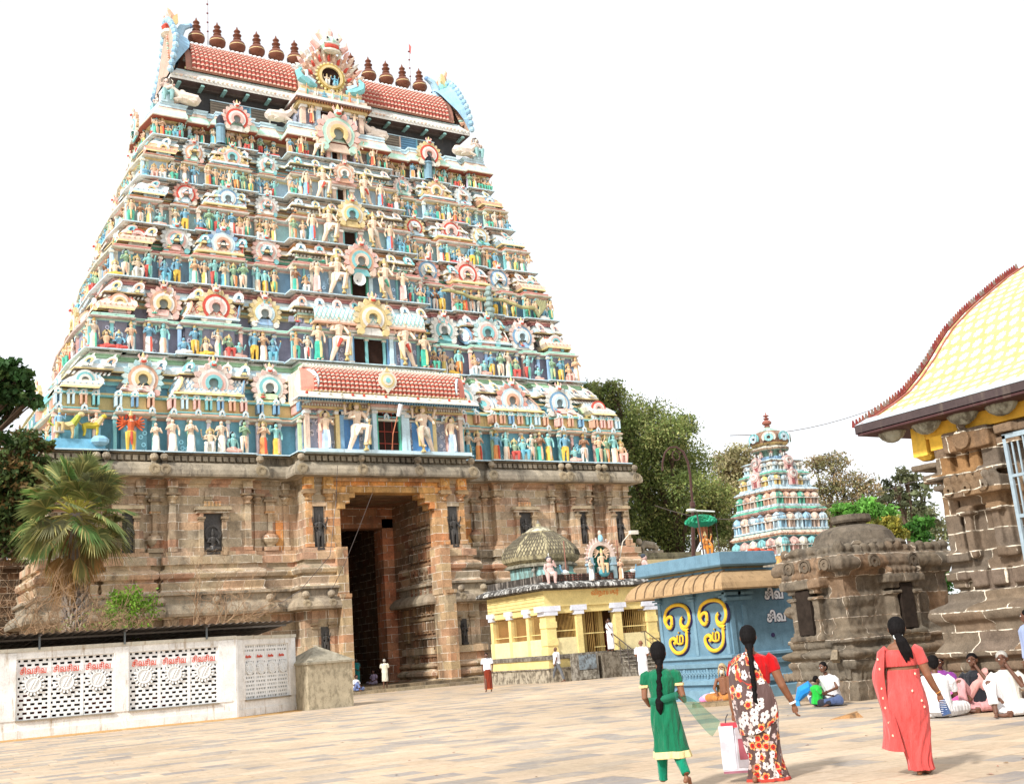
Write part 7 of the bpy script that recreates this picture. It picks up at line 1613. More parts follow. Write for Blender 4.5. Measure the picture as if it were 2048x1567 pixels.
sheet('scarf',[[(-.155,-.03,.985),(-.15,-.04,.94),(-.145,-.02,.90)],[(-.06,-.115,.985),(-.06,-.13,.95),(-.06,-.115,.91)],[(.06,-.115,1.01),(.06,-.13,.965),(.06,-.115,.93)],[(.16,-.05,1.03),(.17,-.06,.98),(.165,-.04,.94)]],gauze('folded_green_gauze',(.02,.16,.09),.88),g1)
# ---------------------------------------------------------------- woman in the floral sari
def floral_mat():
    k=NT('floral_sari_silk',.6,.25); tc=k.n('UVMap')
    def mth(op,a,b_=None):
        x=k.n('Math',operation=op)
        for j,v in enumerate((a,b_)):
            if v is None: continue
            if isinstance(v,(int,float)): x.inputs[j].default_value=v
            else: k.l(v[0],v[1],x,j)
        return (x,0)
    def flowers(scale,seed,thr,rot):
        mp=k.n('Mapping'); mp.inputs['Location'].default_value=(seed,seed*.7,0); k.l(tc,0,mp,0)
        vo=k.n('TexVoronoi',voronoi_dimensions='2D',feature='F1',i_Scale=scale,i_Randomness=.8); k.l(mp,0,vo,'Vector')
        sub=k.n('VectorMath',operation='SUBTRACT'); k.l(mp,0,sub,0); k.l(vo,'Position',sub,1); sp=k.n('SeparateXYZ'); k.l(sub,0,sp,0)
        r_=mth('MULTIPLY',mth('SQRT',mth('ADD',mth('MULTIPLY',(sp,0),(sp,0)),mth('MULTIPLY',(sp,1),(sp,1)))),scale)
        cs=k.n('SeparateXYZ'); k.l(vo,'Color',cs,0); th=mth('ADD',mth('ARCTAN2',(sp,1),(sp,0)),mth('MULTIPLY',(cs,2),6.28))
        pet=mth('ADD',.27,mth('MULTIPLY',mth('POWER',mth('ABSOLUTE',mth('COSINE',mth('MULTIPLY',th,2.5))),.6),.24))
        return mth('LESS_THAN',r_,pet),r_,cs,th
    base=(.10,.055,.05); m1,r1,c1,t1=flowers(10.5,1.3,.5,0); m2,r2,c2,t2=flowers(16,5.1,.5,0)
    wr=mth('GREATER_THAN',(c1,0),.5)
    fcol=k.mix((.48,.015,.01),0,(.66,.63,.60),0,wr[0],0); ctr=mth('LESS_THAN',r1,.10); rim=mth('MULTIPLY',mth('GREATER_THAN',r1,.30),mth('SUBTRACT',1,wr))
    f2=k.mix(fcol,2,(.78,.42,.14),0,mth('MULTIPLY',rim,.8)[0],0); f3=k.mix(f2,2,(.10,.03,.03),0,mth('MULTIPLY',ctr,1)[0],0)
    sm=mth('MULTIPLY',m2,mth('GREATER_THAN',(c2,1),.72)); b1=k.mix(base,0,(.70,.55,.52),0,mth('MULTIPLY',sm,.8)[0],0)
    use=mth('MULTIPLY',m1,mth('GREATER_THAN',(c1,1),.22)); o=k.mix(b1,2,f3,2,use[0],0); k.l(o,2,k.b,0)
    mp=k.n('Mapping'); mp.inputs['Scale'].default_value=(15,15,3); mp.inputs['Rotation'].default_value=(0,-.5,0); k.l(k.n('TexCoord'),3,mp,0); n=k.noise(1,mp,4); k.bump(n,0,.7,.05); k.b.inputs['Sheen Weight'].default_value=.2; return k.m
mFLO=floral_mat(); mRED=fab((.48,.006,.008),'red_blouse_cotton',.3)
g2=person(1535,1560,None,'woman with a long plait in a mauve sari patterned with red and white flowers')
b=MB(); limb(b,[(-.02,.0,1.25),(-.02,0,1.36),(-.02,.01,1.44)],[.06,.05,.05]); head(b,(-.02,.015,1.535),(0,1,0),1.06); b.ell(-.02,-.0,1.30,.12,.07,.09,None,14,7)
limb(b,[(.18,.0,1.30),(.235,-.02,1.14),(.285,-.03,.99),(.34,.02,.87),(.385,.06,.775)],[.055,.054,.046,.038,.026]); hand(b,(.385,.06,.775),(.10,.15,-1),(-.3,1,0),.75,1.0)
limb(b,[(-.22,.0,1.28),(-.265,.02,1.12),(-.275,.02,.97),(-.28,.04,.82),(-.275,.05,.72)],[.05,.05,.042,.035,.026]); hand(b,(-.275,.05,.73),(0,.05,-1),(0,1,0),1.0,1.0)
torso(b,[(-.02,0,1.30),(-.02,0,1.0)],[.13,.14]); 
limb(b,[(-.08,.05,.5),(-.06,.06,.1)],[.06,.035]); foot(b,(-.13,-.10,.075),(-.12,.03,.02),1); limb(b,[(-.08,-.0,.3),(-.13,-.09,.10)],[.045,.030]); foot(b,(.08,.12,.07),(.08,.26,.02),1); limb(b,[(.08,.05,.3),(.08,.12,.09)],[.05,.033])
solid('body',b,mSK[0],g2,.0065,4)
b=MB(); torso(b,[(-.0,0,1.35),(.0,0,1.32),(.0,0,1.22),(-.0,0,1.02)],[.08,.15,.185,.16],.72); limb(b,[(.14,0,1.30),(.20,-.005,1.255),(.235,-.015,1.15)],[.075,.075,.062],12); limb(b,[(-.14,0,1.29),(-.22,0,1.22),(-.255,.01,1.12)],[.07,.07,.06],12)
solid('blouse',b,mRED,g2,.008,4)
loft('sari_wrap',[(.03,.01,.03,.215,.16,.085,13,0),(.10,.01,.02,.20,.15,.075,13,.2),(.25,.0,.0,.185,.14,.055,12,.6),(.5,-.02,-.01,.205,.16,.03,11,1),(.72,-.03,-.015,.235,.185,.018,9,1.4),(.84,-.04,-.01,.232,.18,.018,8,1.6),(.98,-.05,.0,.205,.15,.02,7,1.8),(1.08,-.06,.0,.185,.13,.02,7,2)],mFLO,g2,n=96)
loft('sari_edge',[(.0,.012,.03,.225,.165,.09,13,0),(.035,.01,.03,.218,.162,.085,13,0)],fab((.50,.06,.04),'sari_border',.3),g2,rows=3,n=96)
sheet('pallu',[[(-.20,-.06,1.325),(-.14,-.105,1.36),(-.07,-.11,1.375),(-.03,-.09,1.385)],[(-.27,-.06,1.20),(-.17,-.155,1.24),(-.06,-.155,1.26),(.03,-.12,1.27)],[(-.29,-.04,1.02),(-.18,-.175,1.03),(-.04,-.175,1.05),(.10,-.15,1.09)],[(-.28,-.04,.86),(-.18,-.205,.86),(-.02,-.21,.90),(.16,-.16,.96)],[(-.27,-.04,.70),(-.16,-.215,.70),(.0,-.22,.74),(.19,-.15,.84)],[(-.24,-.03,.50),(-.13,-.19,.50),(.02,-.2,.54),(.20,-.12,.66)]],mFLO,g2,uvs=(.55,.9))
sheet('pallu_edge',[[(-.085,-.118,1.375),(-.075,-.118,1.375)],[(-.20,-.165,1.15),(-.17,-.17,1.15)],[(-.10,-.185,1.02),(-.07,-.185,1.04)],[(.08,-.175,1.11),(.10,-.17,1.13)]],fab((.50,.06,.04)),g2)
b=MB(); b.ell(-.02,-.005,1.57,.094,.098,.105,None,16,10); b.ell(-.02,-.04,1.53,.09,.075,.10,None,14,8); b.ell(-.02,-.06,1.44,.05,.045,.05,None,12,6)
for k in range(19): t=k/18; b.ell(-.02+.004*sin(k*1.8),-.085-.10*min(1,t*1.6),1.42-.50*t,.038-.010*t-.003*abs(sin(k*1.57)),.032,.034,None,10,6)
b.tube([(-.02,-.19,.93),(-.03,-.20,.86),(.02,-.20,.78)],[.034,.032,.008],8); solid('hair',b,mHAIR,g2,.0065,2)
b=MB(); b.M=T(.374,.05,.80,rx=.1,ry=-.35); b.lathe([(.036,-.012),(.04,-.008),(.04,.008),(.036,.012)],16,(.8,.8,.82)); b.M=None; o=b.build('bangle',M_cloth('white_bangle',.3,0),g2)
bg_=at(1472,1490,12.75); 
b=MB(); b.M=T(0,0,0)
b.box(-.17,.13,-.06,.06,-.24,.25,(.66,.64,.68),tp=.02); b.box(-.175,-.02,-.066,-.05,-.22,.24,(.72,.70,.76)); b.box(-.0,.13,-.068,-.05,-.2,.22,(.42,.38,.40)); b.box(-.15,.12,-.062,.062,.22,.27,(.6,.06,.08)); b.box(.02,.11,-.071,-.05,-.12,.10,(.30,.08,.10)); b.box(-.17,.13,-.064,.064,-.26,-.235,(.35,.14,.18))
for x in(-.1,.08): b.tube([(x,-.05,.25),(x+.02,-.03,.33),(x+.04,-.0,.36)],.006,5,(.03,.03,.04))
b.M=None; o=b.build('shopping_bag',M_cloth('printed_bag_vinyl',.4,.3)); o.parent=g2; o.location=(-.285,.03,.36); 
# ---------------------------------------------------------------- woman in coral
g3=person(1838,1548,None,'woman in a plain coral sari walking away with hair in a loose ponytail')
mCOR=fab((.64,.088,.08),'coral_crepe',.45)
b=MB(); limb(b,[(0,0,1.22),(0,0,1.33),(0,.01,1.42)],[.06,.05,.05]); head(b,(.0,.015,1.505),(0,1,0),1.06); b.ell(-.01,-.005,1.285,.13,.078,.085,None,14,8); torso(b,[(0,0,1.30),(-.01,0,1.12),(-.01,0,1.0)],[.14,.150,.16],.70)
limb(b,[(.165,.0,1.265),(.205,-.01,1.12),(.24,-.02,1.0),(.285,.03,.88),(.325,.07,.80)],[.055,.052,.043,.036,.026]); hand(b,(.325,.07,.80),(.12,.25,-1),(-.3,1,0),1.0,1.0)
limb(b,[(-.18,.0,1.255),(-.22,.05,1.08),(-.2,.16,1.0)],[.055,.05,.042])
limb(b,[(.04,.0,.4),(.03,.0,.1)],[.06,.036]); foot(b,(.02,-.0,.075),(.06,.15,.02),1.05); foot(b,(.10,.10,.07),(.13,.24,.02),1)
solid('body',b,mSK[0],g3,.0065,4)
b=MB(); 
loft('blouse_shell',[(1.11,-.02,0,.168,.122,0),(1.17,-.015,0,.18,.128,0),(1.24,-.01,0,.182,.125,0),(1.285,-.005,.012,.165,.105,0)],mCOR,g3,rows=12)
b=MB(); limb(b,[(.12,.0,1.29),(.17,-.005,1.25),(.205,-.01,1.15),(.213,-.012,1.12)],[.06,.072,.062,.06],12); limb(b,[(-.12,.0,1.29),(-.18,0,1.24),(-.215,.04,1.12)],[.06,.07,.06],12);  solid('blouse',b,mCOR,g3,.008,4)
loft('sari_wrap',[(.05,.035,.01,.125,.115,.09,11,0),(.15,.03,.0,.12,.11,.08,11,.2),(.32,.02,-.0,.145,.12,.06,10,.5),(.5,.0,-.005,.185,.15,.035,9,.8),(.66,-.015,-.01,.215,.18,.015,8,1.1),(.78,-.02,-.01,.212,.17,.012,8,1.3),(.92,-.015,.0,.182,.14,.014,7,1.5),(1.02,-.01,.0,.17,.125,.02,7,1.7),(1.075,.0,.0,.165,.12,.02,7,1.7)],mCOR,g3,n=96)
sheet('pallu',[[(-.25,.02,1.20),(-.22,-.06,1.28),(-.15,-.08,1.31)],[(-.31,.02,1.08),(-.26,-.10,1.10),(-.185,-.125,1.12)],[(-.325,.0,.98),(-.27,-.12,.97),(-.2,-.12,.98)],[(-.30,.0,.80),(-.27,-.12,.78),(-.20,-.10,.78)],[(-.275,.0,.62),(-.24,-.13,.60),(-.15,-.13,.60)],[(-.30,.0,.40),(-.22,-.15,.38),(-.12,-.15,.38)],[(-.33,-.02,.285),(-.24,-.16,.265),(-.10,-.15,.25)]],mCOR,g3,thick=.004)
b=MB(); rr=random.Random(4)
for (x,y,z) in ((.115,-.118,1.03),(.06,-.168,.86),(.14,-.15,.755),(.155,-.14,.69),(-.24,-.115,1.2),(-.235,-.12,1.1),(-.245,-.125,.9),(-.245,-.122,.8),(-.235,-.13,.7),(-.22,-.14,.55),(-.2,-.16,.42)):
    for k in range(5): a=k*1.257; b.ell(x+.006*cos(a)+rr.uniform(-.002,.002),y-.004,z+.008*sin(a),.004,.003,.006,(.82,.70,.5),6,4)
b.build('embroidered_motifs',M_cloth('pale_gold_thread',.4,.1),g3)
b=MB(); b.ell(0,-.005,1.535,.094,.098,.102,None,16,10); b.ell(0,-.04,1.50,.09,.075,.095,None,14,8); b.ell(.0,-.075,1.43,.042,.04,.04,None,10,6)
for s,dx_ in ((-1,0),(0,.02),(1,.05)): b.tube([(.005,-.09,1.42),(.02+dx_*.4,-.13,1.36),(.035+dx_,-.13,1.26),(.05+dx_*1.4,-.12,1.16+.02*s)],[.04,.05,.04,.006],8)
solid('hair',b,mHAIR,g3,.0065,2)
b=MB(); b.M=T(0,-.085,1.425,rx=1.1); b.lathe([(.04,-.01),(.05,0),(.04,.01)],14,(.7,.75,.72)); b.M=None; b.build('hair_band',M_cloth('white_hair_band',.5,.1),g3)
b=MB(); b.tube([(.345,.10,.74),(.35,.10,.66),(.37,.09,.58)],[.03,.045,.05],8,(.05,.09,.20)); 
for k in range(7): z=.73-.022*k; b.tube([(.318,.06,z),(.38,.055,z-.006)],.004,4,(.55,.6,.7))
b.build('striped_pouch',M_cloth('navy_striped_cloth',.8,.3),g3)
b=MB(); b.M=T(.318,.062,.815,ry=-.4); b.lathe([(.028,-.006),(.033,0),(.028,.006)],14,(.75,.35,.08)); b.M=None; b.build('bangle',M_cloth('gold_bangle',.3,0),g3)
# ---------------------------------------------------------------- small standing figures
def walker(px,py,d,label,H,shirt,lower,skin=1,face=(0,1,0),bald=False,kind='dhoti',stride=.12,side=0,z=None,lean=0,trim=None,arm='down',hairm=None,group=None,sleeve=.5):
    g=person(px,py,d,label,group,z); s=H/1.68; f=Vector(face).normalized(); r_=Vector((f.y,-f.x,0)); up=Vector((0,0,1))
    def L(a,b_,c): q=r_*a+f*b_; return (q.x*s+lean*c*0,q.y*s,c*s)
    v=.012; b=MB(); hc=L(0,.02+lean*.1,1.56); limb(b,[L(0,0,1.32),L(0,.01,1.46)],[.05*s,.045*s]); head(b,hc,(f.x,f.y,-lean*.3),s*1.02)
    torso(b,[L(0,0,1.38),L(0,0,1.1),L(0,0,.95)],[.13*s,.13*s,.14*s],.7 if abs(f.y)>.5 else 1)
    for k in(-1,1):
        if arm=='down' or (arm=='fold1' and k<0): A=[L(k*.18,0,1.37),L(k*.23,-.02,1.12),L(k*.22,.08,.88)]
        elif arm=='front': A=[L(k*.18,0,1.37),L(k*.23,.02,1.14),L(k*.08,.2,1.0)]
        elif arm=='face': A=[L(k*.18,0,1.37),L(k*.2,.10,1.16),L(k*.05,.16,1.42)] if k<0 else [L(k*.18,0,1.37),L(k*.22,.06,1.12),L(k*.02,.17,1.12)]
        else: A=[L(k*.18,0,1.37),L(k*.23,-.02,1.12),L(k*.2,.1,.92)]
        limb(b,A,[.048*s,.04*s,.026*s],8); d=(Vector(A[2])-Vector(A[1])).normalized(); hand(b,A[2],d,f,.7,s)
    for k in(-1,1):
        sy=stride*k; kn=L(k*.09,sy*.6,.5); an=L(k*.09,sy,.09); limb(b,[L(k*.09,0,.9),kn,an],[.08*s,.058*s,.036*s],9); foot(b,an,L(k*.1,sy+.15,.02),s)
    solid('body',b,mSK[skin],g,v,3)
    if face[1]<.5: eyes(g,hc,(f.x,f.y,-lean*.3),s)
    b=MB(); torso(b,[L(0,0,1.44),L(0,0,1.41),L(0,0,1.34),L(0,0,1.1),L(0,0,.9 if kind!='pants' else .86)],[.07*s,.13*s,.18*s,.17*s,.185*s],.72 if abs(f.y)>.5 else .95)
    b.V[-1][:]=b.V[-1]  # shirt block
    for k in(-1,1):
        A=[Vector(L(k*.13,0,1.39)),Vector(L(k*.2,0,1.33)),Vector(L(k*.2,0,1.33)).lerp(Vector(L(k*.235,-.01 if arm=='down' else .04,1.12)),min(1,sleeve*1.4))]; limb(b,A,[.07*s,.07*s,.064*s],10)
    o=solid('shirt',b,fab(shirt),g,.012,3); 
    if kind=='dhoti': loft('dhoti',[(.12*s,0,0,.17*s,.15*s,.07,9,0),(.3*s,0,0,.17*s,.15*s,.06,9,.4),(.6*s,0,0,.175*s,.15*s,.03,8,.8),(.95*s,0,0,.165*s,.14*s,.01,7,1)],fab(lower),g,n=48,rows=18)
    elif kind=='short': loft('dhoti',[(.42*s,0,0,.17*s,.15*s,.07,9,0),(.6*s,0,0,.175*s,.15*s,.04,8,.8),(.95*s,0,0,.165*s,.14*s,.01,7,1)],fab(lower),g,n=48,rows=12)
    elif kind=='sari': loft('sari_wrap',[(.04*s,0,0,.2*s,.17*s,.07,11,0),(.4*s,0,0,.19*s,.16*s,.05,9,.4),(.8*s,0,0,.2*s,.16*s,.03,8,.8),(1.2*s,0,0,.18*s,.14*s,.02,7,1),(1.4*s,0,0,.14*s,.12*s,.02,7,1)],fab(lower),g,n=48,rows=18)
    else:
        b=MB()
        for k in(-1,1): sy=stride*k; limb(b,[L(k*.08,0,.92),L(k*.09,sy*.6,.5),L(k*.09,sy*.95,.13)],[.1*s,.078*s,.062*s],9)
        limb(b,[L(0,0,.98),L(0,0,.85)],[.15*s,.15*s]); solid('trousers',b,fab(lower),g,.012,3)
    if trim: loft('dhoti_border',[(.105*s,0,0,.176*s,.156*s,.07,9,0),(.135*s,0,0,.174*s,.154*s,.07,9,0)],fab(trim),g,n=48,rows=2)
    if not bald:
        c=Vector(hc); b=MB(); q=c-f*.02*s; b.ell(q.x,q.y,q.z+.035*s,.084*s,.09*s,.085*s,None,14,8); q=c-f*.045*s; b.ell(q.x,q.y,q.z+.0*s,.08*s,.06*s,.08*s,None,12,7); solid('hair',b,hairm or mHAIR,g,.01,2)
        if kind=='sari': b=MB(); q=c-f*.1*s; b.ell(q.x,q.y,q.z-.04*s,.05*s,.05*s,.05*s,None,10,6); solid('hair_bun',b,mHAIR,g,.01,2)
    return g
WSH=(.80,.80,.83); WDH=(.78,.76,.76)
walker(978,1382,None,'man in a white shirt and maroon dhoti walking with his head bowed',1.66,WSH,(.20,.03,.012),1,(-.15,-.9,0),False,'dhoti',.16,trim=(.75,.22,.05),lean=.8,arm='fold1')
walker(1117,1363,None,'bald man in a white shirt and grey trousers striding past the yellow shrine plinth',1.68,WSH,(.14,.145,.155),1,(-1,.1,0),True,'pants',.3,arm='down')
walker(1222,1291,None,'man in white shirt and dhoti standing at the top of the yellow shrine steps',1.64,WSH,WDH,1,(-.7,-.5,0),False,'dhoti',.05,z=1.27,arm='face',d_=None) if False else None
pst=onY(1222,1288,46.3); gst=walker(1222,1291,None,'man in white shirt and dhoti standing at the top of the yellow shrine steps',1.64,WSH,WDH,1,(-.7,-.5,0),False,'dhoti',.05,arm='face'); gst.location=(pst.x,46.3,1.25)
walker(1290,1372,None,'bald man seen from behind, tucked-up white dhoti, just left of the blue shrine',1.66,WSH,WDH,0,(.05,1,0),True,'short',.1,arm='front')
gm=walker(771,1376,None,'man seen from behind in a cream shirt and short dhoti at the gate threshold',1.6,(.70,.66,.52),(.66,.62,.50),1,(0,1,0),False,'short',.1,arm='front',hairm=mGREYH); q=onY(771,1372,57.6); gm.location=(q.x,57.6,.17)
gw=walker(713,1345,None,'woman in a teal sari standing in the shade just inside the gateway',1.6,(.02,.12,.13),(.012,.20,.20),1,(.4,-.6,0),False,'sari',.05,arm='front'); q=onY(713,1345,61.5); gw.location=(q.x,61.5,.33)
# ---------------------------------------------------------------- seated figures
def sitter(px,py,label,shirt,lower,skin=1,face=(0,-1,0),s=1.0,hairm=None,longhair=False,bare=False,beard=False,arms='lap',loc=None,back=False,shawl=None,kneeup=False,group=None,lean=0):
    g=person(px,py,None,label,group)
    if loc is not None: g.location=loc
    f=Vector(face).normalized(); r_=Vector((f.y,-f.x,0))
    def L(a,b_,c): q=r_*a+f*(b_+lean*max(0,c-.2)); return Vector((q.x*s,q.y*s,c*s))
    b=MB(); hc=L(0,.05,.78); limb(b,[L(0,0,.52),L(0,.03,.68)],[.05*s,.045*s]); head(b,hc,(f.x,f.y,-.25),s)
    limb(b,[L(0,0,.56),L(0,.0,.3),L(0,-.02,.12)],[.14*s,.13*s,.15*s],12); b.ell(*L(0,0,.52),.17*s,.12*s,.08*s,None,12,7)
    for k in(-1,1):
        if arms=='lap': A=[L(k*.17,0,.54),L(k*.25,.06,.32),L(k*.12,.26,.22)]
        elif arms=='face': A=[L(k*.17,0,.54),L(k*.22,.18,.40),L(k*.05,.14,.70)] if k<0 else [L(k*.17,0,.54),L(k*.25,.08,.3),L(k*.12,.26,.25)]
        else: A=[L(k*.17,0,.54),L(k*.26,.12,.36),L(k*.2,.36,.3)]
        limb(b,A,[.046*s,.038*s,.025*s],8); hand(b,A[2],(A[2]-A[1]).normalized(),f,.6,s*.95)
    for k in(-1,1):
        if kneeup and k>0: pts=[L(k*.1,0,.1),L(k*.2,.3,.46),L(k*.16,.4,.07)]
        else: pts=[L(k*.1,0,.09),L(k*.36,.22,.11),L(-k*.02,.36,.06)]
        limb(b,pts,[.085*s,.06*s,.035*s],9); e=L(k*.16,.52,.03) if kneeup and k>0 else L(-k*.16,.38,.04); foot(b,pts[2],e,s*.95)
    solid('body',b,mSK[skin],g,.010,3)
    if not back: eyes(g,hc,(f.x,f.y,-.25),s)
    if not bare:
        b=MB(); limb(b,[L(0,0,.63),L(0,0,.54),L(0,0,.3),L(0,-.01,.08)],[.07*s,.17*s,.17*s,.19*s],14); b.ell(*L(0,0,.53),.19*s,.14*s,.09*s,None,12,7)
        for k in(-1,1): limb(b,[L(k*.13,0,.56),L(k*.2,.0,.5),L(k*.24,.07,.37)],[.075*s,.072*s,.06*s],10)
        solid('shirt',b,fab(shirt),g,.010,4)
    b=MB(); 
    for k in(-1,1):
        if kneeup and k>0: pts=[L(k*.1,0,.12),L(k*.2,.3,.45),L(k*.17,.38,.18)]
        else: pts=[L(k*.1,0,.12),L(k*.36,.22,.12),L(k*.05,.34,.09)]
        limb(b,pts,[.12*s,.095*s,.07*s],10)
    b.ell(*L(0,.02,.11),.2*s,.18*s,.1*s,None,12,7); b.ell(*L(0,.2,.08),.2*s,.18*s,.06*s,None,12,6); solid('lower_cloth',b,fab(lower),g,.010,5)
    if shawl: b=MB(); b.tube([L(-.16,-.1,.3),L(-.15,.02,.6),L(-.02,.14,.42),L(.14,.15,.2)],[.06*s,.07*s,.07*s,.07*s],8); b.ell(*L(-.1,.08,.45),.12*s,.1*s,.15*s,None,10,6); solid('shawl',b,fab(shawl),g,.010,4)
    c=hc; b=MB(); q=c-f*.02*s; b.ell(q.x,q.y,q.z+.035*s,.085*s,.09*s,.084*s,None,14,8); q=c-f*.045*s; b.ell(q.x,q.y,q.z,.08*s,.06*s,.085*s,None,12,7)
    if longhair: 
        for k in range(14): a=k*.7; q=c-f*.03*s+Vector((cos(a)*.07,sin(a)*.06,0))*s; b.tube([q+Vector((0,0,.05*s)),q+Vector((cos(a)*.04,sin(a)*.03,-.08))*s,q+Vector((cos(a)*.05,sin(a)*.03,-.2))*s],[.03*s,.025*s,.008*s],5)
    elif hairm is None and not back and shawl: q=c-f*.1*s; b.ell(q.x,q.y,q.z-.03*s,.045*s,.045*s,.045*s,None,8,6)
    solid('hair',b,hairm or mHAIR,g,.009,2)
    if beard: b=MB(); q=c+f*.05*s; b.ell(q.x,q.y,q.z-.085*s,.05*s,.04*s,.06*s,None,10,7); b.ell(q.x+f.x*.02,q.y+f.y*.02,q.z-.04*s,.035*s,.02*s,.012*s,None,8,5); solid('beard',b,M_flat('white_beard',(.62,.58,.5),.9,.1,.2,30),g,.008,2)
    return g
sitter(1452,1404,'bare-chested old holy man with matted grey hair and white beard seated against the blue shrine',None,(.5,.2,.05),0,(-.35,-.9,0),1.0,hairm=M_flat('matted_tawny_hair',(.40,.31,.18),.95,.05,.35,25),longhair=True,bare=True,beard=True,loc=(*onY(1453,1400,20.85).xy,.05))
sitter(1670,1402,'young man in a white shirt and jeans sitting cross-legged facing the small boy',(.72,.70,.70),(.07,.10,.20),1,(-.6,-.75,0),1.0,arms='out',lean=.25,loc=(*onZ(1668,1409).xy,0))
sitter(1637,1408,'small boy in a bright green shirt sitting with his side to the camera',(.02,.42,.05),(.03,.03,.04),1,(.9,.3,0),.70,arms='out',back=True,loc=(*onZ(1637,1412).xy,0))
sitter(1880,1437,'man in a white shirt seated with his back to the camera behind the coral sari',(.82,.81,.82),(.80,.79,.80),1,(-.1,1,0),1.12,back=True,arms='lap',loc=(*onZ(1884,1434).xy,0))
sitter(1885,1400,'woman in a purple and pink printed blouse seated behind the man in white',(.25,.05,.28),(.45,.08,.2),1,(-.2,-1,0),1.0,arms='lap',loc=(*onZ(1893,1408).xy,0))
sitter(1945,1412,'woman in a pale pink sari over black blouse seated holding a hand to her mouth',(.02,.02,.025),(.62,.30,.30),1,(-.15,-1,0),1.08,arms='face',shawl=(.66,.34,.30),kneeup=True,loc=(*onZ(1962,1421).xy,0))
sitter(2010,1420,'grey-haired old man in a cream shirt and white dhoti seated beside the pink sari',(.74,.70,.62),(.80,.78,.78),1,(-.1,-1,0),1.12,arms='face',hairm=mGREYH,kneeup=True,loc=(*onZ(2024,1429).xy,0))
gx_=walker(2090,1430,None,'person at the picture edge in a pale blue checked shirt, mostly out of frame',1.62,(.30,.37,.58),(.80,.79,.8),1,(-.9,.2,0),False,'dhoti',.05,arm='down'); 
q=onY(712,1370,57.8); sitter(715,1372,'seated man in a white shirt and blue lungi at the edge of the gate platform',WSH,(.20,.26,.5),1,(.7,-.6,0),1.0,arms='lap',loc=(q.x,57.8,.17),kneeup=True)
q=onY(748,1352,63); sitter(745,1352,'dim figure in a pale violet cloth sitting on the gateway floor',(.35,.28,.40),(.3,.26,.35),1,(-.6,-.7,0),1.0,arms='lap',loc=(q.x,63,.33))
# ---------------------------------------------------------------- small belongings
def thing(name,mb,mat,label,cat,loc,rz=0,smooth=False,group=None):
    o=mb.build(name,mat,None,smooth); o.location=loc; o.rotation_euler=(0,0,rz); return tag(o,label,cat,group)
mMISC=M_cloth('plastic_and_cloth_bits',.45,.3)
b=MB(); b.M=None
b.tube([(-.17,0,.10),(-.05,0,.28),(.12,.02,.36),(.2,.02,.30)],[.05,.13,.14,.05],9,(.02,.24,.62)); b.ell(.2,-.02,.18,.15,.1,.15,(.66,.72,.78),9,6); b.box(-.22,-.12,-.06,.06,0,.1,(.05,.3,.6)); 
thing('plastic_bag',b,mMISC,'blue and white carrier bag standing behind the boy in green','bag',tuple(onZ(1612,1409)),-.9)
b=MB(); b.ell(0,0,.16,.24,.18,.17,(.66,.12,.36),10,7); b.ell(.12,.02,.2,.14,.12,.13,(.74,.2,.42),9,6); b.tube([(0,0,.3),(.03,0,.36)],[.05,.02],6,(.7,.15,.38)); thing('cloth_bundle',b,M_cloth('bright_pink_cloth',.8,.5),'bright pink cloth bundle between the seated women','bundle',(*onZ(1920,1411).xy,0),0,True)
b=MB(); b.ell(0,0,.10,.2,.13,.11,(.62,.42,.60),10,6); b.ell(-.14,.0,.07,.12,.1,.08,(.74,.28,.55),8,5); b.ell(.1,.03,.15,.12,.1,.09,(.6,.62,.66),8,5); thing('plastic_bag',b,mMISC,'crumpled pink and clear plastic bags left of the holy man','bag',(*onZ(1420,1404).xy,0.02),-.8,True)
b=MB(); b.ell(0,0,.13,.2,.14,.13,(.02,.34,.10),10,6); b.ell(.14,0,.08,.1,.08,.07,(.62,.3,.12),8,5); thing('cloth_bundle',b,mMISC,'green cloth bundle beside the holy man and his wooden box','bundle',(*onZ(1437,1399).xy,0.02),-.8,True)
b=MB(); 
for k in range(4): b.box(-.28,.28,-.2,.2,.02+k*.085,.095+k*.085,(.20,.19,.09) if k%2 else (.26,.23,.12))
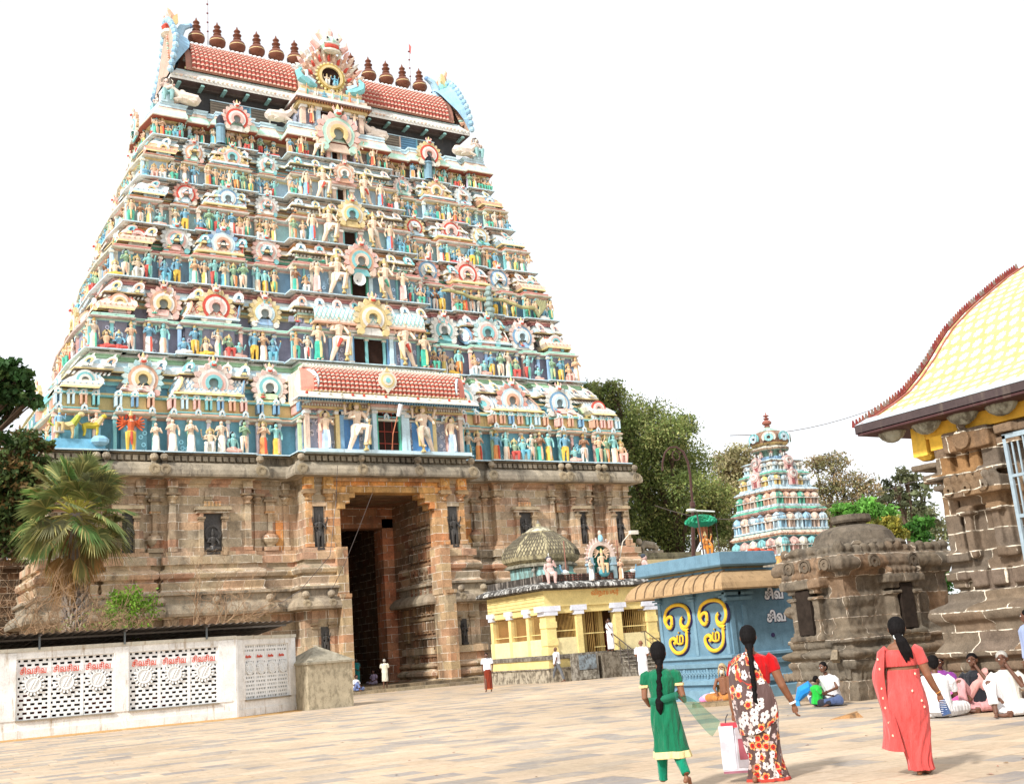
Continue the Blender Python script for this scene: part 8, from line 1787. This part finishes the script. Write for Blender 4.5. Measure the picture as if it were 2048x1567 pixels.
b.box(-.29,-.25,-.22,-.2,0,.36,(.16,.14,.08)); b.box(.25,.29,-.22,-.2,0,.36,(.16,.14,.08)); thing('wooden_box',b,M_cloth('weathered_box_boards',.85,.4),'green-brown slatted wooden box in front of the holy man','box',(*onZ(1462,1404).xy,.09),-.75)
b=MB(); b.box(-.75,.55,-.22,.2,0,.085,(1.5,1.4,1.2),tp=.01); b.box(-.6,.4,-.16,.14,.085,.1,(1.4,1.3,1.1)); thing('stone_slab',b,mDST,'thin worn stone slab on the paving under the wooden box','slab',(*onZ(1450,1409).xy,0),-.75)
b=MB(); b.lathe([(.0,0),(.033,.0),(.035,.02),(.035,.17),(.02,.2),(.014,.22),(.014,.235),(0,.24)],10,(.02,.42,.28)); thing('water_bottle',b,mMISC,'small green capped water bottle held upright by the woman in pink','bottle',(*onZ(1938,1424).xy,.22),0,True)
b=MB(); b.add([(-.3,-.1,0),(.3,-.1,0),(.28,.14,0),(-.2,.12,0),(.22,-.08,.09),(.24,.1,.1)],[(0,1,4),(1,2,5,4),(2,3,5),(3,0,4,5)],(2.2,1.7,1.2)); thing('paving_fragment',b,mDST,'wedge-shaped stone fragment lying on the open paving behind the women','stone fragment',(*onZ(1690,1435).xy,0),-.6)
b=MB(); b.ell(0,0,.09,.11,.1,.09,(.1,.62,.42),8,5); b.ell(.22,.02,.03,.1,.05,.03,(.3,.12,.08),7,4); thing('litter_ball',b,mMISC,'small mint-green plastic scrap on the paving below the yellow shrine','litter',(*onZ(1073,1363).xy,0),0,True)
lt=MB(); rr=random.Random(77)
for k in range(260):
    x=rr.uniform(2,34); y=rr.uniform(6,46); 
    if k<200: y=6+(y-6)*rr.random(); 
    a=rr.uniform(0,6.28); s_=rr.uniform(.012,.05); c=rr.choice([(.2,.1,.05),(.3,.18,.08),(.12,.08,.05),(.5,.45,.4),(.4,.1,.06)]); lt.add([(x+s_*cos(a),y+s_*sin(a),.006),(x-s_*.5*sin(a),y+s_*.5*cos(a),.014),(x-s_*cos(a),y-s_*sin(a),.006),(x+s_*.5*sin(a),y-s_*.5*cos(a),.01)],[(0,1,2,3)],c)
tag(lt.build('leaf_litter',mMISC),kind='stuff')
